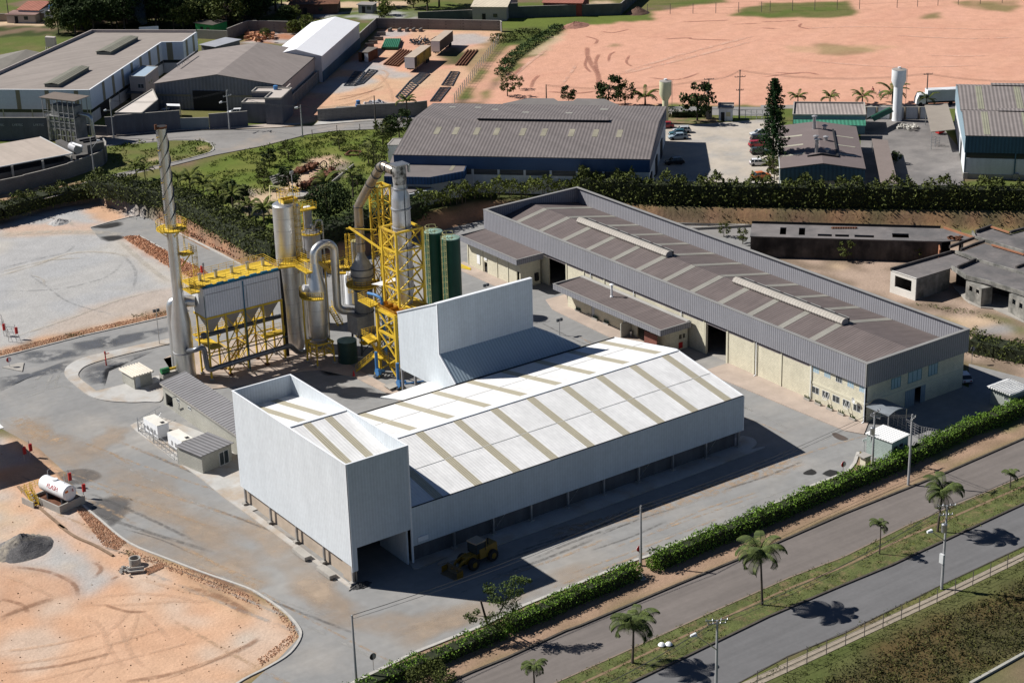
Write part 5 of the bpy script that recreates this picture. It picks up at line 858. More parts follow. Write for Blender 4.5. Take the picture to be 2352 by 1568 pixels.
ux,uy=139.3,238.2
t=thing('scrubber','dull grey scrubber tower with dented cone and yellow ring walkway','tower',(ux,uy,0))
dull=mat('dull lead grey',(.24,.245,.25),.5,metal=.4,var=.15,c2=(.34,.34,.33),c2s=.4)
part('shell',dull,t,lambda b:b.lathe((ux,uy),[(1.5,2.6),(1.5,12.2),(1.8,12.6),(1.8,14.2),(1.75,14.3),(.62,16.4),(.62,17)],28),True);part('flange','dark_steel',t,lambda b:[b.lathe((ux,uy),[(r,z),(r,z+.12)],28)for r,z in((1.62,6.9),(1.62,10.6),(1.9,13.0),(1.9,14.2))])
part('inlet_box',dull,t,lambda b:b.box(ux-2.4,ux+.2,uy-1.55,uy+1.5,3.6,6.7));ring_platform(t,(ux,uy),1.6,2.7,11.6);ladder(t,ux-.1,uy-1.75,3,12,(0,-1),'steel_grey',False)
part('frame','dark_steel',t,lambda b:[b.bar((ux+dx,uy+dy,.1),(ux+dx*.9,uy+dy*.9,3.6),.25)for dx in(-1.8,1.5)for dy in(-1.5,1.5)]+[b.bar((ux-1.8,uy-1.5,.5),(ux+1.5,uy-1.5,3.2),.12),b.bar((ux+1.5,uy-1.5,.5),(ux-1.8,uy-1.5,3.2),.12)])
part('platform','yellow',t,lambda b:b.box(ux-2.2,ux+2.0,uy-3.0,uy-1.5,2.4,2.6));mb=MB();rail(mb,[(ux-2.2,uy-1.6,2.6),(ux-2.2,uy-3,2.6),(ux+2,uy-3,2.6)],posts=.6);mb.build('railing','yellow',t)
t=thing('hot_duct','heat tinted brown duct rising from scrubber and elbowing over to the stack','duct',(ux,uy,17))
dp=[V((ux,uy,17)),V((ux,uy,24.3)),aty('G',470,450,235.8),aty('G',575,285,233.6),aty('G',640,165,232.2),aty('G',700,135,231.2),aty('G',770,165,230.2),aty('G',880,215,228.6)]
def smooth_path3(pts,n=4):
    out=[]
    for i in range(len(pts)-1):
        a,b,c,d=pts[max(i-1,0)],pts[i],pts[i+1],pts[min(i+2,len(pts)-1)]
        for k in range(n):q=k/n;out.append(.5*((2*b)+(c-a)*q+(2*a-5*b+4*c-d)*q*q+(3*b-a-3*c+d)*q**3))
    return out+[pts[-1]]
sp=[dp[0],V((ux,uy,21))]+smooth_path3(dp[1:],4);part('pipe','alu_brown',t,lambda b:b.tube(sp,.72,20),True)
for k in(1,2,6,10,14,18,22,26):
    if k+1<len(sp):a,c=sp[k],sp[k]+(sp[k+1]-sp[k-1]).normalized()*.1;part('flange','dark_steel',t,lambda b:b.tube([a,c],.83,18))
for z in(18.3,19.6):part('flange','dark_steel',t,lambda b:b.tube([(ux,uy,z),(ux,uy,z+.1)],.80,18))
wx_,wy_=140.75,227.9
t=thing('reactor_column','thick pale steel column with soot stained head inside the yellow tower','column',(wx_,wy_,0))
part('shell',mat('pale column steel',(.50,.51,.54),.38,metal=.6,var=.08,vs=.7),t,lambda b:b.lathe((wx_,wy_),[(1.1,9.5),(1.2,12),(1.42,13),(1.42,27.6),(1.38,28.2),(.98,29.3),(.98,30.1)],30),True);part('flange','steel_grey',t,lambda b:[b.lathe((wx_,wy_),[(1.56,z),(1.56,z+.18)],30)for z in(13.4,16.6,20.0,23.2,26.2)]+[b.lathe((wx_,wy_),[(1.15,29.3),(1.15,29.5)],24)])
part('head',mat('sooty steel',(.45,.44,.42),.5,metal=.4,c2=(.04,.035,.03),c2s=.9,c2t=.47,var=.2),t,lambda b:b.lathe((wx_,wy_),[(.98,30.1),(1.05,30.6),(1.1,32.4),(1.0,33.0)],20),True);part('grille','metal',t,lambda b:[b.box(wx_-1.1+.31*k,wx_-.9+.31*k,wy_-1.1,wy_+1.1,33.0+.08*(k%2),33.25)for k in range(8)]+[b.box(wx_+.9,wx_+1.2,wy_-1.3,wy_-.9,32.0,33.1)]);part('conduit','dark_steel',t,lambda b:b.bar((wx_-.2,wy_-1.55,12),(wx_-.2,wy_-1.5,31),.09))
def lattice(par,xs,ys,z0,z1,n,w,wb,m='yellow',x_bays=True):
    (xa,xb),(ya,yb)=xs,ys;C4=[(xa,ya),(xb,ya),(xb,yb),(xa,yb)]
    for c in C4:part('column',m,par,lambda b:b.box(c[0]-w/2,c[0]+w/2,c[1]-w/2,c[1]+w/2,z0,z1))
    for i in range(4):
        a,b_=C4[i],C4[(i+1)%4];mb=MB()
        for k in range(n+1):z=z0+(z1-z0)*k/n;mb.bar((*a,z-.01),(*b_,z-.01),wb*1.2)
        for k in range(n):
            za,zb=z0+(z1-z0)*k/n,z0+(z1-z0)*(k+1)/n;mb.bar((*a,za),(*b_,zb),wb);mb.bar((*b_,za),(*a,zb),wb)
        mb.build('bracing',m,par)
t=thing('steel_tower','wide bright yellow lattice tower holding the pale column','tower',(140.7,227.9,0));lattice(t,(138.3,143.0),(225.8,229.95),10.8,23.2,4,.34,.17)
part('crown_beam','yellow',t,lambda b:(b.bar((138.1,225.8,23.2),(143.2,225.8,23.2),.3),b.bar((138.1,229.95,23.2),(143.2,229.95,23.2),.3),b.bar((138.3,225.8,23.2),(138.3,229.95,23.2),.3),b.bar((143,225.8,23.2),(143,229.95,23.2),.3),b.bar((138.3,229.95,19.5),(137.6,238.5,21.2),.22,.3),b.bar((140.5,235,21.0),(137.2,238.8,21.0),.2)))
walkway(t,[(140.6,230.5,17.5),(140.6,234.5,17.5)],.9);ladder(t,139.3,230.2,11,22.5,(0,1))
t=thing('steel_tower','slender yellow lattice tower behind, under the brown duct','tower',(142.1,236.2,0));lattice(t,(141.0,143.3),(235.0,237.4),.1,27.6,10,.26,.10)
part('crown_beam','yellow',t,lambda b:(b.bar((140.8,235,27.6),(143.5,235,27.6),.22,.3),b.bar((140.8,237.4,27.6),(143.5,237.4,27.6),.22,.3),b.bar((141,235,27.6),(141,237.4,27.6),.2,.3),b.bar((143.3,235,27.6),(143.3,237.4,27.6),.2,.3)))
t=thing('portal_frame','heavy yellow portal frame with stairs below the wide lattice tower','frame',(138,226.5,0))
for c in((136.3,224.0),(136.3,229.2),(143.0,224.0),(143,229.2)):part('column','yellow',t,lambda b:b.box(c[0]-.22,c[0]+.22,c[1]-.22,c[1]+.22,.3,10.8));part('footing','conc',t,lambda b:b.box(c[0]-.45,c[0]+.45,c[1]-.45,c[1]+.45,.1,.35))
mb=MB()
for z in(10.6,7.2):
    for a,c in(((136.3,224),(136.3,229.2)),((136.3,224),(143,224)),((143,224),(143,229.2)),((136.3,229.2),(143,229.2))):mb.bar((*a,z),(*c,z),.3,.4)
for za,zb in((3.8,7.1),(7.3,10.4),(.6,3.8)):mb.bar((136.3,224.1,za),(136.3,229.1,zb),.2);mb.bar((136.3,229.1,za),(136.3,224.1,zb),.2)
mb.build('bracing','yellow',t);part('deck','yellow',t,lambda b:b.box(136.5,143.2,224.2,230.2,10.81,10.95))
for k in range(3):yk=224.6+1.6*k;mb=MB();mb.add([(136.7,yk,10.2),(137.9,yk,10.2),(137.9,yk+1.3,10.2),(136.7,yk+1.3,10.2),(136.5,yk-.1,11.5),(138.2,yk-.1,11.5),(138.2,yk+1.4,11.5),(136.5,yk+1.4,11.5)],[(0,4,5,1)[::-1],(1,5,6,2)[::-1],(2,6,7,3)[::-1],(3,7,4,0)[::-1],(0,1,2,3)[::-1],(0,4,5,1),(1,5,6,2),(2,6,7,3),(3,7,4,0)]);mb.build('chute',mat('orange chute',(.55,.30,.05),.6),t)
part('platform','yellow',t,lambda b:b.box(135.4,137.2,229.6,233.4,10.9,11.1));mb=MB();rail(mb,[(137.2,233.4,11.1),(135.4,233.4,11.1),(135.4,229.6,11.1),(137.2,229.6,11.1)],posts=.5);mb.build('railing','yellow',t)
g0,g1,g2,g3=at('K',375,1240,.2),at('K',590,1060,3.0),at('K',700,1050,3.0),at('K',620,960,3.0)
stairs(t,g0,g1);part('landing','yellow',t,lambda b:b.prism([at('K',560,1060,3),at('K',700,1090,3),at('K',760,1040,3),at('K',620,980,3)],2.85,3.0))
stairs(t,at('K',650,1010,3.0),at('K',520,830,5.6));part('landing','yellow',t,lambda b:b.prism([at('K',430,800,5.6),at('K',520,880,5.6),at('K',640,820,5.6),at('K',560,740,5.6)],5.45,5.6));mb=MB();rail(mb,[at('K',520,830,5.6),at('K',425,780,5.6),at('K',610,735,5.6)],posts=.5);mb.build('railing','yellow',t)
walkway(t,[at('K',700,1060,3.0),at('K',790,1120,2.2),at('K',890,1180,1.8),at('K',960,1170,1.8)],.9)
stairs(t,at('I',900,1180,2.6),at('I',1090,1500,.3))
tag(part('canopy','roof_white_flat',None,lambda b:b.prism([at('K',560,105,13.2),at('K',700,125,13.2),at('K',880,70,13.2),at('K',880,20,13.2),at('K',740,55,13.2)],13.2,13.3)),'small white roof sheet fixed in front of the wide yellow tower','canopy')
t=thing('blue_pipe','bright blue vertical pipe running down beside the yellow portal frame','pipe',(135.6,228,0));part('pipe','blue',t,lambda b:b.tube(bend([((136.4,231.8,12.4),0),((136.6,229.9,12.6),.5),((136.9,228.6,12.3),.5),((137.0,228.4,2.2),0)]),.24,12),True)
for i,(x_,y_,lb)in enumerate(((134.9,227.6,'left of the portal frame foot'),(135.0,221.6,'beside the white annex column'))):
    t=thing('pump','blue pump with round casing, '+lb,'pump',(x_,y_,0),'blue pumps');part('casing','blue',t,lambda b:b.tube([(x_-.25,y_,.95),(x_+.25,y_,.95)],.6,14),True);part('inlet','blue',t,lambda b:b.tube([(x_+.25,y_,.95),(x_+1.1,y_-.1,.95)],.25,10));part('riser','blue',t,lambda b:b.tube([(x_,y_+.3,1.2),(x_,y_+.3,4.2)],.26,10));part('base','dark_steel',t,lambda b:b.box(x_-.7,x_+.8,y_-.4,y_+.4,.12,.35));part('stand','yellow',t,lambda b:(b.bar((x_-.1,y_-.5,.3),(x_,y_+.3,1.9),.12),b.bar((x_,y_+1,.3),(x_,y_+.3,1.9),.12)))
t=thing('blower_box','dark louvred machine casing half under the white annex','machine',(138,216,0));part('casing','dark_steel',t,lambda b:b.hexa([at('K',1010,1370,z)for z in(.4,)]*0 or[V((x,y,z))for z in(.3,1.9)for x,y in((135.6,217.5),(135.6,216.0),(140.5,216.0),(140.5,217.5))][:8]));part('air_pipe','blue',t,lambda b:b.tube([(134.5,219.2,1.8),(140,217.8,1.6)],.15,8))
tag(part('concrete_pad','conc',None,lambda b:b.hexa([at('K',x,y,z)for z in(.1,.5)for x,y in((800,1490),(910,1445),(850,1395),(720,1440))])),'low square concrete pad between blue pumps and canopy','concrete pad')
tag(part('traffic_cone','red',None,lambda b:b.lathe(at('K',325,1320),[(.25,.14),(.22,.2),(.05,.95)],8)),'red cone standing near the plant slab edge','cone')
for i,(x_,y_,h_,lb)in enumerate(((159.1,247.6,13.6,'tall dark green tank farther from the white annex'),(160.1,243.9,13.2,'tall dark green tank nearest the white annex'))):
    t=thing('green_tank',lb,'tank',(x_,y_,0),'tall green storage tanks');part('shell','green',t,lambda b:b.lathe((x_,y_),[(1.55,.1),(1.55,h_)],30),True);part('top','green_top',t,lambda b:b.lathe((x_,y_),[(1.57,h_),(1.5,h_+.12),(.3,h_+.45)],30),True);part('manhole','green_top',t,lambda b:b.lathe((x_-.4,y_-.5),[(.3,h_+.2),(.3,h_+.45)],12))
    mb=MB()
    for z in(h_+.5,h_+1.1):
        Q_=ring_pts((x_-.5,y_-.2),1.1,z,20,300,14)
        for a,c in zip(Q_,Q_[1:]):mb.bar(a,c,.06)
    for k in range(0,15,3):mb.bar(V((Q_[k].x,Q_[k].y,h_)),Q_[k],.05)
    mb.build('railing',mat('pale yellow rail',(.45,.42,.2),.6),t);ladder(t,x_-1.6,y_-.6,.5,h_+1,(-1,-.3),mat('pale yellow rail',(.45,.42,.2),.6))
t=thing('green_tank','squat dark green tank in deep shade behind the yellow stairs','tank',(134.8,235.8,0));part('shell',mat('blackish green tank',(.02,.05,.04),.5,var=.2),t,lambda b:b.lathe((134.6,236.2),[(1.55,.1),(1.55,3.7)],26),True);part('top','green_top',t,lambda b:b.lathe((134.6,236.2),[(1.57,3.7),(.3,4.0)],26))
q=at('I',1285,1120);t=thing('white_tank','white upright cylinder half hidden behind the scrubber tower','tank',(q.x,q.y,0));part('shell','white',t,lambda b:b.lathe((q.x,q.y),[(1.1,0),(1.1,5.4),(.9,5.6)],20),True);part('wire_stay','wire',t,lambda b:b.bar((q.x-1.6,q.y+.2,0),(q.x-1.7,q.y,6),.05))
q=aty('EE',1330,970,244.);t=thing('small_column','small pale cylinder with caged ladder beside the brown duct','column',(q.x,244,0));part('shell','metal',t,lambda b:b.lathe((q.x,244),[(.62,3),(.62,q.z)],16),True);part('cap',mat('pale yellow rail',(.45,.42,.2),.6),t,lambda b:b.lathe((q.x,244),[(.7,q.z),(.7,q.z+.15)],16));part('support','yellow',t,lambda b:[b.bar((q.x+dx,244+dy,.1),(q.x+dx,244+dy,3.5),.16)for dx in(-.5,.5)for dy in(-.5,.5)]);ladder(t,q.x-1.0,243.9,6,q.z+1.6,(-1,0));mb=MB();rail(mb,ring_pts((q.x,244),.9,q.z,n=8),posts=.4);mb.build('railing','yellow',t)
t=thing('walkway_bridge','yellow railed walkway linking filter, silo, cyclone and scrubber','walkway',(133,245,15));walkway(t,[(127.4,244.4,15.3),at('I',340,470,15.2),at('I',560,600,15.0)],1.0);walkway(t,[at('I',390,330,16),at('I',560,400,16)],1.0);walkway(t,[at('I',730,410,15),at('I',930,600,12.0),at('I',1180,600,11.8)],1.0);walkway(t,[at('I',800,430,12.5),at('I',1280,320,12.5)],.9)
part('post','yellow',t,lambda b:[b.bar((p.x,p.y,.1),(p.x,p.y,14.8),.16)for p in(at('I',480,560,15),at('I',820,500,13.5))]);walkway(t,[at('I',1110,480,13.3),at('I',1190,560,13.3),at('I',1270,480,13.3)],1.0)
t=thing('fuel_tank','white horizontal fuel tank with red lettering in a concrete bund','fuel tank',(78.8,218,0));F=Frame((76.9,214.5),(80.95,215.5),d=6.6)
part('bund_wall','conc',t,lambda b:(b.fbox(F,0,F.w,0,.2,0,1.15),b.fbox(F,0,.2,.2,F.d,0,1.0),b.fbox(F,F.w-.2,F.w,.2,F.d,0,.9),b.fbox(F,.2,F.w-.2,F.d-.2,F.d,0,.7)),False);part('tank_floor','rust',t,lambda b:b.fbox(F,.2,F.w-.2,.2,F.d-.2,.01,.25))
ax_=F.w*.54;part('vessel','white',t,lambda b:b.tube([F(ax_,.5,2.05),F(ax_,.6,2.05),F(ax_,6.0,2.05),F(ax_,6.1,2.05)],[1.0,1.1,1.1,1.0],28),True);part('manhole','white',t,lambda b:b.lathe(F(ax_,3.6),[(.4,3.0),(.4,3.3)],14));part('saddle','dark_steel',t,lambda b:(b.fbox(F,ax_-.8,ax_+.8,1.4,1.7,.2,1.3),b.fbox(F,ax_-.8,ax_+.8,4.6,4.9,.2,1.3)))
part('placard',mat('orange placard',(.6,.15,.02),.6),t,lambda b:b.hexa([F(ax_-.75,.47,2.3),F(ax_-.3,.47,2.3),F(ax_-.3,.49,2.3),F(ax_-.75,.49,2.3),F(ax_-.75,.47,2.6),F(ax_-.3,.47,2.6),F(ax_-.3,.49,2.6),F(ax_-.75,.49,2.6)]));part('placard','red',t,lambda b:b.bar(F(ax_+.45,.48,2.2),F(ax_+.45,.48,2.6),.4,.03));part('vent','metal',t,lambda b:(b.bar(F(ax_+.1,1.6,3.1),F(ax_+.1,1.6,4.6),.06),b.bar(F(ax_+.3,5.6,3.1),F(ax_+.3,5.6,3.8),.06),b.bar(F(ax_+.3,5.6,3.8),F(ax_+1.1,5.9,3.8),.05)))
stairs(t,F(-.6,4.4,.1),F(-.2,6.6,1.7),.8);part('step_wall','conc',t,lambda b:b.fbox(F,-1.2,-1.05,4.2,6.8,0,.9));mb=MB();rail(mb,[F(-1.1,6.8,1.4),F(1.6,6.8,1.4)],posts=.4);mb.build('railing','yellow',t)
TXTM={}
def text(par,s,p,u,up,size,m,nm='lettering'):
    cu=bpy.data.curves.new(nm,'FONT');cu.body=s;cu.size=size;cu.align_x='CENTER';cu.align_y='CENTER';cu.extrude=.004;ob=bpy.data.objects.new('tmp',cu);col.objects.link(ob)
    me=bpy.data.meshes.new_from_object(ob.evaluated_get(bpy.context.evaluated_depsgraph_get()));bpy.data.objects.remove(ob)
    u,up=V(u).normalized(),V(up).normalized();n=u.cross(up);Mx=Matrix((u,up,n)).transposed().to_4x4();off=V((0,0,0));q=par
    while q is not None:off+=q.location;q=q.parent
    Mx.translation=V(p)-off;me.transform(Mx);me.materials.clear();me.materials.append(M[m]if isinstance(m,str)else m);o=bpy.data.objects.new(nm,me);col.objects.link(o);o.parent=par;return o
ang=R_(28);nrm=(-F.u*math.cos(ang)+V((0,0,math.sin(ang))));pc=F(ax_,3.0,2.05)+nrm*1.12;text(t,'FLASH',pc,-F.v,nrm.cross(-F.v),.85,'red')
for i,(f_,x_,y_,lb)in enumerate((('DD',925,1040,'behind the fuel tank'),('DD',1110,1190,'right of the fuel tank beside the hose'),('DD',325,690,'left one of the pair in the building shade'),('DD',405,650,'right one of the pair in the building shade'),('E',35,1400,'on the far fence by the gravel yard, left'),('E',140,1430,'on the far fence by the gravel yard, right'))):
    b0=at(f_,x_,y_);t=thing('extinguisher_post','red extinguisher box on a thin post, '+lb,'fire extinguisher',b0,'red extinguisher posts');part('post','metal',t,lambda b:b.bar(b0,b0+V((0,0,2.6)),.08));part('box','red',t,lambda b:b.box(b0.x-.05,b0.x+.38,b0.y-.15,b0.y+.15,1.0,2.1))
t=thing('hydrant','red standing hydrant inside the kerbed loop','hydrant',at('L',905,420));b0=at('L',905,420);part('column','red',t,lambda b:b.lathe(b0,[(.12,0),(.1,2.0),(.16,2.05),(.16,2.3),(.05,2.5)],8));part('outlet','red',t,lambda b:(b.bar(b0+V((0,0,2.0)),b0+V((.6,-.3,2.1)),.1),b.bar(b0+V((0,0,1.2)),b0+V((-.1,-.4,1.2)),.15)))
# ================================================================ UPPER GROUND: NEIGHBOURING BUILDINGS (z = Z3)
FR['X1']=(0,380,4.48);FR['FF']=(2500,350,4.48)
def ribm(nm,c,d,per=.6,amp=.16,**k):return mat(nm,c,k.pop('rough',.75),rib=(tuple(d),per,amp,.05),**k)
def hall(name,label,cat,A,B,C,ze,zr,roofc,wallm,ridge='a',mid=None,band=None,bandm=None,eave=.25,sky=None,roofname=None,loc=None):
    F=Frame(A,B,C);t=thing(name,label,cat,F(F.w/2,F.d/2,Z3));w_,d_=F.w,F.d
    rd_=F.v if ridge=='b' else F.u
    part('roof',ribm(roofname or label[:20]+' roof',roofc,rd_,.7,.18,var=.08,vs=.15,streak=(-math.atan2(rd_[1],rd_[0]),.6,.05,.12))if not isinstance(roofc,(str,bpy.types.Material))else roofc,t,lambda b:gable(b,F,0,w_,0,d_,ze,zr,.15,ridge,mid))
    zw=ze-.16;wl=bandm or wallm
    part('wall',wallm,t,lambda b:(b.fbox(F,eave,w_-eave,eave,eave+.2,Z3-.3,(band or zw)),b.fbox(F,eave,w_-eave,d_-eave-.2,d_-eave,Z3-.3,zw),b.fbox(F,eave,eave+.2,eave+.2,d_-eave-.2,Z3-.3,zw),b.fbox(F,w_-eave-.2,w_-eave,eave+.2,d_-eave-.2,Z3-.3,(band or zw))))
    if band:part('upper_cladding',bandm,t,lambda b:(b.fbox(F,eave-.15,w_-eave+.15,eave-.15,eave,band-.1,zw),b.fbox(F,w_-eave,w_-eave+.15,eave,d_-eave,band-.1,zw)))
    gm=mid if mid is not None else(d_/2 if ridge=='a' else w_/2);mb=MB()
    if ridge=='a':
        for a in(eave,w_-eave):mb.add([F(a-.08,eave,zw-.02),F(a-.08,d_-eave,zw-.02),F(a-.08,gm,zr-.18),F(a+.08,eave,zw-.02),F(a+.08,d_-eave,zw-.02),F(a+.08,gm,zr-.18)],[(0,2,1),(3,4,5),(0,3,5,2),(1,2,5,4)])
    else:
        for a in(eave,d_-eave):mb.add([F(eave,a-.08,zw-.02),F(w_-eave,a-.08,zw-.02),F(gm,a-.08,zr-.18),F(eave,a+.08,zw-.02),F(w_-eave,a+.08,zw-.02),F(gm,a+.08,zr-.18)],[(0,1,2),(3,5,4),(0,2,5,3),(1,4,5,2)])
    for q,pc in enumerate(mb.pieces()):pc.build('gable',bandm or wallm,t)
    return t,F
def roofz(F,ze,zr,ridge,mid=None):
    def f(a,b):
        v,L_=(b,F.d)if ridge=='a' else(a,F.w);m_=mid if mid is not None else L_/2
        return ze+(zr-ze)*(v/m_ if v<m_ else(L_-v)/(L_-m_))
    return f
def on_roof(t,F,zf,a0,a1,b0,b1,m,nm='skylight',up=.04,th=.03):
    mb=MB();mb.hexa([F(a,b,zf(a,b)+z)for z in(up-th,up)for a,b in((a0,b0),(a1,b0),(a1,b1),(a0,b1))]);return mb.build(nm,m,t)
def flat(name,label,cat,pts,z,wallm,roofm,par=.25,z0=Z3-.3,th=.2):
    c=sum((V((p[0],p[1],0))for p in pts),V((0,0,0)))/len(pts);t=thing(name,label,cat,(c.x,c.y,Z3));
    part('wall',wallm,t,lambda b:b.prism(pts,z0,z-.12));part('roof_slab',roofm,t,lambda b:b.prism(pts,z-.118,z))
    if par:
        mb=MB();n=len(pts)
        for i in range(n):a,b_=pts[i],pts[(i+1)%n];mb.bar((a[0],a[1],z+par/2),(b_[0],b_[1],z+par/2),.25,par)
        mb.build('parapet_rim','conc',t)
    return t
def pwall(label,pts,h,m,z=Z3,w=.2,name='boundary_wall',steps=None,cap=True):
    t=thing(name,label,'wall',(pts[0][0],pts[0][1],z));mb=MB();cp=MB()
    for i,(a,b_)in enumerate(zip(pts,pts[1:])):
        hh=h[i]if isinstance(h,(list,tuple))else h;F=Frame(a,b_,d=w);mb.fbox(F,0,F.w+.05,0,w,z-.3,z+hh);cp.fbox(F,-.02,F.w+.07,-.04,w+.04,z+hh,z+hh+.08)
        for k in range(1,int(F.w/3)):mb.fbox(F,3*k,3*k+.2,-.05,0,z-.2,z+hh)
    mb.build('wall_panel',m,t);
    if cap:cp.build('coping','conc',t)
    return t
M['greyrender']=mat('blue grey render',(.115,.12,.14),.9,var=.12,vs=.3,streak=(0,1,1,.12,.1));M['rawblock']=mat('raw concrete block',(.20,.19,.18),.95,var=.12,brick=(.8,.4));M['whitewall']=mat('white render wall',(.60,.62,.64),.85,var=.06,vs=.3,streak=(0,1,1,.08,.1));M['bluecl']=mat('blue cladding',(.018,.055,.13),.5,var=.12,vs=.3);M['tealcl']=mat('teal cladding',(.06,.13,.17),.55,var=.08);M['roofgrey']=mat('roof felt',(.27,.25,.23),.9,var=.1)
M['pinkwall']=mat('pinkish render',(.42,.37,.34),.9,var=.08,vs=.2);M['tanstripe']=mat('olive tan stripe',(.24,.22,.15),.7,var=.05);M['whiteblue']=mat('white metal panel',(.62,.68,.74),.6,var=.04,vs=.2)
ze=10.6;A,B,C_=at('B',1325,1315,ze),at('C',1275,1355,ze),at('C',1410,905,ze)
t,F=hall('blue_hall','wide hall with brown corrugated roof and deep blue band below the eave','hall',A,B,C_,ze,12.6,(.16,.14,.135),'whitewall','a',None,ze-2.6,'bluecl')
zf=roofz(F,ze,12.6,'a');w_,d_=F.w,F.d
for k,fr in enumerate((.115,.19,.275,.355,.46,.545,.655,.75,.845)):on_roof(t,F,zf,w_*fr,w_*fr+1.1,d_*.28,d_*.38,mat('yellowed skylight',(.26,.24,.18),.6,var=.2))
for k,fr in enumerate((.09,.2,.28,.42,.6)):on_roof(t,F,zf,w_*fr,w_*fr+1.4,d_*(.86 if k<2 else.72 if k>2 else.8),d_*(.86 if k<2 else.72 if k>2 else.8)+1.2,mat('pale skylight',(.33,.32,.28),.6))
part('ridge_vent',ribm('vent roof',(.16,.14,.135),F.u,.7,.18),t,lambda b:(b.fbox(F,w_*.265,w_*.80,d_*.5-.9,d_*.5+1.6,12.9,13.05),));part('vent_side','dark',t,lambda b:b.fbox(F,w_*.265+.1,w_*.80-.1,d_*.5-.6,d_*.5+1.3,12.3,12.9))
part('louvre_band',mat('white louvre over dark',(.07,.075,.08),.5,rib=(ZZ,.28,.8)),t,lambda b:[b.fbox(F,11+5.2*k,15.7+5.2*k,.17,.246,ze-3.8,ze-2.72)for k in range(int((w_-12)/5.2))])
part('pilaster','whitewall',t,lambda b:[b.fbox(F,10.6+5.2*k,10.9+5.2*k,.1,.247,Z3,ze-2.72)for k in range(int((w_-12)/5.2)+1)])
part('big_door','dark',t,lambda b:[b.fbox(F,w_-.24,w_-.02,2+d_*.3*k,5.5+d_*.3*k,Z3,Z3+3.6)for k in(0,1,2)])
on_roof(t,F,zf,w_*.73,w_*.765,d_*.84,d_*.9,'sky_gray')
t=thing('blue_hall_wing','lower wing with faceted blue fascia and brown roof beside the blue hall','annex',at('B',1600,1500,Z3));zw=8.6
wp=[at('B',*q,zw)for q in((1250,1500),(1640,1508),(1930,1455),(1978,1335),(1325,1322))];part('roof',ribm('wing roof',(.165,.145,.14),F.v,.7,.18,var=.08),t,lambda b:b.prism(wp,zw-.1,zw));
fasc=MB()
for a,b_ in zip(wp[:3],wp[1:4]):fasc.bar((a.x,a.y,zw-.75),(b_.x,b_.y,zw-.75),.2,1.5)
fasc.build('fascia',ribm('blue ribbed fascia',(.02,.06,.15),F.u,.6,.3),t);wi=[at('B',*q,zw)for q in((1290,1480),(1630,1490),(1905,1440),(1950,1345),(1340,1335))];part('wall','whitewall',t,lambda b:b.prism(wi,Z3-.3,zw-1.0));part('skylight',mat('yellowed skylight',(.33,.29,.15),.6),t,lambda b:b.prism([at('B',*q,zw+.05)for q in((1800,1450),(1830,1452),(1870,1390),(1840,1388))],zw,zw+.03))
part('roof_hatch','dark',t,lambda b:[b.box(p.x-.4,p.x+.4,p.y-.4,p.y+.4,zw,zw+.25)for p in(at('B',1475,1345,zw),at('B',1500,1375,zw))]);part('aerial','metal',t,lambda b:b.bar(at('B',1412,1345,zw),at('B',1412,1345,zw)+V((0,0,3)),.06))
part('louvre_band',mat('white louvre over dark',(.07,.075,.08),.5),t,lambda b:(b.bar(*[V((p.x,p.y,zw-1.9))for p in(at('B',1650,1480,zw),at('B',1900,1432,zw))],.3,.7),))
t=thing('blue_hall_lean_to','white walled lean-to with corrugated roof behind the pale column','annex',at('G',900,650,Z3));lp=[at('G',*q,6.2)for q in((700,640),(1150,590),(1510,500),(1480,470),(700,500))];part('roof',ribm('lean-to roof',(.22,.20,.19),F.v,.7,.22),t,lambda b:b.prism(lp,6.05,6.2));part('wall','whitewall',t,lambda b:b.prism([at('G',*q,6.2)for q in((760,625),(1160,600),(1540,520),(1540,480),(800,510))],Z3-.3,6.04))
t=flat('rear_annex','low grey roofed annex with chamfered ends behind the blue hall','annex',[at('C',*q,8)for q in((20,882),(232,836),(455,838),(490,860),(618,858),(650,838),(885,842),(1008,893),(1000,930),(20,920))],8,'greyrender',ribm('rear annex roof',(.18,.165,.155),F.v,.7,.25),0)
t=flat('side_block','small white block with flat roof at the left end of the blue hall','hut',[at('B',*q,6.5)for q in((1280,1235),(1365,1235),(1440,1180),(1330,1180))],6.5,'whitewall','roofgrey',.1)
ze=11.9;A,B,C_=at('D',1740,1152,ze),at('D',2700,1172,ze),at('D',2500,700,ze);F=Frame(A,B,C_)
dd_=(at('D',1600,716,ze)-V((A.x,A.y,ze))).dot(F.v);F.d=dd_;t=thing('clad_hall','tall hall at right edge with teal band and stepped brown roofs','hall',F(F.w/2,F.d/2,Z3))
rm=ribm('stepped roof',(.21,.185,.175),F.u,.8,.28,var=.1)
h_=F.d*.47
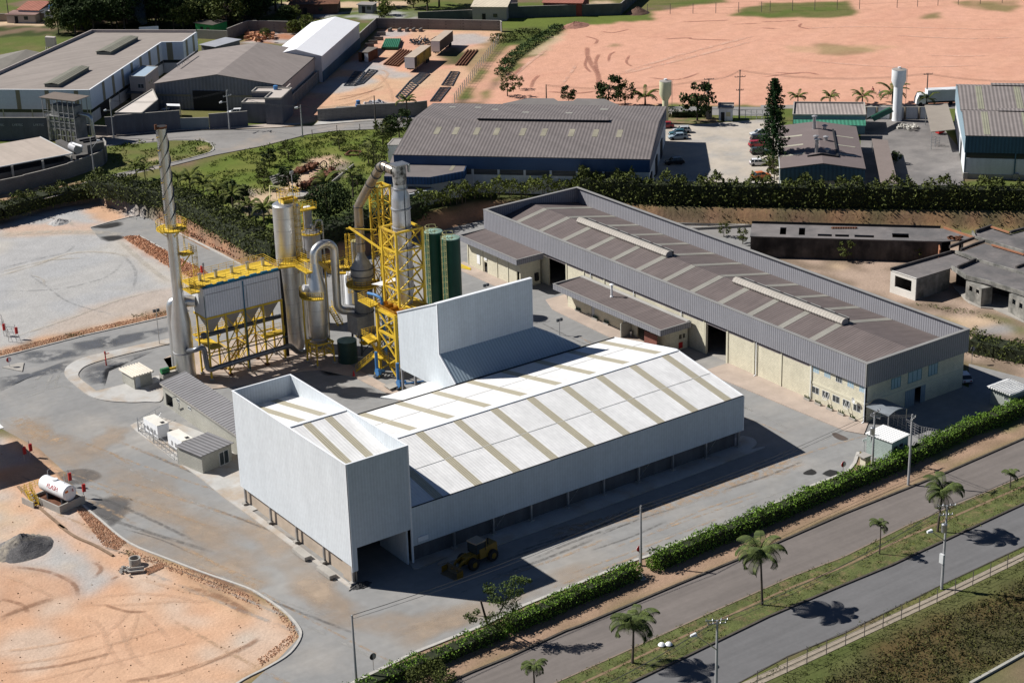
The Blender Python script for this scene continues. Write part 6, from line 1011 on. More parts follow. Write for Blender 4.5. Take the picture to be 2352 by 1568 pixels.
for b0_,b1_ in((0,h_),(h_+.3,F.d)):
    m_=b0_+(b1_-b0_)*.68;part('roof',rm,t,lambda b:gable(b,F,0,F.w,b0_,b1_,ze,ze+1.5,.15,'a',m_))
    part('vent_slot','dark',t,lambda b:b.fbox(F,8,F.w,m_+.1,m_+.35,ze+1.5,ze+1.62));part('vent_cap',rm,t,lambda b:b.hexa([F(7,m_-.2,ze+1.62),F(F.w,m_-.2,ze+1.62),F(F.w,m_+2.2,ze+1.5),F(7,m_+2.2,ze+1.5),F(7,m_-.2,ze+1.72),F(F.w,m_-.2,ze+1.72),F(F.w,m_+2.2,ze+1.6),F(7,m_+2.2,ze+1.6)]))
    zf2=lambda a,b:ze+1.5*(b-b0_)/(m_-b0_)
    for a in(3.6,11.5):on_roof(t,F,zf2,a,a+1.3,b0_+.6,m_-.5,mat('lime skylight',(.25,.245,.18),.6,rib=(tuple(F.u),.5,.2)))
    mb=MB();mb.add([F(.2,b0_+.2,ze-.1),F(.2,b1_-.1,ze-.1),F(.2,m_,ze+1.38)],[(0,1,2),(2,1,0)]);mb.build('gable',mat('pale teal cladding',(.20,.28,.33),.6),t)
part('wall','whitewall',t,lambda b:(b.fbox(F,.3,F.w,.3,.5,Z3+1,Z3+4.2),b.fbox(F,.3,.5,.5,F.d,Z3-.2,ze-3.2)));part('plinth','conc',t,lambda b:(b.fbox(F,.2,F.w,.22,.5,Z3-.3,Z3+1),b.fbox(F,.1,1.0,-.1,.22,Z3-.3,Z3+1.3),b.fbox(F,9.8,10.8,-.1,.22,Z3-.3,Z3+1.3)))
part('front_cladding',ribm('teal front',(.045,.10,.135),F.u,.7,.2),t,lambda b:(b.fbox(F,.1,F.w,.1,.3,ze-3.5,ze-.15),));part('end_cladding',mat('pale teal cladding',(.20,.28,.33),.6),t,lambda b:b.fbox(F,.1,.25,.3,F.d,ze-3.6,ze-.15));part('window_band','glass',t,lambda b:b.fbox(F,.3,F.w,.42,.5,Z3+4.2,ze-3.4));part('pilaster','tealcl',t,lambda b:[b.fbox(F,a,a+.25,.1,.3,Z3+1,ze-3.5)for a in(.2,9.8,19.5)])
part('loading_door','dark',t,lambda b:b.fbox(F,.26,.31,F.d*.3,F.d*.3+5,Z3,Z3+3.8))
t=thing('loading_canopy','large flat brown loading roof beside the teal banded hall','canopy',at('D',1480,1250,Z3));cq=[at('D',*q,7.2)for q in((1395,895),(1450,1122),(1655,1098),(1590,880))];part('roof',mat('canopy sheet',(.26,.225,.19),.85,var=.06),t,lambda b:b.prism(cq,7.05,7.2));part('post','metal',t,lambda b:[b.bar((p.x,p.y,Z3),(p.x,p.y,7.05),.12)for p in(cq[0].lerp(cq[2],.06),cq[1].lerp(cq[3],.06))])
ze=7.4;A,B,C_=at('D',165,1432,ze),at('D',895,1437,ze),at('D',830,1076,ze)
t,F=hall('teal_workshop','workshop with brown gable roof, four round vents and teal front','workshop',A,B,C_,ze,8.5,mat('brown smooth roof',(.155,.125,.12),.8,var=.06),mat('grey green block',(.30,.33,.31),.9,brick=(.4,.2),var=.06),'b',None,ze-2.4,ribm('teal workshop front',(.05,.11,.15),(1,0,0),.6,.2))
zf=roofz(F,ze,8.5,'b');w_,d_=F.w,F.d
for fr in(.25,.46,.68):
    on_roof(t,F,zf,w_*.02,w_*.3,d_*fr,d_*fr+1.0,mat('pale strip',(.36,.34,.27),.6));on_roof(t,F,zf,w_*.69,w_*.93,d_*fr,d_*fr+.6,mat('pale strip',(.30,.27,.24),.6))
part('roof_upstand','dark',t,lambda b:(b.bar(F(w_*.33,d_*.18,8.2),F(w_*.5,d_*.18,8.75),.35,.35),b.bar(F(w_*.5,d_*.18,8.75),F(w_*.69,d_*.18,8.2),.35,.35),b.bar(F(w_*.69,d_*.18,8.2),F(w_*.69,d_*.82,8.2),.35,.35)))
for q,hgt,r in(((455,1100),2.6,.36),((545,1100),.6,.36),((475,1300),2.6,.36),((565,1300),.6,.36),((470,1190),.6,.36),((555,1195),.6,.36)):
    p=at('D',*q,8.3);v=part('vent_pipe','metal',t,lambda b:b.lathe(p,[(r,8.1),(r,8.3+hgt)],12),True);part('cowl','steel_grey',v,lambda b:b.lathe(p,[(.62,8.45+hgt),(.6,8.55+hgt),(.1,8.75+hgt)],12))
part('gutter','frame',t,lambda b:(b.fbox(F,-.12,0,0,d_,ze-.25,ze),));part('downpipe','frame',t,lambda b:b.bar(F(-.05,.1,Z3),F(-.05,.1,ze),.14))
t=flat('teal_office','small teal walled building with corrugated roof and green awning','building',[at('D',*q,7)for q in((275,985),(893,988),(880,883),(285,878))],7,mat('light teal wall',(.16,.28,.33),.85,var=.05),ribm('teal office roof',(.30,.26,.24),F.u,.8,.25),.35)
part('awning',mat('green sheet',(.05,.20,.13),.6,rib=(tuple(F.u),.8,.3)),t,lambda b:b.hexa([at('D',*q,z)for z,q in((6.1,(280,1052)),(6.1,(893,1070)),(6.3,(893,1022)),(6.3,(280,1018)))]+[at('D',*q,z)for z,q in((6.2,(280,1052)),(6.2,(893,1070)),(6.4,(893,1022)),(6.4,(280,1018)))]))
Fa=Frame(at('D',895,1025,5.5),at('D',965,1035,5.5),at('D',940,925,5.5));tag(part('green_awning',mat('green sheet dark',(.015,.09,.05),.6),None,lambda b:arc_roof(b,Fa,0,Fa.w,0,Fa.d,5.5,.9)),'curved dark green awning at the side of the teal building','awning')
t=thing('covered_way','long narrow brown roof standing alone beside the teal workshop','canopy',at('D',1050,1400,Z3));cq=[at('D',*q,6)for q in((1020,1552),(1167,1562),(1080,1192),(945,1180))];part('roof',mat('covered way roof',(.19,.155,.14),.85,var=.06),t,lambda b:b.prism(cq,5.85,6));part('post','metal',t,lambda b:[b.bar((p.x,p.y,Z3),(p.x,p.y,5.85),.12)for p in(cq[0].lerp(cq[1],.05),cq[1].lerp(cq[0],.05),cq[2].lerp(cq[3],.05),cq[3].lerp(cq[2],.05))])
t=pwall('white boundary wall with brown posts behind the white water tower',[at('D',885,1012,Z3),at('D',1150,1012,Z3),at('D',1430,1010,Z3)],2.6,'whitewall');part('post',mat('brown post',(.19,.16,.12),.9),t,lambda b:[b.box(p.x-.2,p.x+.2,p.y-.2,p.y+.2,Z3,Z3+2.7)for p in(at('D',x,1012,Z3)for x in(890,985,1105,1225,1345))])
tag(part('rubble_pile',mat('pale rubble',(.50,.48,.43),.9,var=.2),None,lambda b:[b.bar(p,p+V((random.uniform(-.6,.6),random.uniform(-.6,.6),random.uniform(.1,.4))),random.uniform(.3,.6))for p in[at('D',1270+random.gauss(0,30),1080+random.gauss(0,8),Z3+abs(random.gauss(0,.35)))for _ in range(42)]]+[b.bar(at('D',1160,1090,Z3+.2),at('D',1205,1080,Z3+.3),.5),b.bar(at('D',1180,1060,Z3+.3),at('D',1240,1070,Z3+.3),.3)]),'heap of pale concrete rubble in the dark slab yard','rubble')
b0=at('D',1525,1140,Z3);tag(part('red_machine','red',None,lambda b:(b.box(b0.x-.9,b0.x+.9,b0.y-.5,b0.y+.5,Z3+.3,Z3+1.2),b.box(b0.x-.5,b0.x+.6,b0.y-.4,b0.y+.4,Z3+1.2,Z3+1.7))),'small red machine under the brown loading roof','machine')
b0=at('D',1480,1250,Z3);tag(part('frame_rack','steel_grey',None,lambda b:[b.bar((b0.x+dx,b0.y+dy,Z3),(b0.x+dx,b0.y+dy,Z3+1.8),.08)for dx in(0,1.4)for dy in(0,1.0)]+[b.bar((b0.x,b0.y+dy,Z3+z),(b0.x+1.4,b0.y+dy,Z3+z),.08)for dy in(0,1)for z in(.6,1.2,1.8)]),'empty steel rack standing in front of the loading roof','rack')
def wtower(label,m,fr,bx,by,ty,nk,wt,ws):
    g=at(fr,bx,by,Z3);H_=hz(g,fr,bx,ty);t=thing('water_tower',label,'water tower',g,'cup shaped water towers');hk=hz(g,fr,bx,nk)
    part('shaft',m,t,lambda b:b.lathe(g,[(ws*1.12,Z3),(ws,Z3+.8),(ws,hk-1.0)],20),True);part('tank',m,t,lambda b:b.lathe(g,[(ws,hk-1.0),(wt,hk+.3),(wt,H_)],24),True);part('lid','roofgrey',t,lambda b:b.lathe(g,[(wt*1.02,H_),(wt*.3,H_+.25)],24));part('manhole','white',t,lambda b:b.lathe(g,[(.35,H_+.15),(.35,H_+.5)],10));ladder(t,g.x+wt*.8,g.y-wt*.75,Z3+3,H_,(.6,-.6),'steel_grey',False)
wtower('white cup shaped water tower in the slab yard','white','D',1157,1025,590,700,1.6,1.0);wtower('cream cup shaped water tower behind the blue hall',mat('cream paint',(.62,.60,.40),.6,var=.04),'C',1402,1050,690,815,1.35,.68)
A,B,C_=at('FF',1020,270,6.0),at('FF',1180,285,6.0),at('FF',1290,225,6.0);F=Frame(A,at('FF',1270,272,6),at('FF',1290,215,6));t=thing('guard_hut','small white guard hut with flat roof at the car park gate','hut',at('FF',1140,500,Z3))
part('wall','whitewall',t,lambda b:b.fbox(F,.1,F.w-.1,.1,F.d-.1,Z3,5.9));part('roof_slab','roofgrey',t,lambda b:b.fbox(F,-.15,F.w+.15,-.15,F.d+.15,5.9,6.1));part('parapet_rim','conc',t,lambda b:(b.fbox(F,-.15,F.w+.15,F.d-.05,F.d+.15,6.1,6.5),b.fbox(F,-.15,.05,-.15,F.d-.05,6.1,6.4)));part('door','dark',t,lambda b:b.fbox(F,.6,1.4,.05,.099,Z3,Z3+2.0));window(t,F(F.w-1.6,.1),F.u,-F.v,1.1,Z3+1,Z3+2.1,gl=mat('pale yellow blind',(.5,.46,.28),.5),mull=0)  # window pane in a pale yellow blind colour
t=thing('sliding_gate','long low metal gate between the guard hut and the tall conifer','gate',at('FF',1380,460,Z3));g0,g1=at('FF',1385,455,Z3),at('FF',1860,460,Z3);part('gate_frame','metal',t,lambda b:[b.bar(g0.lerp(g1,k/5)+V((0,0,.05)),g0.lerp(g1,k/5)+V((0,0,2.1)),.09)for k in range(6)]+[b.bar(g0+V((0,0,z)),g1+V((0,0,z)),.08)for z in(.15,1.0,2.1)])
tag(part('block_pillar','rawblock',None,lambda b:b.prism([at('FF',*q,Z3)for q in((810,465),(910,465),(912,440),(815,440))],Z3,Z3+2.6)),'grey block meter pillar left of the white guard hut','pillar')
kerb([at('FF',*q,Z3)for q in((150,565),(500,565),(840,550),(1010,535))],Z3,.25,.12)
sheet('grass_bed',[at('FF',*q,Z3)for q in((150,560),(840,548),(1010,530),(1000,440),(160,440))],Z3+.02,mat('dry bed',(.20,.14,.08),.95,var=.3,c2=C_GRASS,c2s=.4))
ze=11.0;P_=[at('A',*q,ze)for q in((-1400,752),(757,765),(1370,358),(1550,355),(1668,273),(783,271))]
P_[0]=P_[1]+(P_[1]-P_[0]).normalized()*-55;back=P_[5];lf=P_[0]+(P_[5]-P_[1]).normalized()*10
t=thing('striped_warehouse','big white warehouse with olive vertical stripes and grey brown roof','warehouse',at('A',600,700,Z3))
pts=[P_[0],P_[1],P_[2],P_[3],P_[4],P_[5]];uL=(at('A',5,750,ze)-P_[5]).normalized();P6=P_[5]+uL*95;pts=[P6+(P_[1]-P_[0]).normalized()*2,P_[1],P_[2],P_[3],P_[4],P_[5],P6];pts[0]=P_[1]-(P_[1]-P_[0]).normalized()*30;pts[6]=pts[0]+V((-1,1,0))
pts=[pts[0],P_[1],P_[2],P_[3],P_[4],P_[5]]
part('roof',mat('warehouse roof',(.27,.235,.21),.85,var=.07,vs=.08,streak=(R_(60),.04,.7,.12)),t,lambda b:b.prism(pts,ze-.35,ze-.2));part('wall','whitewall',t,lambda b:b.prism([(p[0]*.999+pts[0][0]*.001,p[1]*.9995+P_[4][1]*.0005)for p in pts],Z3-.3,ze-.36))
edges=[(pts[0],P_[1]),(P_[1],P_[2]),(P_[2],P_[3]),(P_[3],P_[4])]
for i,(a,b_)in enumerate(edges):
    Fe=Frame(a,b_,d=1);part('upper_cladding','whiteblue',t,lambda b:b.fbox(Fe,-.1 if i==0 else 0,Fe.w+.1,-.18,-.03,ze-4.6,ze-.1));part('window_band','glass',t,lambda b:b.fbox(Fe,0,Fe.w,-.06,.1,ze-5.4,ze-4.62));step=7.0 if i==0 else(6.4 if i==1 else 5.5)
    n=max(1,int(Fe.w/step));part('stripe','tanstripe',t,lambda b:[b.fbox(Fe,Fe.w-3.6-step*k-(.5 if i else 0),Fe.w-2.6-step*k,-.22,-.185,ze-4.6,ze-.15)for k in range(n)if Fe.w-3.6-step*k>0]);part('column','metal',t,lambda b:[b.fbox(Fe,Fe.w-.3-step*k,Fe.w-.1-step*k,-.12,-.02,Z3,ze-4.6)for k in range(n)])if i<2 else None
    if i==1:part('loading_door','dark',t,lambda b:b.fbox(Fe,5.5,11,-.1,-.01,Z3,ze-5.0))
for a,b_,hh in((P_[5],pts[0],1.0),(P_[4],P_[5],1.0)):
    part('parapet','pinkwall',t,lambda b:b.bar((a.x,a.y,ze+.15),(b_.x,b_.y,ze+.15),.3,.75))
part('eave_trim','white',t,lambda b:[b.bar((a.x,a.y,ze-.06),(b_.x,b_.y,ze-.06),.35,.14)for a,b_ in edges])
for i,(n1,n2,f1)in enumerate((((370,715),(500,718),(720,568)),((812,440),(940,443),(1125,312)))):
    F=Frame(at('A',*n1,ze+.6),at('A',*n2,ze+.6),at('A',*f1,ze+.6));v=part('ridge_vent',mat('olive vent',(.17,.165,.13),.7,rib=(tuple(F.u),.6,.2)),t,lambda b:gable(b,F,0,F.w,0,F.d,ze+.6,ze+.9,.1,'b'));part('vent_side',mat('vent louvre',(.14,.15,.13),.7),v,lambda b:b.fbox(F,.15,F.w-.15,.15,F.d-.15,ze-.2,ze+.5))
t=flat('office_block','two storey pinkish office against the striped warehouse','office',[at('A',*q,9.0)for q in((1098,652),(1232,656),(1342,570),(1212,562))],9.0,'pinkwall',mat('pale blue roof',(.30,.38,.46),.7,var=.05),.15)
q0,q1=at('A',1098,652,9),at('A',1232,656,9);u_=(q1-q0).normalized();n_=V((u_.y,-u_.x,0));window(t,q0+u_*2.0,u_,n_,1.6,6.2,7.3,mull=1);u2=(at('A',1342,570,9)-q1).normalized();window(t,q1+u2*2.2,u2,V((u2.y,-u2.x,0)),1.0,6.6,7.6,mull=0);window(t,q1+u2*4.2,u2,V((u2.y,-u2.x,0)),1.0,6.6,7.6,mull=0);part('porch_roof','dark_steel',t,lambda b:b.hexa([at('A',*q,z)for z in(5.3,5.45)for q in((1070,795),(1210,800),(1235,765),(1100,750))]))
ze=9.2;A,B,C_=at('A',1303,712,ze),at('B',387,727,ze),at('B',706,447,ze)
t,F=hall('gabled_warehouse','broad warehouse with low grey brown gable roof and one black door','warehouse',A,B,C_,ze,11.6,mat('smooth fibre roof',(.225,.195,.18),.85,var=.06,vs=.1,streak=(R_(60),.9,.06,.1)),ribm('grey front cladding',(.20,.20,.215),(1,0,0),.6,.15),'b')
part('big_door','dark',t,lambda b:b.fbox(F,F.w*.30,F.w*.555,.08,.245,Z3,Z3+4.6));part('side_wall_panel','pinkwall',t,lambda b:b.fbox(F,F.w-.24,F.w-.1,.3,F.d-.3,Z3,ze-.2));part('window_band',mat('tan band',(.22,.20,.15),.8),t,lambda b:(b.fbox(F,.3,F.w*.28,.1,.245,Z3+3.2,Z3+3.7),b.fbox(F,F.w*.57,F.w*.9,.1,.245,Z3+3.2,Z3+3.7)))
part('rooftop_frame','steel_grey',t,lambda b:[b.bar(F(1.2,F.d*f_,9.6),F(1.2,F.d*f_,10.6),.1)for f_ in(.42,.46,.52,.56,.62,.66)]+[b.bar(F(1.2,F.d*.4,10.5),F(1.2,F.d*.8,10.5),.25)])
part('eave_gutter','dark',t,lambda b:b.fbox(F,F.w-.05,F.w+.12,0,F.d,ze-.1,ze+.05))
t=flat('side_shed','flat white roofed annex left of the black warehouse door','annex',[at('A',*q,7.6)for q in((980,962),(1205,965),(1340,852),(1298,762))],7.6,'greyrender',mat('cream flat roof',(.55,.50,.45),.85,var=.05),.2)
t=thing('bike_shelter','small white roofed shelter beside the black warehouse door','shelter',at('A',1475,960,Z3));cq=[at('A',*q,5.6)for q in((1412,900),(1532,904),(1528,885),(1415,882))];part('roof','white',t,lambda b:b.prism(cq,5.5,5.6));part('post','metal',t,lambda b:[b.bar((p.x,p.y,Z3),(p.x,p.y,5.5),.12)for p in cq])
t=flat('gatehouse_block','L shaped flat roofed gatehouse with white rims at the warehouse corner','gatehouse',[at('B',*q,9.0)for q in((125,787),(295,788),(235,842),(375,842),(465,755),(165,752))],9.0,'greyrender',mat('tan flat roof',(.45,.40,.36),.9,var=.05),.3)
t2=flat('gatehouse_block','lower flat roofed front block of the gatehouse facing the road','gatehouse',[at('B',*q,7.6)for q in((40,880),(330,882),(375,848),(80,845))],7.6,'greyrender',mat('tan flat roof',(.45,.40,.36),.9,var=.05),.3);b0=at('B',328,752,9.3);tag(part('water_tank','blue',None,lambda b:b.lathe(b0,[(.5,9.05),(.55,9.9),(.3,10.0)],12)),'small blue water tank on the gatehouse roof','water tank')
t3=tag(part('gatehouse_wall','pinkwall',None,lambda b:b.prism([at('B',*q,Z3)for q in((345,1050),(470,925),(466,918),(338,1045))],Z3,8.9)),'tall pinkish flank wall of the gatehouse facing the dirt yard','wall')
ze=9.6;A,B,C_=at('B',722,478,ze),at('B',1046,195,ze),at('B',630,195,ze)
t,F=hall('white_shed','narrow white shed with brilliant white gable roof along the dirt yard','shed',A,B,C_,ze,11.2,mat('brilliant white roof',(.80,.80,.82),.5,var=.02),mat('white to grey shed wall',(.55,.56,.58),.7,var=.05),'a')
part('lower_band',mat('dark blue lower wall',(.05,.09,.13),.8,var=.2),t,lambda b:b.fbox(F,.3,F.w-.3,.12,.24,Z3,Z3+2.6))
t,F=hall('far_shed','olive grey gabled shed at the left frame edge behind the striped warehouse','shed',at('A',-500,900,8),at('A',60,1100,8),at('A',430,462,8),8,10,mat('olive roof',(.20,.185,.16),.85,var=.08,streak=(R_(60),.9,.1,.15)),'greyrender','b')if False else(None,None)
t=thing('far_shed','grey gabled shed at the left edge beyond the striped warehouse','shed',at('A',200,600,Z3));r0,r1,r2,r3,r4=at('A',225,422,9.5),at('A',430,465,8),at('A',0,468,8),at('A',-400,640,9.5),at('A',-180,760,8)
part('roof',mat('olive roof',(.20,.185,.16),.85,var=.08),t,lambda b:(b.hexa([V((p.x,p.y,p.z+z))for z in(-.12,0)for p in(r0,r3,r4,r1)]),b.hexa([V((p.x,p.y,p.z+z))for z in(-.12,0)for p in(r3,r0,r2,r2+(r3-r0))])));part('wall','greyrender',t,lambda b:b.prism([(p.x,p.y)for p in(r1,r2,r2+(r3-r0),r4)],Z3-.3,7.9))
ze=7.6;t=thing('old_factory','old block factory with pale tan roof inside a curved wall','factory',at('X1',600,1000,Z3));rp=[at('X1',*q,ze)for q in((-900,1290),(0,1135),(1230,905),(680,625),(0,745),(-900,900))]
part('roof',mat('pale tan roof',(.40,.34,.29),.85,var=.07,vs=.12,streak=(R_(20),.9,.06,.1)),t,lambda b:b.prism(rp,ze-.15,ze));wi=[at('X1',*q,ze)for q in((-900,1260),(0,1120),(1190,900),(690,650),(0,760),(-900,920))]
part('wall',mat('dark block',(.13,.125,.12),.95,brick=(.5,.25),var=.12),t,lambda b:b.prism(wi,Z3-.3,Z3+3.0));part('column','conc',t,lambda b:[b.box(p.x-.2,p.x+.2,p.y-.2,p.y+.2,Z3,ze-.2)for p in(at('X1',*q,ze)for q in((200,1105),(720,1010),(1205,925)))]);part('inner_wall','dark',t,lambda b:b.prism([(p.x*.9+rp[4].x*.1,p.y*.9+rp[4].y*.1)for p in wi],Z3+3,ze-.2));part('fascia','frame',t,lambda b:[b.bar((a.x,a.y,ze-.05),(b_.x,b_.y,ze-.05),.2,.2)for a,b_ in((rp[0],rp[1]),(rp[1],rp[2]),(rp[2],rp[3]))])
for lb,z,q in(('low dark roofed outhouse behind the old factory roof',6.6,((940,690),(1040,665),(1340,820),(1250,880))),('dark flat roofed boiler house by the curved wall',7.8,((1280,665),(1590,615),(1765,712),(1480,775))),('smallest dark roofed shed under the horizontal tank',6.0,((1240,930),(1290,895),(1500,890),(1500,915),(1290,960)))):
    o_=flat('outhouse',lb,'shed',[at('X1',*p,z)for p in q][::1],z,mat('dark block',(.13,.125,.12)),mat('dark roof felt',(.10,.095,.09),.9,var=.15),0)
part('roof_beam','dark',o_,lambda b:[b.bar(at('X1',*a,8.0),at('X1',*c,8.0),.35,.3)for a,c in(((1350,690),(1620,640)),((1410,715),(1690,665)))])
t=thing('horizontal_tank','dull grey cylinder tank lying on the dark outhouse roofs','tank',at('X1',1280,830,6.6));part('vessel','steel_grey',t,lambda b:b.tube([at('X1',1225,790,7.9),at('X1',1330,840,7.9)],1.0,18),True);part('pipe','white',t,lambda b:b.tube([at('X1',1240,740,9),at('X1',1400,790,9)],.25,8))
t=thing('filter_plant','scaffolded grey dust filter plant under a thin pitched canopy','filter plant',at('X1',1100,650,Z3));F=Frame(at('X1',830,640,3.5),at('X1',1300,700,3.5),at('X1',1400,650,3.5));F.d=4
part('casing',mat('weathered casing',(.22,.22,.21),.8,var=.3,vs=.7),t,lambda b:(b.fbox(F,0,F.w,0,4,Z3,8.6),b.fbox(F,1.0,F.w-.3,.6,3.4,8.6,11.0)));part('frame','steel_grey',t,lambda b:[b.bar(F(a,y_,Z3),F(a,y_,12.6),.14)for a in np.linspace(-.4,F.w+.4,7)for y_ in(-.3,4.3)]+[b.bar(F(-.5,-.3,z),F(F.w+.5,-.3,z),.12)for z in(4.5,6,7.5,8.7,9.7,12.5)])
part('canopy',mat('thin brown canopy',(.16,.13,.11),.9),t,lambda b:b.fbox(F,-1.0,F.w+1.2,-.6,4.6,12.7,12.8));part('pocket','metal',t,lambda b:[b.fbox(F,.6+k*F.w/7,.6+(k+.6)*F.w/7,-.25,-.01,8.0,8.5)for k in range(7)]+[b.fbox(F,.5+k*F.w/5,.5+(k+.55)*F.w/5,-.2,-.01,Z3+.3,5.6)for k in range(5)]);part('outlet_duct','metal',t,lambda b:b.tube(bend([(F(F.w,2,9.2),0),(F(F.w+3.2,2,9.0),1.0),(F(F.w+3.4,2,Z3),0)]),.45,12),True)
pwall('curved stepped block wall round the old factory',[at('X1',*q,Z3)for q in((-700,1730),(0,1620),(430,1530),(830,1430),(1190,1330),(1480,1230),(1740,1130),(1825,1040),(1830,960),(1790,900))],[3.0,3.0,3.1,3.1,3.2,3.2,3.2,3.2,3.2],'rawblock')
t=pwall('long blue grey wall with faint white painted lettering',[at('X1',-900,690,Z3),at('X1',820,690,Z3),at('X1',830,690,Z3)],5.2,'greyrender');wp_=Frame(at('X1',-900,690,Z3),at('X1',820,690,Z3),d=1)
for q in(20,340,695):p=at('X1',q,485,Z3);p=aty('X1',q,485,wp_.o.y+(p.x-wp_.o.x)*0)if False else None;fr_=(q+900)/1720;text(t,'LYRTEC',wp_(wp_.w*fr_,-.12,Z3+3.6),wp_.u,(0,0,1),.7,mat('faded white paint',(.5,.52,.56),.8))
pwall('plain grey wall with low gate between filter plant and white annex',[at('A',700,1150,Z3),at('A',912,1160,Z3)],2.3,'greyrender');pwall('small grey kiosk wall with letter box slot beside the road pole',[at('A',905,1155,Z3),at('A',985,1150,Z3)],4.2,'greyrender')
pwall('tall dark grey front wall left of the warehouse gate',[at('A',985,1147,Z3),at('A',1540,1103,Z3)],[4.4],'greyrender');pwall('grey blue sliding gate panel of the gabled warehouse',[at('A',1540,1103,Z3),at('A',1780,1098,Z3)],[2.6],mat('gate sheet',(.16,.19,.21),.6),name='sheet_gate');pwall('grey front wall with narrow door right of the sheet gate',[at('A',1785,1098,Z3),at('A',2110,1072,Z3)],[3.4],'greyrender')
pwall('grey block front wall of the dirt yard facing the road',[at('B',690,1035,Z3),at('B',1020,1012,Z3),at('B',1500,990,Z3),at('B',1620,975,Z3)],[2.8,3.2,3.2],'rawblock');pwall('long grey wall closing the far side of the dirt yard',[at('B',1190,242,Z3),at('B',2240,264,Z3),at('C',10,275,Z3)],2.8,'rawblock');pwall('long grey wall between the white shed and the dirt yard',[at('B',475,912,Z3),at('B',1190,242,Z3)],2.8,'rawblock')
pwall('dark teal boundary wall before the houses at the top',[at('B',1540,190,Z3),at('B',2020,170,Z3),at('C',150,155,Z3),at('C',1025,128,Z3),at('C',1230,-60,Z3)],[2.8,4.2,3.2,3.2],mat('mossy teal wall',(.08,.10,.095),.95,var=.2));pwall('grey wall round the rubble plot behind the gabled warehouse',[at('A',1940,345,Z3),at('B',100,275,Z3),at('B',540,285,Z3)],[3.2,3.2],'rawblock')
pwall('pale grey wall linking striped warehouse and rubble plot',[at('A',1680,330,Z3),at('A',1950,340,Z3)],2.4,'pinkwall')
part_stub=thing('block_partition','row of short block partitions against the yard wall','partition',at('B',1150,300,Z3));part('partition','rawblock',part_stub,lambda b:[b.bar(at('B',x,y,Z3+.5),at('B',x+75,y-2,Z3+.5),.2,1.0)for x,y in((1190,290),(1170,330),(1120,360),(1090,385))]);part('partition','rawblock',part_stub,lambda b:[b.bar(at('B',x,262,Z3+.4),at('B',x+22,248,Z3+.4),.5,.8)for x in(1290,1370,1435,1490,1550)])
t=flat('outbuilding','low flat roof behind the front wall of the dirt yard','hut',[at('B',*q,4.9)for q in((820,935),(1010,930),(1060,905),(850,912))],4.9,'rawblock','roofgrey',.08);b0=at('B',1033,918,5);tag(part('water_tank','blue',None,lambda b:(b.lathe(b0,[(.45,5.9),(.5,6.7),(.3,6.8)],10),b.box(b0.x-.5,b0.x+.5,b0.y-.5,b0.y+.5,4.9,5.9))),'small blue water tank behind the dirt yard front wall','water tank')
def trailer(label,nl,nr,fr_,zb,zt,sm,em):
    A,B,C_=at('B',*nl,zt),at('B',*nr,zt),at('B',*fr_,zt);F=Frame(A,B,C_);t=thing('box_trailer',label,'trailer',F(F.w/2,F.d/2,Z3),'box trailers');part('body',sm,t,lambda b:b.fbox(F,0,F.w,0.06,F.d,zb,zt-.06));part('end_door',em,t,lambda b:b.fbox(F,.02,F.w-.02,0,.058,zb,zt-.06));part('roof',mat('dusty trailer roof',(.42,.34,.27),.9,var=.06),t,lambda b:b.fbox(F,-.03,F.w+.03,-.03,F.d+.03,zt-.06,zt));part('chassis','dark',t,lambda b:b.fbox(F,.4,F.w-.4,.3,F.d-.2,zb-.35,zb))
    part('landing_leg','dark_steel',t,lambda b:[b.bar(F(a,F.d*.2,Z3),F(a,F.d*.2,zb),.15)for a in(.4,F.w-.4)])
    for a in(.2,F.w-.45):
        for y_ in(.78,.88):part('wheel','tyre',t,lambda b:b.tube([F(a,F.d*y_,Z3+.5),F(a+.28,F.d*y_,Z3+.5)],.5,12))
trailer('yellow stained box trailer with white end door, nearer the road',(1423,487),(1508,490),(1673,388),4.1,6.9,mat('stained yellow side',(.42,.28,.04),.7,c2=(.04,.03,.02),c2s=.35,c2t=.5),'white');trailer('brown box trailer with white end, farther from the road',(1648,350),(1722,352),(1868,262),4.1,6.9,mat('brown trailer side',(.10,.065,.045),.8,var=.2),'white')
A,B,C_=at('B',1030,443,5.6),at('B',1110,448,5.6),at('B',1142,402,5.6);F=Frame(A,B,C_);t=thing('steel_shed','rusty brown shed with open doorway alone in the dirt yard','shed',F(1,1,Z3));part('wall','rust',t,lambda b:(b.fbox(F,0,.1,0,F.d,Z3,5.5),b.fbox(F,F.w-.1,F.w,0,F.d,Z3,5.5),b.fbox(F,.1,F.w-.1,F.d-.1,F.d,Z3,5.5),b.fbox(F,.1,F.w*.33,0,.1,Z3,5.5),b.fbox(F,F.w*.66,F.w-.1,0,.1,Z3,5.5)));part('roof',mat('shed roof',(.15,.13,.115),.9),t,lambda b:b.fbox(F,-.1,F.w+.1,-.1,F.d+.1,5.5,5.6));part('door','whitewall',t,lambda b:b.fbox(F,F.w*.66,F.w*1.05,-.08,-.02,Z3+.1,5.3))
tag(part('pipe_stack',mat('green pipe',(.03,.16,.09),.6,var=.2),None,lambda b:[b.tube([at('B',1235+16*k,408,Z3+.3+.35*j),at('B',1268+15*k,335,Z3+.3+.35*j)],.28,8)for j in range(2)for k in range(9)]),'neat stack of dark green pipes in the dirt yard','pipes')
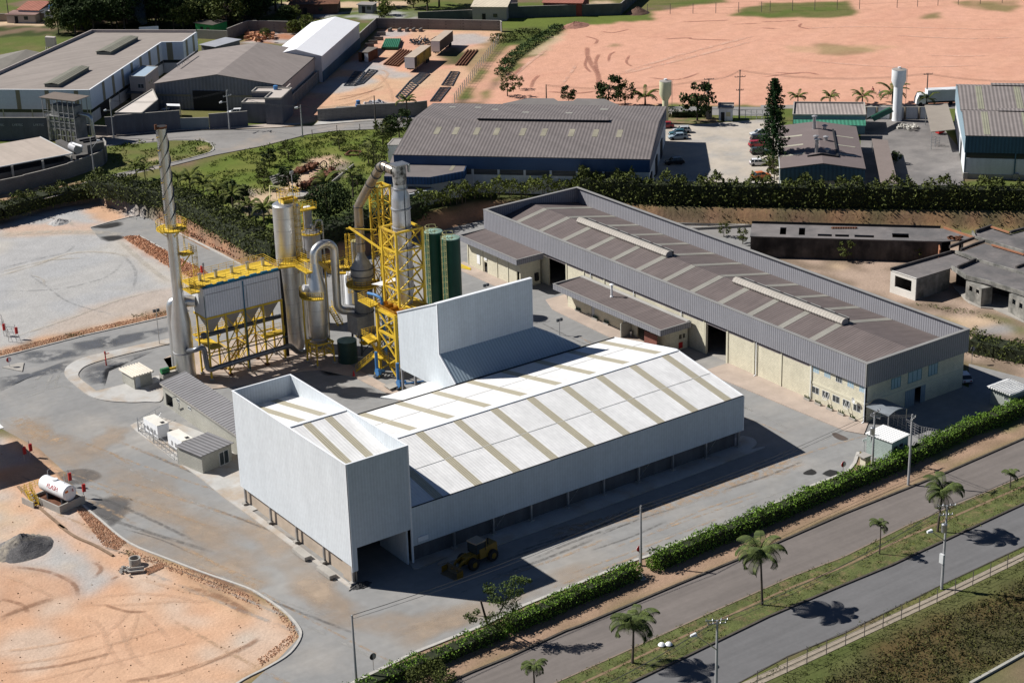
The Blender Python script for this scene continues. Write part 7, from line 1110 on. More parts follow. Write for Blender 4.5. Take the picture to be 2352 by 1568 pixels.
def lat_frame(label,c,k,n=9,m='dark_steel',fr='B',zz=.12):
    q=[at(fr,*p,Z3+zz)for p in c];mb=MB();mb.bar(q[0],q[1],.22);mb.bar(q[3],q[2],.22)
    for i in range(n+1):
        a,b_=q[0].lerp(q[1],i/n),q[3].lerp(q[2],i/n);mb.bar(a,b_,.16)
        if i<n:mb.bar(a,q[3].lerp(q[2],(i+1)/n),.13)
    return tag(mb.build('steel_truss',m),label,'truss','steel trusses lying on the ground')
lat_frame('dark steel truss lying flat, left one of the twin pair in the yard',((910,730),(1000,610),(1085,612),(1000,730)),0);lat_frame('dark steel truss lying flat, right one of the twin pair in the yard',((1000,730),(1125,590),(1195,600),(1070,712)),0)
lat_frame('rusty truss lying in line nearest the palm at the yard wall',((1350,825),(1470,690),(1540,720),(1400,860)),0);lat_frame('rusty truss beyond it, ending in the trailer shade',((1470,690),(1560,620),(1640,630),(1545,715)),0);lat_frame('rusty truss near the yard fence, the one nearer the road',((1643,862),(1730,745),(1815,742),(1720,862)),0);lat_frame('rusty truss near the yard fence, the one farther from the road',((1740,725),(1820,608),(1890,612),(1830,730)),0)
tag(part('beam_stack','rust',None,lambda b:[b.bar(at('B',1250+22*k,548+3*k,Z3+.2),at('B',1395+22*k,418+4*k,Z3+.2),.35)for k in range(6)]),'long rusty beams lying left of the yellow trailer','beams');tag(part('beam_stack','rust',None,lambda b:[b.bar(at('B',1860+26*k,555,Z3+.2),at('B',1965+26*k,425,Z3+.2),.3)for k in range(4)]),'long rusty beams lying right of the brown trailer','beams')
tag(part('scrap_heap','dark_steel',None,lambda b:[b.bar(p,p+V((random.uniform(-1.4,1.4),random.uniform(-1.4,1.4),random.uniform(0,.9))),random.uniform(.12,.3))for p in[at('B',1500+random.random()*150,385-random.random()*50,Z3+.3)for _ in range(60)]]),'tangled dark scrap heap between pipes and brown trailer','scrap')
tag(part('rubble_pile',mat('grey rubble',(.36,.36,.38),.9,var=.25),None,lambda b:[b.bar(p,p+V((random.uniform(-.6,.6),random.uniform(-.6,.6),random.uniform(.1,.5))),random.uniform(.3,.55))for p in[at('B',1185+random.gauss(0,34),885+random.gauss(0,11),Z3+abs(random.gauss(0,.4)))for _ in range(80)]]),'pale rubble pile behind the yard front wall','rubble')
tag(part('rubble_pile',mat('orange rubble',(.42,.2,.11),.95,var=.25),None,lambda b:[b.bar(p,p+V((random.uniform(-.8,.8),random.uniform(-.8,.8),random.uniform(.1,.6))),random.uniform(.5,1.0))for p in[at('B',70+random.random()*260,345-random.random()*60,Z3+abs(random.gauss(0,.5)))for _ in range(60)]]),'orange soil and rubble heaps in the walled plot','rubble')
tag(part('scrap_row','rust',None,lambda b:[b.tube([p,p+V((random.uniform(-.5,.5),random.uniform(-.5,.5),random.uniform(.2,.6)))],random.uniform(.2,.5),7)for p in[at('F',1000+330*f_+random.gauss(0,22),250-130*f_+random.gauss(0,16),Z3+random.random()*.6)for f_ in np.random.default_rng(3).random(90)]]),'upper row of black rusty scrap on the sandy patch','scrap')
tag(part('scrap_row','rust',None,lambda b:[b.tube([p,p+V((random.uniform(-.5,.5),random.uniform(-.5,.5),random.uniform(.2,.7)))],random.uniform(.2,.5),7)for p in[at('F',1060+600*f_+random.gauss(0,26),510-270*f_+random.gauss(0,18),Z3+random.random()*.7)for f_ in np.random.default_rng(4).random(150)]]),'lower and longer row of black rusty scrap on the sandy patch','scrap')
tag(part('beam_stack',mat('grey concrete beams',(.20,.19,.17),.9),None,lambda b:[b.bar(at('F',560+20*k,340+34*k,Z3+.25),at('F',860+60*k,245+28*k,Z3+.25),.5)for k in range(4)]),'grey beams lying left of the rusty scrap rows','beams')
tag(part('rebar_frame','rust',None,lambda b:[b.bar(at('B',*a,Z3+.2),at('B',*c,Z3+.2),.25)for a,c in(((915,1318),(960,1283)),((960,1283),(1055,1290)),((1055,1290),(1030,1320)),((1030,1320),(915,1318)))]),'rusty rectangular frame lying in the green field','frame')
tag(part('tyre_ring','tyre',None,lambda b:b.tube([at('F',1470,115,Z3+1)+V((.8*math.cos(a),.0,.8*math.sin(a)))for a in np.linspace(0,6.28,14)],.12,6)),'single upright ring at the end of the upper scrap row','tyre');tag(part('round_slab','conc',None,lambda b:b.lathe(at('F',1040,650,Z3),[(2.1,Z3),(2.1,Z3+.5)],20)),'pale round concrete tank top right behind the tall silo','tank');pwall('low concrete edge wall beside the scrap patch',[at('F',1430,590,Z3),at('F',1985,140,Z3)],.5,'conc',name='edge_wall',cap=False)
def house(label,q,z,roofm,wallm,zr=None,name='house',hip=True,f='A'):
    A,B,C_=[at(f,*p,z)for p in q];F=Frame(A,B,C_);t=thing(name,label,'house',F(F.w/2,F.d/2,Z3));
    if zr:part('roof',roofm,t,lambda b:gable(b,F,0,F.w,0,F.d,z,zr,.15))
    else:part('roof',roofm,t,lambda b:b.fbox(F,0,F.w,0,F.d,z-.1,z))
    part('wall',wallm,t,lambda b:b.fbox(F,.4,F.w-.4,.5,F.d-.4,Z3-.3,z-.16));part('door','dark',t,lambda b:b.fbox(F,F.w*.3,F.w*.3+1,.44,.499,Z3,Z3+2));part('window','glass',t,lambda b:b.fbox(F,F.w*.6,F.w*.6+1.2,.44,.499,Z3+1,Z3+2));return t
tile=mat('red tile roof',(.30,.12,.085),.9,rib=(X_,.8,.2),var=.15);tile2=mat('dull pink roof',(.24,.15,.13),.9,var=.15)
house('house with bright red tiled roof at the top left',((135,85),(330,92),(480,10)),6.2,tile,'whitewall',7.4);house('low house part with dull red roof beside the bare yard',((35,125),(300,128),(330,90)),5.6,tile2,'pinkwall');house('long house with grey fibre roof and rooftop tanks',((400,96),(590,95),(760,0)),6.0,mat('pale fibre roof',(.33,.32,.30),.9,var=.15),'whitewall',7.0);house('small orange house half hidden by trees',((685,115),(760,118),(800,80)),5.5,tile2,mat('orange wall',(.5,.25,.08)))
house('small bright green house under the big trees',((1640,195),(1810,215),(1850,165)),6.0,mat('dark tile',(.08,.07,.06),.9),mat('bright green wall',(.05,.33,.10),.8));house('grey tin shack on the grass beyond the yard',((1012,40),(1155,45),(1155,18)),5.6,'roofgrey',mat('tin shack wall',(.25,.26,.27),.8),f='B');house('house with cream hipped roof behind the teal wall',((1985,60),(2300,62),(2420,-60)),7.0,mat('cream tile roof',(.55,.48,.37),.9,rib=(X_,.8,.15)),'pinkwall',8.5,f='B');house('house with red roof and washing lines behind the teal wall',((350,25),(700,30),(760,-50)),6.8,tile,mat('dark red wall',(.2,.05,.04)),7.8,f='C');house('green roofed white bulk behind the striped warehouse',((1185,272),(1350,262),(1500,250)),9.2,'white','whitewall',10.4);house('tiled grey roof seen right of the striped warehouse',((1690,380),(1830,400),(1900,315)),7.0,mat('blue grey roof tiles',(.30,.31,.34),.9,var=.08),'greyrender')
house('brick back wall building at the very top',((430,45),(860,35),(860,-20)),6.0,'rust',mat('dark brick',(.14,.075,.06),.9,brick=(.6,.3)),f='B');t=thing('tank_tower','small grey block water tank tower on the left meadow','tower',at('A',430,440,Z3));q=[at('A',*p,8.6)for p in((380,318),(460,322),(475,312),(395,306))];part('tank','pinkwall',t,lambda b:b.prism(q,6,8.6));part('leg','conc',t,lambda b:[b.bar((p.x,p.y,Z3),(p.x,p.y,6),.25)for p in q]);house('ruined grey hut behind the tank tower',((452,400),(520,402),(540,378)),6.0,'roofgrey','rawblock')
pwall('low dirty wall along the bare sand before the red roofed house',[at('A',-100,185,Z3),at('A',380,180,Z3)],2.2,mat('dirty wall',(.24,.2,.16),.95,var=.2));t=thing('roof_tanks','row of three small blue water tanks on the grey roofed house','water tank',at('A',490,20,7));part('tank','blue',t,lambda b:[b.lathe(at('A',x,y,7),[(.6,6.3),(.6,7.6)],10)for x,y in((432,62),(497,22),(545,12))])
# ================================================================ VEGETATION
def leafm(nm,c,isl=.35):return mat(nm,c,.8,var=.25,vs=.5,v2=.0,island=isl,spec=.15)
LG=leafm('hedge leaves',(.11,.20,.03));LD=leafm('dark tree leaves',(.030,.050,.016));LO=leafm('olive leaves',(.072,.09,.026));LP=leafm('palm leaves',(.085,.115,.04));LY=leafm('yellow green leaves',(.10,.125,.03));LB=leafm('dry brown scrub',(.10,.075,.035));LGR=leafm('grass tufts',(.095,.125,.028))
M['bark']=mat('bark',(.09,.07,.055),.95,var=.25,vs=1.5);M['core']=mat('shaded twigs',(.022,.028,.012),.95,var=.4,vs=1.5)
def leaves(C,size,asp=.5,up=.0,rng=RN):
    n=len(C);a=rng.normal(size=(n,3));a[:,2]+=up;a/=np.linalg.norm(a,axis=1)[:,None];b=np.cross(a,rng.normal(size=(n,3)));b/=np.linalg.norm(b,axis=1)[:,None]
    s=size*(.6+.8*rng.random((n,1)));a=a*s;b=b*s*asp;v=np.stack([C-a*.5,C+b*.5,C+a*.5,C-b*.5],1).reshape(-1,3);return v
def leafobj(name,V_,m,parent=None,off=(0,0,0)):
    me=bpy.data.meshes.new(name);n=len(V_)//4;me.vertices.add(len(V_));me.vertices.foreach_set('co',(V_-np.array(off)).astype(np.float32).reshape(-1));me.loops.add(len(V_));me.loops.foreach_set('vertex_index',np.arange(len(V_),dtype=np.int32));me.polygons.add(n);me.polygons.foreach_set('loop_start',np.arange(0,len(V_),4,dtype=np.int32));me.update();me.materials.append(m)
    o=bpy.data.objects.new(name,me);col.objects.link(o);o.parent=parent;return o
def blob_pts(n,c,r,shell=.55,rng=RN):
    d=rng.normal(size=(n,3));d/=np.linalg.norm(d,axis=1)[:,None];rr=shell+(1-shell)*rng.random((n,1))**.6;return np.array(c)+d*rr*np.array(r)
def make_tree(name,label,h,rad,m,nl=34,nc=26,leaf=.42,base=.35,sq=1.,seed=1,lean=(0,0),group=None,cat='tree'):
    rng=np.random.default_rng(seed);t=thing(name,label,cat,(0,0,0),group);mb=MB();top=V((lean[0],lean[1],h*.62));mb.tube([(0,0,-.2),(lean[0]*.4,lean[1]*.4,h*.32),tuple(top)],[h*.028,h*.02,h*.008],7);P_=[]
    for k in range(nc):
        z=base+(1-base)*rng.random()**.9;rz=rad*math.sqrt(max(.05,1-((z-.62)/.45)**2))if sq==1 else rad*(1-z)*sq+.15*rad;a=rng.random()*6.283;q=rz*(.25+.75*rng.random()**.5);c=np.array([lean[0]+q*math.cos(a),lean[1]+q*math.sin(a),z*h*.94]);s=rad*(.2+.22*rng.random());P_.append(blob_pts(nl,c,(s,s,s*.7),.3,rng))
        if k<9:mb.tube([(lean[0]*.5,lean[1]*.5,h*(.28+.03*k)),tuple(c)],[h*.010,h*.003],5,False)
    mb.build('trunk','bark',t);leafobj('crown',leaves(np.concatenate(P_),leaf,.55,.3,rng),m,t);return freeze(t)
def hedge(name,label,pts,wd,h,m,dens=40,leaf=.24,z=0.,core='core',ends=True,group=None,jag=.25,hang=0,trunks=0,seed=5,shape=.8):
    rng=np.random.default_rng(seed);pts=[V((p[0],p[1],0))for p in pts];t=thing(name,label,'hedge',(pts[0].x,pts[0].y,z),group);P_=[];mb=MB();s0=0
    for a,b_ in zip(pts,pts[1:]):
        L_=(b_-a).length;n=int(L_*(wd+2*h)*dens);s=rng.random(n)*L_;th=rng.random(n)*(wd+2*(h-hang));u=(b_-a)/L_;nn=V((-u.y,u.x,0));bump=1+jag*(np.sin((s+s0)*1.9)*.35+np.sin((s+s0)*.73+1)*.45+np.sin((s+s0)*4.3)*.2);hh=h*bump
        side=np.where(th<h-hang,-1.,np.where(th>h-hang+wd,1.,0));zz_=np.where(side==-1,hang+th/(h-hang)*(hh-hang),np.where(side==1,hang+(th-(h-hang)-wd)/(h-hang)*(hh-hang),hh));yy=np.where(side==0,(th-(h-hang))-wd/2,side*wd/2);yy=yy*(1-(1-shape)*(zz_/h)**2);dep=rng.random(n)**1.5*.35*wd;yy=np.where(side==0,yy,yy-side*dep*.5);zz_=np.where(side==0,zz_-rng.random(n)**2*.5*h*.4,zz_)
        yy=yy+rng.normal(size=n)*.08*wd;zz_=np.maximum(.05,zz_+rng.normal(size=n)*.05*h);c=np.stack([a.x+u.x*s+nn.x*yy,a.y+u.y*s+nn.y*yy,z+zz_],1);P_.append(c);s0+=L_
        if core:F=Frame(a,b_,d=1);mb.fbox(F,.7 if a is pts[0]else 0,L_-(.7 if b_ is pts[-1]else 0),-wd*.34,wd*.34,z+hang,z+h*.8)  # solid core box, the hedge's inner shade put into its dark colour
        for k in range(int(L_*trunks)):q=a.lerp(b_,rng.random())+nn*float(rng.normal()*wd*.2);mb.tube([(q.x,q.y,z-.3),(q.x+float(rng.normal())*.3,q.y+float(rng.normal())*.3,z+h*.6)],[.09,.05],5,False)
    for e in(pts[0],pts[-1]):P_.append(blob_pts(int(dens*wd*h*2.2),(e.x,e.y,z+hang+(h-hang)*.5),(wd*.42,wd*.42,(h-hang)*.5),.5,rng))
    if mb.v:mb.build('hedge_inside',core or 'bark',t)
    leafobj('foliage',leaves(np.concatenate(P_),leaf,.5,.4,rng),m,t,t.location);return t
hedge('hedge','clipped bright green hedge along the avenue, long right part',ptl('W',1500,1308,1600,1265,1700,1224,1900,1140,2050,1079,2200,1008,2352,946,2520,880),2.2,2.1,LG,42,.27)
hedge('hedge','clipped green hedge between the gap and the leafy tree',ptl('W',1160,1453,1240,1420,1340,1375,1400,1350,1462,1322),2.1,1.9,LG,42,.27,seed=6);hedge('hedge','ragged low end of the green hedge at the bottom of the frame',ptl('W',780,1620,860,1578,980,1530,1080,1488,1155,1455),2.3,1.5,LG,34,.27,jag=.5,seed=7)
HR=ptl('W',960,488,1089,460,1200,454,1330,452,1500,464,1700,468,1900,472,2100,474,2300,476,2600,482,z=Z3)
hedge('tree_hedge','long tall dark hedge of trees behind the grey hall',HR[3:],4.2,5.0,LO,12,.58,z=Z3-.2,jag=.35,seed=8,trunks=.3,shape=.6);hedge('tree_hedge','row of thin trunked shrubs left of the grey hall',HR[:4],3.0,3.6,LY,12,.5,z=Z3-.2,hang=1.5,trunks=1.1,jag=.35,core=None,seed=9)
hedge('tree_hedge','dense dark hedge running diagonally down to the silver silo',ptl('W',222,434,297,449,405,467,459,492,513,520,594,566,655,590,z=Z3),7.5,3.6,LO,11,.5,z=Z3-.4,jag=.35,seed=10,shape=.6);hedge('tree_hedge','dark bushes behind the scrubber and arched duct',ptl('W',655,586,770,545,860,520,960,490,z=Z3),6,4.0,LD,10,.5,z=Z3-.4,jag=.4,seed=11,shape=.6)
hedge('tree_hedge','ragged green bushes above the gravel yard at the left edge',ptl('W',-150,520,0,494,110,463,228,443,z=1.4),5.5,2.9,LO,18,.42,z=1.1,jag=.5,seed=12,shape=.6);hedge('shrub_row','dark shrub clump at the yard corner right of the grey hall',ptl('W',2225,800,2290,815,2420,840),5,2.6,LO,16,.35,jag=.4,seed=13,shape=.6)
hedge('shrub_row','green weeds climbing the earth bank left of the pink field',U3('C',10,640,70,520,150,460,290,360,420,290,490,235),4,1.0,leafm('bank weeds',(.05,.085,.03)),10,.5,z=Z3,core=None,jag=.6,seed=14,shape=.5);hedge('shrub_row','dull bushes beside the top end of the earth bank',U3('C',-30,360,60,330,180,320,290,290),6,1.4,LO,8,.5,z=Z3,core=None,seed=15,jag=.6)
hedge('shrub_row','small clipped shrubs along the car park street fence',U3('FF',180,425,330,430,500,425,800,425),1.2,1.5,LD,22,.35,z=Z3,jag=.6,seed=16)
tp=[make_tree('broadleaf_tree','',11,4.6,LD,40,60,.75,seed=21,group='trees of the wood at the top'),make_tree('broadleaf_tree','',9,4.2,LO,38,52,.7,.25,seed=22,group='trees of the wood at the top'),make_tree('broadleaf_tree','',7,3.4,LY,34,44,.6,.2,seed=23,group='trees of the wood at the top')]
US=set()
def plant(proto,fr,x,y,label,s=1.,z=None,rot=None,group=None):
    g=at(fr,x,y,Z3 if z is None else z);t=proto if proto.name not in US else copy_tree(proto);US.add(proto.name);put(t,g,random.random()*6.28 if rot is None else rot,s,label)
    if group is not None:
        if group:t['group']=group
        elif 'group' in t:del t['group']
    return t
WL=['dark rounded tree','olive green tree','pale green bushy tree']
wood=[('A',500,290,1,.8),('A',560,200,1,1.0),('A',640,300,0,.8),('A',700,240,0,.9),('A',800,280,0,.95),('A',820,150,0,1.1),('A',900,90,0,1.2),('A',950,230,1,1.1),('A',1000,130,1,1.2),('A',1060,250,0,1.0),('A',1120,120,0,1.2),('A',1200,200,0,1.2),('A',1280,80,0,1.2),('A',1330,220,0,1.3),('A',1420,130,0,1.1),('A',1480,250,0,.8),('A',1560,260,1,.9),('A',1600,90,1,1.0),('A',1720,60,0,1.0),('A',1800,150,1,1.1),('A',1930,250,1,1.4),('A',1960,120,0,1.2),('A',2060,200,0,1.0),('A',2140,60,0,1.2),('B',60,195,0,1.1),('B',130,120,1,1.2),('B',250,130,0,1.3),('B',330,95,0,1.2),('B',20,60,0,1.2),('B',380,60,1,1.0),('B',1210,65,1,.8),('B',1500,70,1,.8),('B',1620,95,0,1.0),('B',1720,60,0,1.1),('B',1280,130,2,.6),('B',1250,165,2,.6),('B',470,190,2,.7),('B',420,210,0,.5),('B',520,285,2,.55),('B',590,250,2,.6),('B',470,290,2,.5),('B',240,330,2,.4)]
bits=['left','middle','right']
for i,(f_,x,y,k,s)in enumerate(wood):
    px_=(FR[f_][0]+x/2.24)/3888;plant(tp[k],f_,x,y,'%s %s in the wood along the top of the view'%(['small','mid sized','large','largest'][int((s-.4)/.25)if s<1.35 else 3],WL[k]),s)
wr=random.Random(9);wpl=[(p.x,p.y)for p in U3('A',480,-60,2240,-60,2240,190,1900,240,1400,250,1250,268,820,262,560,300)];wn=0;xs_,ys_=[p[0]for p in wpl],[p[1]for p in wpl]
while wn<75:
    q=(wr.uniform(min(xs_),max(xs_)),wr.uniform(min(ys_),max(ys_)))
    if not inside(np.array([q[0]]),np.array([q[1]]),wpl)[0]:continue
    wn+=1;k=wr.choice((0,0,1,0,2));t=copy_tree(tp[k]);put(t,(q[0],q[1],Z3),wr.random()*6.28,wr.uniform(.6,1.15),'one of the %ss crowded in the dark wood at the top left'%WL[k])
fieldp=[make_tree('small_tree','',4.6,1.9,LD,40,34,.38,.3,seed=31),make_tree('small_tree','',4.2,1.7,LO,30,26,.33,.3,seed=32)]
for f_,x,y,k,s,lb in(('B',275,1410,0,1.05,'round dark tree standing alone in the grass field'),('B',440,1365,1,1.3,'thin sparse tree right of the round dark tree'),('F',890,560,0,1.35,'tree with dark crown between grey beams and scrap'),('F',40,860,0,1.5,'dark bushy tree at the ash patch behind the filter'),('F',470,540,1,1.2,'small tree at the left end of the grey beams'),('F',420,330,1,1.0,'sapling on the edge of grass and sand'),('B',870,1270,1,1.2,'grey leafed shrub tree near the rusty frame'),('G',265,550,0,1.0,'small dark tree left of the brown duct bend'),('B',1120,1400,1,1.5,'bushy tree beside the field palm'),('B',1240,1230,1,1.6,'grey green tree at the corner of the blue hall'),('B',1210,1450,1,1.6,'olive tree between duct and field palm'),('B',1310,1195,0,1.4,'dark tree left of the cypress by the road'),('B',1380,1170,0,1.75,'tallest dark tree by the left end of the blue hall'),('FF',660,490,0,1.9,'dark mango tree beside the white guard hut'),('C',580,880,0,.9,'small tree peeping over the rear annex roof'),('C',920,900,0,1.6,'rounded tree behind the blue hall ridge'),('C',1060,900,1,1.4,'dusty shrub tree right of the rounded tree'),('C',60,820,1,1.3,'brown dusty bush at the foot of the pink field, the larger'),('C',160,760,1,.8,'brown dusty bush at the foot of the pink field, the smaller'),('FF',1970,1480,1,1.1,'small tree beside the orange car'),('FF',2000,1340,1,.8,'bright bush between white car and workshop'),('D',1150,1390,0,.6,'dark bush under the end of the covered way')):plant(fieldp[k],f_,x,y,lb,s*(.82 if f_ in 'BFG' else 1))
g=at('EE',890,665,Z3);big=make_tree('broadleaf_tree','very large dark tree behind the silver silo',7.6,4.6,LD,50,70,.5,.2,seed=41);big.location=g
for f_,x,y,s,lb,k in(('O',420,500,.75,'green bush at the left end of the dark unfinished building, the right one',1),('O',290,450,.7,'green bush at the left end of the dark unfinished building, the left one',1),('O',1130,610,.95,'thin pale sapling before the dark unfinished building',1),('O',1610,615,.7,'leafy weed stem beside the brick panel',1)):plant(fieldp[k],f_,x,y,lb,s,0.)
t=thing('conifer','tall narrow conifer between the parked cars and the workshop','tree',(0,0,0));g=at('D',100,1480,Z3);H_=hz(g,'D',120,655)-Z3;rng=np.random.default_rng(50);P_=[]
for k in range(30):
    f_=.22+.78*k/30;n_=5
    for j in range(n_):a=k*2.4+j*6.283/n_+rng.random()*.6;r=(1-f_)**.6*3.6*(.7+.5*rng.random())*(1.3 if f_>.7 else 1);q=np.linspace(.25,1,4)[:,None];c=np.array([[math.cos(a)*r,math.sin(a)*r,-.1*r]])*q+np.array([0,0,f_*H_]);P_.append(np.concatenate([blob_pts(16,ci,(.42,.42,.24),.2,rng)for ci in c]))
part('trunk','bark',t,lambda b:b.tube([(0,0,-.2),(0,0,H_*.6),(0,0,H_)],[.3,.16,.04],8));leafobj('crown',leaves(np.concatenate(P_),.42,.5,.3,rng),leafm('conifer leaves',(.022,.055,.018)),t);t.location=g
def frond_mesh(L_,droop,up,ll,n=24,m=LP,seed=1):
    rng=random.Random(seed);mb=MB();pts=[];p=V((0,0,0));a=up
    for k in range(n+1):pts.append(p.copy());p=p+V((math.cos(a),0,math.sin(a)))*L_/n;a-=droop/n*(.5+1.2*k/n)
    mb.tube(pts[::4],[.045-.004*i_ for i_ in range(len(pts[::4]))],4,False)
    for k in range(3,n+1):
        l_=ll*math.sin(math.pi*min(1,(k-1)/n*.92+.12))**.5
        for s_ in(1,-1):q=pts[k];tip=q+V((.18*l_,s_*l_*.72,-.55*l_+rng.uniform(-.1,.1)*l_));mid=q+V((.1*l_,s_*l_*.5,-.08*l_));w_=V((.055 if ll>.6 else.10,0,0.0));mb.add([q-w_,q+w_,mid+w_,mid-w_,tip],[(0,1,2,3),(3,2,4)])
    me=bpy.data.meshes.new('frond');me.from_pydata([tuple(v)for v in mb.v],[],mb.f);me.materials.append(m);return me
FM=[frond_mesh(3.7,2.7,1.05,1.1,30,seed=1),frond_mesh(3.9,2.3,1.3,1.05,30,seed=2),frond_mesh(3.0,3.0,.3,1.0,26,seed=3)];FC=[frond_mesh(2.8,1.6,1.0,.5,16,LY,4),frond_mesh(2.6,2.0,.5,.5,16,leafm('coconut leaves',(.12,.14,.05)),5)]
def make_palm(label,h,nf,meshes,sc_=1.,group=None,tr=.13,seed=1):
    rng=random.Random(seed);t=thing('palm_tree',label,'palm',(0,0,0),group);part('trunk','bark',t,lambda b:b.tube([(0,0,-.2),(.03,0,h*.5),(0,.03,h)],[tr*1.3,tr,tr*.8],8))
    for k in range(nf):o=bpy.data.objects.new('frond',meshes[k%len(meshes)]);col.objects.link(o);o.parent=t;o.location=(0,0,h-.1+.15*rng.random());o.rotation_euler=(0,-.35*rng.random()+.1,k*2.399+rng.uniform(-.2,.2));s=sc_*rng.uniform(.85,1.1);o.scale=(s,s,s)
    return freeze(t)
for i,(b_,ct,lb)in enumerate(((('U',450,1400),('U',440,1090),'palm on the median nearest the bottom centre'),(('U',1555,905),('U',1565,500),'tall drooping palm on the median at mid length'),(('V',1005,560),('V',1005,310),'palm on the median directly behind the transformer pole'))):
    g=at(*b_);h_=hz(g,*ct);t=make_palm(lb,h_,17,FM,[1.05,1.15,1.0][i],'palms on the median',seed=i);t.location=g;t.rotation_euler=((.03,-.04,.02)[i],(.02,.03,-.05)[i],i*1.1)
g=at('V',617,708);t=make_palm('young bushy headed palm on the median between two bigger palms',hz(g,'V',640,520),10,FM,.55,'palms on the median',.08,7);t.location=g;g=at('V',1488,268);t=make_palm('smallest palm at the far right of the median',hz(g,'V',1490,180),9,FM,.5,'palms on the median',.07,8);t.location=g
g=at('R',1630,1610);t=make_palm('small bushy palm cut by the bottom edge',2.6,16,FM,.55,None,.1,9);t.location=g
cp_=make_palm('',3.3,16,FC,1.2,'coconut palms on the green field',.14,11);cs=[('E',1165,80,.95,'between hedge start and chimney, first'),('E',1240,100,.8,'right beside the first one near the hedge start'),('E',1520,170,.85,'just right of the chimney'),('E',1625,215,1.1,'second right of the chimney'),('E',1735,245,1.0,'third right of the chimney'),('E',1865,320,1.15,'largest, fourth right of the chimney'),('E',1985,360,1.15,'just below the dark bushy tree'),('E',2125,420,.9,'low in the dark hedge left of the silo'),('F',470,1180,1.1,'immediately left of the tall silo top')]
for i,(f_,x,y,s,lb)in enumerate(cs):plant(cp_,f_,x,y,'coconut palm with spreading fronds, '+lb,s)
tpm=make_palm('',4.6,14,FC,1.1,'tall palms near the road',.16,12)
for f_,x,y,s,lb in(('B',1450,1040,1.05,'tall palm standing before the dirt yard wall'),('B',1165,1400,1.0,'tall palm in the field left of the blue wing'),('G',185,665,.95,'tall palm left of the brown duct'),('EE',870,480,1.3,'palm rising above the very large dark tree')):plant(tpm,f_,x,y,lb,s)
sp_=make_palm('',1.4,13,FC,1.0,'street palms before the pink field',.14,13)
for f_,x,y,s,lb in(('D',315,885,1.05,'first street palm right of the conifer'),('D',590,885,1.05,'second street palm right of the conifer'),('D',865,885,1.2,'third street palm behind the teal building corner'),('D',1120,885,1.7,'street palm half behind the white water tower'),('D',1420,900,1.15,'street palm in front of the white truck'),('C',1230,905,1.5,'spiky yucca like palm left of the cream water tower'),('FF',1880,1330,.8,'low palm between white car and conifer trunk'),('FF',1900,1180,.7,'low palm at the motorcycle')):plant(sp_,f_,x,y,lb,s)
g=at('R',1235,1060);t=thing('broken_tree','loose leaning tree with snapped dark trunk standing in the hedge','tree',g);rng=np.random.default_rng(61);P_=[]
crw=[(1250,760,6.6,.9),(1300,860,5.8,1.0),(1400,760,7.0,1.1),(1470,700,7.6,.9),(1530,700,7.4,.8),(1450,820,6.2,1.0),(1380,900,5.0,1.0),(1470,920,4.6,.8),(1300,1010,3.2,1.1),(1420,1010,3.0,1.0),(1070,1000,3.6,.6),(1140,960,4.0,.5),(1110,1030,3.2,.6),(1330,1080,2.2,1.0),(1240,790,6.2,.5),(1220,1050,2.8,.9),(1590,700,7.2,.35),(1510,790,6.2,.6)]
mb=MB();mb.tube([g+V((0,0,-.2)),at('R',1215,1000,2.6),at('R',1178,870,5.6)],[.16,.14,.11],7);mb.tube([g+V((0,0,.8)),at('R',1330,980,3.4),at('R',1430,800,6.4),at('R',1490,700,7.6)],[.13,.09,.06,.02],6);mb.tube([at('R',1215,1000,2.6),at('R',1090,990,3.7)],[.05,.02],5);mb.build('trunk',mat('wet black bark',(.03,.025,.022),.9),t)
for x,y,z,s in crw:c=at('R',x,y,z);P_.append(blob_pts(int(240*s),(c.x,c.y,c.z),(s,s,s*.75),.2,rng))
leafobj('crown',leaves(np.concatenate(P_),.24,.5,.3,rng),leafm('loose tree leaves',(.075,.11,.03)),t,g)
t=thing('bush','dense dark bush growing out of the ragged hedge end','bush',at('R',820,1520));g=t.location.copy();leafobj('foliage',leaves(np.concatenate([blob_pts(700,(at('R',x,y,1.2)).to_tuple(),(1.5,1.5,1.3),.3,rng)for x,y in((780,1440),(860,1520),(640,1500))]),.3,.4,.3,rng),LO,t,g)
def scatter(nm,label,polys,dens,m,size,h,z,clump=9,seed=70,thr=.0):
    rng=np.random.default_rng(seed);P_=[]
    for pl in polys:
        x0,x1,y0,y1=min(p[0]for p in pl),max(p[0]for p in pl),min(p[1]for p in pl),max(p[1]for p in pl);n=int((x1-x0)*(y1-y0)*dens);x,y=x0+(x1-x0)*rng.random(n),y0+(y1-y0)*rng.random(n);k=inside(x,y,pl)&(fbm(x,y,5,seed)>thr);x,y=x[k],y[k]
        for j in range(clump):P_.append(np.stack([x+rng.normal(size=len(x))*size*.9,y+rng.normal(size=len(x))*size*.9,z+rng.random(len(x))*h],1))
    o=leafobj(nm,leaves(np.concatenate(P_),size,.35,.8,rng),m);o['kind']='stuff';o['label']=label;o['category']='ground cover'
scatter('grass','rough green grass on the upper field and traffic island',[[(p.x,p.y)for p in fld],[(p.x,p.y)for p in U3('A',900,1260,1180,1210,1700,1195,1815,1235,1770,1300,1440,1390,1000,1480)]],.9,leafm('field grass',(.10,.135,.028),.4),.55,.35,Z3,7,71,.42)
scatter('median_weeds','short weedy grass on the avenue median',[[(p.x,p.y)for p in k2]+[(p.x,p.y)for p in k3[::-1]]],2.6,leafm('median weeds',(.10,.115,.035),.45),.24,.12,.07,5,72,.40)
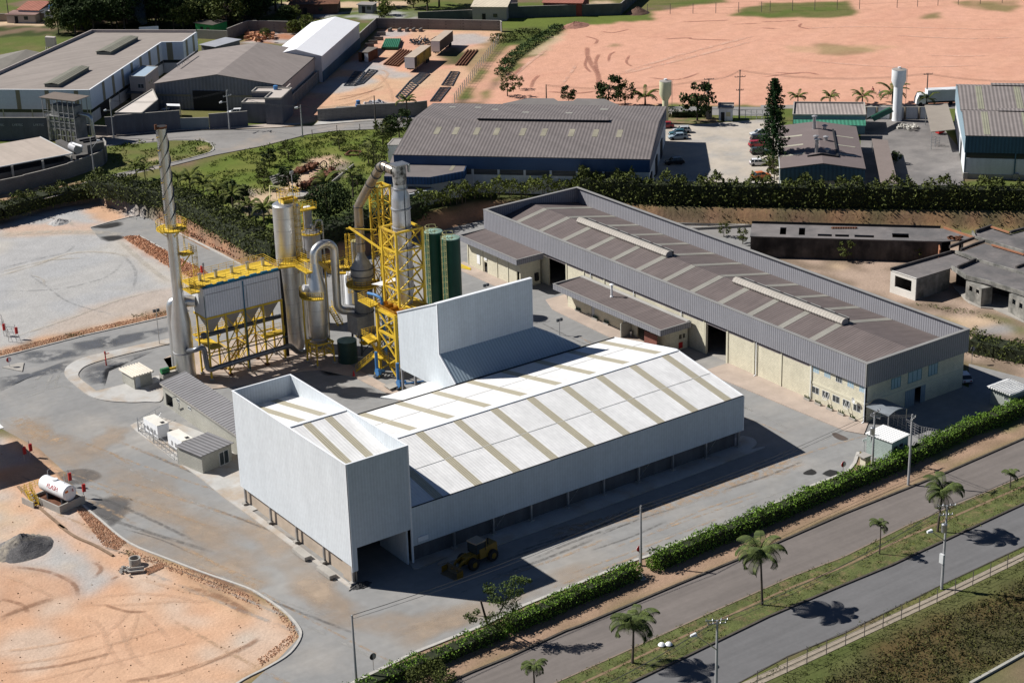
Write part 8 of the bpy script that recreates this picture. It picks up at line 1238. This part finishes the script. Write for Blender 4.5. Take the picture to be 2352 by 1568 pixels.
sb=ptl('V',-100,1740,230,1575,600,1340,1000,1140,1450,940,1582,870,2000,650,2000,1150,1582,1360,1210,1568,900,1740);scatter('scrub','dry brown and green scrub on the slope at the bottom right',[[(p.x,p.y)for p in sb]],4.0,leafm('slope scrub',(.055,.06,.024),.6),.36,.5,0,6,73,.3)
scatter('verge_grass','thin grass strips beside the fenced paver path',[[(p.x,p.y)for p in ptl('V',-300,1620,0,1400,1000,940,1582,668,1900,520,1900,545,1582,692,1000,968,0,1428,-300,1650)],[(p.x,p.y)for p in ptl('V',-300,1800,0,1510,1000,1040,1582,760,1900,610,1900,680,1582,800,1000,1100,300,1500,0,1700)]],3.0,leafm('verge grass leaves',(.07,.085,.028),.4),.26,.14,.03,5,74,.35)
scatter('weeds','weeds on the red bank and kerb edges',[[(p.x,p.y)for p in ptl('W',0,810,190,760,386,715,386,722,190,770,0,820)],[(p.x,p.y)for p in ptl('CC',560,960,760,960,1250,1040,1500,1130,1740,1290,1500,1180,1250,1080,900,1050)],[(p.x,p.y)for p in ptl('M',1030,430,1100,430,1120,500,1040,500)],[(p.x,p.y)for p in ptl('E',1120,1230,1330,1200,1330,1220,1130,1260)]],2.0,LO,.3,.3,0,7,75,.45)
scatter('bank_scrub','dry twiggy scrub on the red earth bank',[[(p.x,p.y)for p in TOE[4:9]]+[(p.x,p.y)for p in CREST[4:9][::-1]],[(p.x,p.y)for p in TOE[12:18]]+[(p.x,p.y)for p in CREST[12:18][::-1]]],1.6,LB,.45,2.4,.3,5,76,.5)
# ================================================================ POLES, WIRES, SIGNS
def pole(label,b_,top=None,h=None,m='pole',arms=(),lamp=None,trafo=0,name='utility_pole',cat='pole',z=0.,r=.15,group=None):
    g=at(*b_,z);h=h or hz(g,*top)-z;t=thing(name,label,cat,g,group);part('shaft',m,t,lambda b:b.tube([(g.x,g.y,z-.2),(g.x,g.y,z+h)],[r*1.2,r*.75],8))
    for i,(dz,L_,an)in enumerate(arms):
        u=V((math.cos(R_(an)),math.sin(R_(an)),0));c=V((g.x,g.y,z+h-dz));part('cross_arm','metal' if m=='pole' else 'wood',t,lambda b:(b.bar(c-u*L_/2+V((0,0,.02))+V((u.y,-u.x,0))*.15,c+u*L_/2+V((0,0,.02))+V((u.y,-u.x,0))*.15,.12),*[b.bar(c+u*L_*s_+V((u.y,-u.x,0))*.15,c+u*L_*s_+V((u.y,-u.x,0))*.15+V((0,0,.3)),.1)for s_ in(-.48,-.2,.2,.48)]))
    if lamp:u=V((math.cos(R_(lamp[0])),math.sin(R_(lamp[0])),0));c=V((g.x,g.y,z+h-lamp[1]));e=c+u*lamp[2]+V((0,0,lamp[3]));part('lamp_arm','metal',t,lambda b:b.bar(c,e,.11));part('lamp_head','white',t,lambda b:b.tube([e-u*.15,e+u*.5],[.27,.16],8))
    for k in range(trafo):part('transformer','metal',t,lambda b:(b.lathe((g.x-.5,g.y-.2),[(.34,z+h-3.2-3*k),(.36,z+h-2.2-3*k),(.2,z+h-2.1-3*k)],12),b.bar((g.x-.5,g.y-.2,z+h-2.7-3*k),(g.x,g.y,z+h-2.7-3*k),.1)))
    return V((g.x,g.y,z+h))
def wires(label,a,b_,sag=.8,offs=((0,0),),n=10):
    mb=MB();d=(b_-a);s_=V((-d.y,d.x,0)).normalized()
    for o,dz in offs:mb.tube([a.lerp(b_,k/n)+s_*o+V((0,0,dz-4*sag*(k/n)*(1-k/n)))for k in range(n+1)],.022,4)
    if len(offs)>1:
        for o,dz in offs[1:]:p=s_*o+V((0,0,dz));mb.bar(a,a+p,.03);mb.bar(b_,b_+p,.03)
    tag(mb.build('power_line','wire'),label,'wire')
O3=((0,0),(.35,-.25),(-.35,-.25))
p1=pole('concrete pole at the bottom of the yard beside the round sign',('R',118,1560),('R',85,990));p2=pole('slim concrete pole in the gap of the hedge',('U',522,570),('U',535,60));p3=pole('concrete pole in front of the pale green hut',('T',1255,1435),('T',1282,835),arms=((.6,1.6,20),));p4=pole('transformer pole pair beside the pale green hut',('T',950,1255),('T',965,810),arms=((.1,2.0,10),(.9,1.6,100)),trafo=1)
tag(part('pole_brace','pole',None,lambda b:b.tube([at('T',935,1170),at('T',945,960,4)],.12,8)),'short second post standing close to the transformer pole','post')
p5=pole('street lamp pole with crossarm, near the bottom centre right',('U',1162,1640),('U',1155,1035),arms=((.1,2.4,150),(.5,2.0,150)),lamp=(170,3.6,2.8,2.6));p6=pole('street lamp pole with transformer box and crossarm at the right',('V',1032,940),('V',1068,385),arms=((.1,2.2,150),(1.3,1.6,150)),lamp=(170,4.6,2.2,1.8),trafo=1)
g=at('V',1032,940);tag(part('meter_box','frame',None,lambda b:b.box(g.x-.45,g.x-.17,g.y-.3,g.y+.3,3.6,4.8)),'grey meter box strapped to the right hand lamp pole','box')
wires('power lines over the yard between the two near poles',p1,p2,.7,O3);wires('power lines from the hedge gap pole to the transformer pole',p2,p4,.7,O3);wires('power lines along the avenue between the two lamp poles',p5,p6,1.,O3);wires('power lines along the avenue leaving the right edge',p6,p6+(p6-p5),1.,O3);wires('power lines along the avenue leaving the bottom edge',p5,p5-(p6-p5)*.8,1.,O3);wires('short power lines joining pole and hut pole',p4,p3,.3,O3)
def floodl(label,b_,top):pole(label,b_,top,m='metal',r=.07,name='floodlight',cat='lamp');g=at(*b_);h=hz(g,*top);o=part('lamp','dark_steel',bpy.data.objects[[o.name for o in col.objects if o.name.startswith('floodlight')][-1]],lambda b:(b.box(g.x-.55,g.x-.1,g.y-.2,g.y+.1,h-.1,h+.35),b.box(g.x+.1,g.x+.55,g.y-.2,g.y+.1,h-.1,h+.35)))
floodl('thin double floodlight mast on the kerb left of the chimney',('E',1357,1473),('E',1337,1190));floodl('thin floodlight mast behind the canteen road',('AA',1903,1310),('AA',1880,1060));floodl('floodlight mast near the green tanks beyond the white annex',('AA',660,760),('AA',645,470));floodl('thin mast by the kerb behind the bag filter',('H',1548,330),('H',1530,60))
def rsign(label,b_,top,letter,m='white'):
    g=at(*b_);h=hz(g,*top);t=thing('road_sign',label,'sign',g);part('post','metal',t,lambda b:b.bar(g,(g.x,g.y,h),.06));part('disc',m,t,lambda b:b.tube([(g.x,g.y-.04,h-.3),(g.x-.02,g.y-.08,h-.3)],.36,16));part('rim','red' if m=='white' else 'dark',t,lambda b:b.tube([(g.x,g.y-.02,h-.3),(g.x,g.y-.06,h-.3)],.42,16))
    if letter:text(t,letter,(g.x-.02,g.y-.095,h-.3),(1,-.25,0),(0,0,1),.5,'dark')
rsign('round white sign beside the slim pole in the hedge gap',('U',508,560),('U',505,405),'E');rsign('round white sign with letter near the dark oil patches',('T',698,1370),('T',700,1240),'E');rsign('round grey sign seen from behind near the bottom pole',('R',265,1455),('R',257,1320),'','steel_grey');rsign('round sign at the yard road corner right of the grey hall',('T',1795,405),('T',1808,262),'','steel_grey');rsign('round white sign on the small kerbed triangle at the left',('L',82,435),('L',70,355),'')
g=at('T',880,1150);t=thing('notice_board','small white rectangular sign left of the pale green hut','sign',g);part('post','metal',t,lambda b:b.bar(g,g+V((0,0,1.7)),.06));part('board','white',t,lambda b:b.box(g.x-.5,g.x+.5,g.y-.06,g.y-.02,1.6,2.0))
pad('traffic_island',ptl('L',20,440,190,475,205,400,150,405),.15)
U_=lambda lb,b_,top,**k:pole(lb,b_,top,z=Z3,**k)
q1=U_('concrete utility pole before the filter plant and white annex',('A',968,1172),('A',925,850),arms=((.3,1.8,60),),lamp=(200,2.4,1.6,.4));q2=U_('utility pole with crossarms before the gabled warehouse gate',('A',1953,1102),('A',1930,772),arms=((.2,2.0,60),(1.2,2.2,10)),lamp=(200,2.6,2.0,.4));q3=U_('utility pole at the dirt yard entrance',('B',558,1168),('B',532,895),lamp=(160,.6,.8,.1));q4=U_('dark utility pole before the dirt yard wall',('B',1182,1112),('B',1163,815),m='wood');q0=U_('lamp pole before the curved block wall',('X1',1610,1300),('X1',1535,640),lamp=(-20,2.4,1.4,1.6))
wires('cables between the filter plant pole and the warehouse gate pole',q1,q2,1.2,O3);wires('cables between the warehouse gate pole and the dirt yard pole',q2,q3,1.2,O3);wires('cables between the dirt yard pole and the dark pole',q3,q4,1.2,O3)
r1=U_('dark transformer pole behind the car park tree',('C',1770,925),('C',1772,668),m='wood',arms=((.2,2.2,-30),),trafo=1);r2=U_('tall dark pole at the car park gate',('C',2030,1010),('C',2030,595),m='wood',arms=((1.6,2.4,-30),(4.6,1.6,-30)));r3=U_('dark pole standing behind the white truck',('D',1408,890),('D',1408,622),m='wood',arms=((.3,2,-30),));r0=U_('short dark pole behind the blue hall ridge',('C',392,900),('C',390,720),m='wood')
wires('cables from the short dark pole to the transformer pole',r0,r1,1.5,O3);wires('cables between transformer pole and tall gate pole',r1,r2,.6,O3);wires('cables from the tall gate pole to the truck pole',r2,r3,1.5,O3);wires('cables from the truck pole out of the right edge',r3,r3+(r3-r2)*.9,1.5,O3)
U_('street pole beside the red tiled house',('A',80,192),('A',65,0),m='wood',h=None);U_('street pole at the corner of the grey roofed house',('A',735,110),('A',722,-60))
def pfence(label,pts,sp,h,m,z=0.,r=.08,wires_=3):
    t=thing('post_fence',label,'fence',(pts[0][0],pts[0][1],z));mb=MB()
    for a,b_ in zip(pts,pts[1:]):
        a,b_=V((a[0],a[1],z)),V((b_[0],b_[1],z));n=max(1,int((b_-a).length/sp))
        for k in range(n):p=a.lerp(b_,k/n);part('post',m,t,lambda b:b.bar(p,p+V((0,0,h)),r))
        for k in range(wires_):zz_=h*(k+1)/wires_-.05;mb.bar(a+V((0,0,zz_)),b_+V((0,0,zz_)),.025)
    mb.build('wire_strands','wire',t);return t
pfence('wire fence with thin posts along the paver path at bottom right',ptl('V',-200,1590,0,1500,1000,1035,1582,752,1900,600),3.0,2.0,'wood',0,.07);pfence('pale concrete post fence along the right side of the dirt yard',U3('B',1850,875,2240,345),2.6,2.2,'conc',Z3,.13);pfence('dark post fence along the field side of the road',U3('B',640,1160,850,1120,1240,1100),5,1.5,'wood',Z3,.12,2);pfence('long post fence across the top of the pink field',U3('C',1250,125,2220,105)+U3('D',80,98,840,80,1160,68,1680,42,2240,20),5.5,3.0,'wood',Z3,.12,2)
pfence('fence with red boxes at the left edge of the gravel yard',ptl('E',-60,1290,20,1320,75,1450,180,1430),2.0,2.2,'metal',0,.08)
# ================================================================ VEHICLES AND PEOPLE
def car(label,f_,x,y,head,color,L_=3.9,hatch=.35,group='parked cars',z=None,beetle=0):
    z=Z3 if z is None else z;g=at(f_,x,y,z);u=V((math.cos(R_(head)),math.sin(R_(head)),0));o=g-u*L_/2+V((u.y,-u.x,0))*.8;F=Frame(o,o+u,d=1.6);F.w=L_;t=thing('car',label,'car',g,group);W_=1.6
    def loft(mb,prof,ins):
        n=len(prof);mb.add([F(a,i_,z+h_)for(a,h_),i_ in zip(prof,ins)]+[F(a,W_-i_,z+h_)for(a,h_),i_ in zip(prof,ins)],[tuple(range(n)),tuple(range(2*n-1,n-1,-1))]+[((k+1)%n,k,n+k,n+(k+1)%n)for k in range(n)])
    b1=[(.0,.3),(L_,.3),(L_,.62),(L_*.97,.78),(L_*.74,.9),(L_*.06,.92),(0,.75)];bd=MB();loft(bd,b1,[.08,.08,.04,.06,.08,.08,.05]);cabt=1.42;bd.build('body',color,t)
    c1=[(L_*.04,.9),(L_*.76,.88),(L_*.60,cabt-.04),(L_*(hatch-.2),cabt-.04)];cb=MB();loft(cb,c1,[.1,.1,.24,.24]);cb.build('windows','glass',t);rf=MB();loft(rf,[(L_*(hatch-.2),cabt-.05),(L_*.60,cabt-.05),(L_*.57,cabt+.02),(L_*(hatch-.16),cabt+.02)],[.22,.22,.28,.28]);rf.build('roof',color,t);pl=MB()
    for a0,a1 in((.43,.43),(.25,.22),(.75,.60)):[pl.bar(F(L_*a0,i0,z+.9),F(L_*a1,i1,z+cabt-.03),.08,.06)for i0,i1 in((.09,.22),(W_-.09,W_-.22))]
    [q_.build('pillar',color,t)for q_ in pl.pieces()]
    for a in(L_*.18,L_*.81):
        for i_ in(0,1):wv=MB();wv.tube([F(a,-.02 if i_==0 else W_-.16,z+.3),F(a,.16 if i_==0 else W_+.02,z+.3)],.3,12);wh=wv.build('wheel','tyre',t)
    part('bumper','dark_steel',t,lambda b:(b.fbox(F,L_-.02,L_+.06,.1,W_-.1,z+.33,z+.5),));part('bumper','dark_steel',t,lambda b:b.fbox(F,-.06,.02,.1,W_-.1,z+.33,z+.5))
    for i_ in(.15,W_-.45):part('headlight','white',t,lambda b:b.fbox(F,L_-.05,L_+.02,i_,i_+.3,z+.58,z+.72));part('tail_light','red',t,lambda b:b.fbox(F,-.02,.03,i_,i_+.3,z+.58,z+.74))
    return t
paint=lambda n,c:mat('paint '+n,c,.25,var=0,spec=.6);HD=-28
car('silver hatchback at the shadow edge beside the blue hall','FF',400,690,150,paint('silver',(.50,.52,.54)),hatch=.3);car('dark teal car wedged between two silver cars','FF',330,740,150,paint('teal',(.03,.10,.13)));car('pale blue silver sedan nearest the camera in the blue hall row','FF',335,800,150,paint('pale blue',(.28,.36,.42)),4.2,.42);car('dark car alone deep in the shade of the blue hall','FF',270,1225,150,paint('black',(.02,.022,.025)),4.1);car('red car half hidden at the corner of the blue hall','FF',110,610,150,paint('red',(.30,.02,.03)))
car('pale silver sedan, farthest in the row by the conifer','FF',1720,745,155,paint('silver',(.50,.52,.54)),4.1,.42);car('black hatchback behind the red car','FF',1720,830,HD,paint('black',(.02,.022,.025)),hatch=.25);car('red hatchback between the black and the dark green car','FF',1690,930,HD,paint('red',(.30,.02,.03)),hatch=.25);car('dark green hatchback just before the motorcycle','FF',1720,1050,HD,paint('dark green',(.035,.05,.042)),hatch=.25);car('white hatchback with dark bumpers standing alone','FF',1710,1245,HD-8,paint('white',(.72,.73,.75)),3.8,.3);car('small rounded orange car at the lowest end of the row','FF',1745,1465,HD+12,paint('orange',(.50,.13,.02)),3.8,.38)
car('white car half hidden behind the grey hall corner','T',1725,545,60,paint('white',(.72,.73,.75)),z=0.,group='cars elsewhere');car('white car beside the gatehouse front block','A',2005,975,150,paint('white',(.72,.73,.75)),group='cars elsewhere');car('white car in front of the black warehouse door','A',1398,975,150,paint('white',(.72,.73,.75)),group='cars elsewhere')
g=at('FF',1830,1160,Z3);t=thing('motorcycle','black motorcycle leaning by the conifer','motorcycle',g);part('frame','dark',t,lambda b:(b.bar(g+V((-.6,0,.5)),g+V((.5,-.3,.75)),.25),b.bar(g+V((.5,-.3,.5)),g+V((.4,-.25,1.1)),.1),b.bar(g+V((.3,-.5,1.1)),g+V((.5,0,1.1)),.07)))
for dx,dy in((-.65,0),(.65,-.35)):part('wheel','tyre',t,lambda b:b.tube([g+V((dx+.03,dy-.05,.32)),g+V((dx-.03,dy+.05,.32))],.32,12))
g=at('D',1345,905,Z3);u=V((math.cos(-.55),math.sin(-.55),0));F=Frame(g,g+u,d=2.4);t=thing('truck','white box truck driving along the street behind the wall','truck',g);part('cab','white',t,lambda b:b.add([F(a,y_,Z3+h_)for y_ in(0,2.2)for a,h_ in((-.6,.5),(1.6,.5),(1.6,2.7),(.0,2.7),(-.5,1.6))],[(0,1,2,3,4),(9,8,7,6,5),(0,5,6,1),(1,6,7,2),(2,7,8,3),(3,8,9,4),(4,9,5,0)]));part('cargo_box','whitewall',t,lambda b:b.fbox(F,1.9,9.4,-.1,2.3,Z3+1.0,Z3+3.6));part('window','glass',t,lambda b:b.fbox(F,.1,1.0,-.03,-.005,Z3+1.6,Z3+2.4));part('chassis','dark',t,lambda b:b.fbox(F,0,9.2,.3,1.9,Z3+.5,Z3+.95))
for a in(.4,7.4):part('wheel','tyre',t,lambda b:b.tube([F(a,-.03,Z3+.45),F(a,.25,Z3+.45)],.45,14))
g=at('R',1120,560);u=(at('R',930,640)-at('R',1270,470)).normalized();F=Frame(g,g+u,d=1);t=thing('wheel_loader','yellow wheel loader with raised cab parked in the shadow of the white hall','loader',g);ly=mat('shadow-darkened loader yellow',(.20,.115,.012),.5,var=.2)  # yellow paint darkened to carry the white hall's shadow
part('rear_body',ly,t,lambda b:b.hexa([F(a,y_,z)for z,s_ in((.9,1),(2.2,.85))for a,y_ in((-3.3,-.9*s_),(-.3,-.9*s_),(-.3,.9*s_),(-3.3,.9*s_))]));part('front_frame',ly,t,lambda b:b.fbox(F,-.3,1.7,-.5,.5,.8,1.7));cb=part('cab','glass',t,lambda b:b.fbox(F,-1.3,.2,-.75,.75,1.7,3.1));part('cab_roof',mat('tan cab roof',(.33,.27,.2),.8),cb,lambda b:b.fbox(F,-1.4,.35,-.85,.85,3.1,3.25));part('cab_pillar','dark',cb,lambda b:[b.bar(F(a,y_,1.7),F(a,y_,3.1),.1)for a in(-1.3,.2)for y_ in(-.76,.76)])
for y_ in(-.45,.45):part('lift_arm',ly,t,lambda b:(b.bar(F(.9,y_,1.7),F(2.6,y_,1.3),.22,.35),b.bar(F(2.6,y_,1.3),F(3.3,y_,.5),.22,.3)))
part('bucket',mat('bucket steel',(.13,.10,.06),.7,var=.2),t,lambda b:b.add([F(a,y_,h_)for y_ in(-1.35,1.35)for a,h_ in((3.2,1.15),(3.1,.35),(3.35,.1),(4.5,.08),(4.45,.14),(3.45,.2),(3.22,.4),(3.32,1.12))],[tuple(range(8)),tuple(range(15,7,-1))]+[((k+1)%8,k,8+k,8+(k+1)%8)for k in range(8)]));part('bucket_side',ly,t,lambda b:[b.fbox(F,3.2,4.2,y_-.04,y_+.04,.1,.95)for y_ in(-1.38,1.38)])
for a in(-2.3,1.0):
    for y_ in(-1.25,.75):wv=part('wheel','tyre',t,lambda b:b.tube([F(a,y_,.78),F(a,y_+.5,.78)],.78,18),True);part('rim',ly,wv,lambda b:b.tube([F(a,y_-.02,.78),F(a,y_+.52,.78)],.38,12))
part('exhaust','dark',t,lambda b:b.bar(F(-2.2,.3,2.1),F(-2.2,.3,3.0),.12))
def person(label,g,pose,cm,z0=0):
    t=thing('person',label,'person',g);J={'pel':(0,0,.95),'chest':(0,0,1.35),'neck':(0,0,1.5),'head':(0,0,1.66),'le':(.24,.02,1.12),'lh':(.26,.12,.88),'re':(-.24,.02,1.12),'rh':(-.26,.12,.88),'lk':(.1,.05,.5),'lf':(.1,.15,.05),'rk':(-.1,-.02,.5),'rf':(-.1,-.1,.05)};J.update(pose);K=list(J);E=[('pel','chest'),('chest','neck'),('neck','head'),('chest','le'),('le','lh'),('chest','re'),('re','rh'),('pel','lk'),('lk','lf'),('pel','rk'),('rk','rf')]
    me=bpy.data.meshes.new('body');me.from_pydata([J[k]for k in K],[(K.index(a),K.index(b))for a,b in E],[]);me.materials.append(cm);o=bpy.data.objects.new('body',me);col.objects.link(o);o.parent=t;md=o.modifiers.new('s','SKIN');R0={'pel':.15,'chest':.17,'neck':.06,'head':.11,'le':.05,'lh':.04,'re':.05,'rh':.04,'lk':.07,'lf':.05,'rk':.07,'rf':.05}
    for i,k in enumerate(K):me.skin_vertices[0].data[i].radius=(R0[k],R0[k])
    me.skin_vertices[0].data[0].use_root=True;o.modifiers.new('u','SUBSURF').levels=1;hr=MB();hp=V(J['head']);hr.lathe((hp.x+g.x,hp.y+g.y-.01),[(.11,g.z+hp.z+.0),(.12,g.z+hp.z+.06),(.05,g.z+hp.z+.13)],10);hr.build('hair','dark',t);return t
RID={'pel':(0,-.25,.98),'chest':(0,.02,1.36),'neck':(0,.1,1.5),'head':(0,.14,1.68),'le':(.22,.2,1.15),'lh':(.2,.45,1.05),'re':(-.22,.2,1.15),'rh':(-.2,.45,1.05),'lk':(.1,.1,.75),'lf':(.1,-.05,.3),'rk':(-.1,.12,.9),'rf':(-.1,.1,.45)}
for f_,x,y,lb,cm in(('D',955,800,'farther away on the pink dirt road',mat('red shirt rider',(.25,.05,.05))),('D',1015,830,'nearer to the white water tower',mat('blue shirt rider',(.06,.08,.18)))):
    g=at(f_,x,y,Z3);pr_=person('cyclist sitting on a bicycle, '+lb,g,RID,cm);pr_.rotation_euler[2]=R_(50);bk=thing('bicycle','dark bicycle carrying the cyclist '+lb,'bicycle',(0,0,0));part('frame','dark',bk,lambda b:(b.bar((0,-.5,.34),(0,-.25,.85),.04),b.bar((0,-.25,.75),(0,.42,.8),.04),b.bar((0,-.05,.3),(0,.42,.8),.04),b.bar((0,-.5,.34),(0,-.05,.3),.04),b.bar((0,.55,.34),(0,.42,.95),.04),b.bar((-.25,.42,1.0),(.25,.42,1.0),.04),b.bar((0,-.35,.9),(0,-.15,.9),.12)))
    for yy in(-.5,.55):part('wheel','tyre',bk,lambda b:b.tube([(0,yy+.33*math.cos(a),.34+.33*math.sin(a))for a in np.linspace(0,6.2832,15)],.025,5,False))
    bk.location=g;bk.rotation_euler[2]=R_(50)
g=at('A',385,192,Z3);person('person in dark clothes walking on the sand, left of two',g,{},mat('dark clothes',(.04,.04,.06)));g=at('A',460,178,Z3);person('person in a pale shirt walking on the sand, right of two',g,{},mat('pale shirt',(.3,.35,.45)))
g=at('T',2045,795);bk=thing('bicycle','bicycle leaning on the gatehouse wall','bicycle',(0,0,0));part('frame','steel_grey',bk,lambda b:(b.bar((0,-.5,.34),(0,-.25,.85),.05),b.bar((0,-.25,.75),(0,.42,.8),.05),b.bar((0,-.05,.3),(0,.42,.8),.05),b.bar((0,.55,.34),(0,.42,1.0),.05)))
for yy in(-.5,.55):part('wheel','tyre',bk,lambda b:b.tube([(0,yy+.33*math.cos(a),.34+.33*math.sin(a))for a in np.linspace(0,6.2832,15)],.03,5,False))
bk.location=g;bk.rotation_euler[2]=R_(-20)
# ================================================================ LOOSE THINGS FRONT LEFT
def heap(name,label,cat,c,rx,ry,h,m,seed=1):
    rng=np.random.default_rng(seed);mb=MB();n,k_=30,12;vs=[V((c.x,c.y,c.z+h))]
    for i in range(1,k_+1):
        for j in range(n):a=6.2832*j/n;f_=i/k_;vs.append(V((c.x+rx*f_*math.cos(a)*(1+.06*math.sin(3*a)),c.y+ry*f_*math.sin(a),c.z-.05+h*(1-f_)**1.05+float(rng.normal())*.07*(f_<1))))
    fs=[(0,1+j,1+(j+1)%n)for j in range(n)]+[(1+(i-1)*n+j,1+i*n+j,1+i*n+(j+1)%n,1+(i-1)*n+(j+1)%n)for i in range(1,k_)for j in range(n)];mb.add(vs,fs);return tag(mb.build(name,m,None,True),label,cat)
heap('gravel_heap','dark grey gravel heap on the pale ground at the left edge','heap',at('M',190,430),4.3,3.6,2.3,mat('dark gravel',(.13,.125,.125),.95,var=.3,vs=2,v2=.3,bump=.15,bs=5,c2=(.30,.26,.2),c2s=.25,c2t=.56));heap('gravel_heap','small pale gravel heap on the far gravel yard','heap',at('E',505,440),2.6,2.0,.9,mat('pale gravel',(.38,.37,.36),.95,var=.2,vs=2,bump=.1,bs=5),2);heap('ash_heap','black ash spill at the foot of the white tower corner','heap',at('Q',905,1520),1.6,1.0,.45,mat('black ash',(.05,.05,.05),.95,var=.3,vs=2),3)
heap('soil_mound','dark soil mound at the top beside the teal wall','heap',at('C',1170,115,Z3),4,3,2.0,mat('dark soil',(.12,.07,.05),.95,var=.3,vs=2),4);heap('soil_mound','reddish soil mound at the top corner of the pink field','heap',at('C',640,225,Z3),5,3,1.4,mat('red soil',(.30,.15,.11),.95,var=.3,vs=1),5)
g=at('M',1150,560);t=thing('concrete_ring','upright hollow concrete ring beside a broken trough','concrete ring',g);part('ring','conc',t,lambda b:b._lathe(g,[(.75,0),(.75,.95),(.6,.95),(.6,.1)],20));tag(part('concrete_trough','conc',None,lambda b:(b.bar(at('M',1090,615,.35),at('M',1225,600,.35),.8,.2),b.bar(at('M',1090,600,.6),at('M',1225,585,.6),.12,.35))),'broken concrete trough lying before the hollow ring','trough');tag(part('rubble_pile','conc',None,lambda b:[b.bar(p,p+V((random.uniform(-.5,.5),random.uniform(-.5,.5),.2)),random.uniform(.12,.3))for p in[at('M',1060+random.gauss(0,25),620+random.gauss(0,18),.1)for _ in range(16)]]),'scattered concrete pieces left of the trough','rubble')
kerb(smooth_path(ptl('DD',240,1040,470,1270,700,1470,860,1600)+ptl('M',500,230,640,330,800,400,960,490)),w=.35,h=.22,m=mat('earthy drain edge',(.22,.15,.10),.95,var=.3),name='drain_edge')
for i,(x,y,s)in enumerate(((700,1255,.6),(760,1250,.6))):g=at('U',x,y);tag(part('rubbish_bag','white',None,lambda b:b.lathe(g,[(s*.5,.06),(s*.75,.2),(s*.5,.4),(.06,.5)],10),True),'white rubbish bag on the median grass, %s one of two'%('left','right')[i],'bag')
tag(part('drain_chute','conc',None,lambda b:b.prism(ptl('U',505,610,570,690,520,700,495,640),.0,.12)),'pale concrete drain chute in the hedge gap','drain')
Rc=None
for k in range(400):
    h_=4+.05*k;rc=at('DD',50,250,h_);shp=rc+V((ts.x,ts.y,0))*(-h_/ts.z);s_=at('DD',722,868)
    if Rc is None or(shp.xy-s_.xy).length<Rc[0]:Rc=((shp.xy-s_.xy).length,h_,rc)
_,h_,rc=Rc;t=thing('filling_canopy','flat white canopy roof whose corner just enters at the left edge','canopy',(rc.x-8,rc.y+10,0));part('roof','roof_white_flat',t,lambda b:b.box(rc.x-16,rc.x,rc.y,rc.y+14,h_-.15,h_));part('column','metal',t,lambda b:[b.box(rc.x-a-.3,rc.x-a,rc.y+c_,rc.y+c_+.3,0,h_-.15)for a in(1.5,8,15)for c_ in(1,7,13)])
sm=bpy.data.materials.new('smoke');sm.use_nodes=True;n=sm.node_tree;n.nodes.remove(n.nodes['Principled BSDF']);vo=n.nodes.new('ShaderNodeVolumePrincipled');vo.inputs['Color'].default_value=(.75,.8,.85,1);tc=n.nodes.new('ShaderNodeTexCoord');nz=n.nodes.new('ShaderNodeTexNoise');nz.inputs['Scale'].default_value=.22;nz.inputs['Detail'].default_value=4;n.links.new(tc.outputs['Object'],nz.inputs['Vector']);mr=n.nodes.new('ShaderNodeMapRange');n.links.new(nz.outputs['Fac'],mr.inputs[0])
for i,q in enumerate((.36,.66,0.,.35)):mr.inputs[i+1].default_value=q
n.links.new(mr.outputs[0],vo.inputs['Density']);n.links.new(vo.outputs[0],n.nodes['Material Output'].inputs['Volume'])
g=at('A',1230,240,Z3);mb=MB();mb.tube([g+V((0,0,1)),g+V((-1,1,6)),g+V((-3,2.5,12)),g+V((-6,4,19)),g+V((-9,6,26))],[1.0,2.2,3.4,4.4,5.0],14);o=mb.build('smoke',sm,None,True);tag(o,'thin grey smoke plume rising from the dark wood','smoke',kind='stuff')
def clods(nm,label,polys,n,sz,m,z=0.,seed=80):
    rng=np.random.default_rng(seed);mb=MB();pr_=random.Random(seed)
    for pl in polys:
        xs,ys=[p[0]for p in pl],[p[1]for p in pl];x,y=rng.uniform(min(xs),max(xs),n),rng.uniform(min(ys),max(ys),n);k=inside(x,y,[(p[0],p[1])for p in pl])
        for a,b in zip(x[k],y[k]):s_=sz*pr_.uniform(.3,1)**2;v=[(a+s_*pr_.uniform(.5,1)*math.cos(j*1.57+.4),b+s_*pr_.uniform(.5,1)*math.sin(j*1.57+.4),z-.02)for j in range(4)];mb.add(v+[(a,b,z+s_*.7)],[(0,1,4),(1,2,4),(2,3,4),(3,0,4)])
    o=mb.build(nm,m);tag(o,label,'ground cover',kind='stuff')
clods('stones','small stones and clods strewn over the bare front yard',[dirt],1500,.22,mat('clod',(.30,.19,.12),.95,var=.3,vs=1));clods('soil_ridge','ragged red soil ridges along the yard kerbs',[ptl('M',1130,440,1400,530,1750,650,2200,860,2240,960,1980,830,1600,670,1130,500),ptl('M',650,100,720,80,1080,370,1000,440,880,400),ptl('W',0,806,194,757,386,714,386,725,194,769,0,820),ptl('M',1230,600,1380,550,1390,590,1260,650),ptl('W',605,1371,680,1436,687,1462,600,1530,590,1515,670,1455)],5000,.24,mat('red clod',(.45,.27,.17),.95,var=.3,vs=1),seed=81);clods('soil_ridge','broken orange soil bank beside the gravel yard',[ptl('W',281,545,318,541,389,580,470,622,500,652,470,652,386,612)],4500,.5,mat('orange clod',(.45,.24,.14),.95,var=.25,vs=1),seed=82);clods('rocks','crumbling red earth lumps on the cut bank',[[(p.x,p.y)for p in TOE[4:9]]+[(p.x,p.y)for p in CREST[4:9][::-1]]],2500,.5,mat('bank clod',(.40,.21,.13),.95,var=.3,vs=1),.8,83)
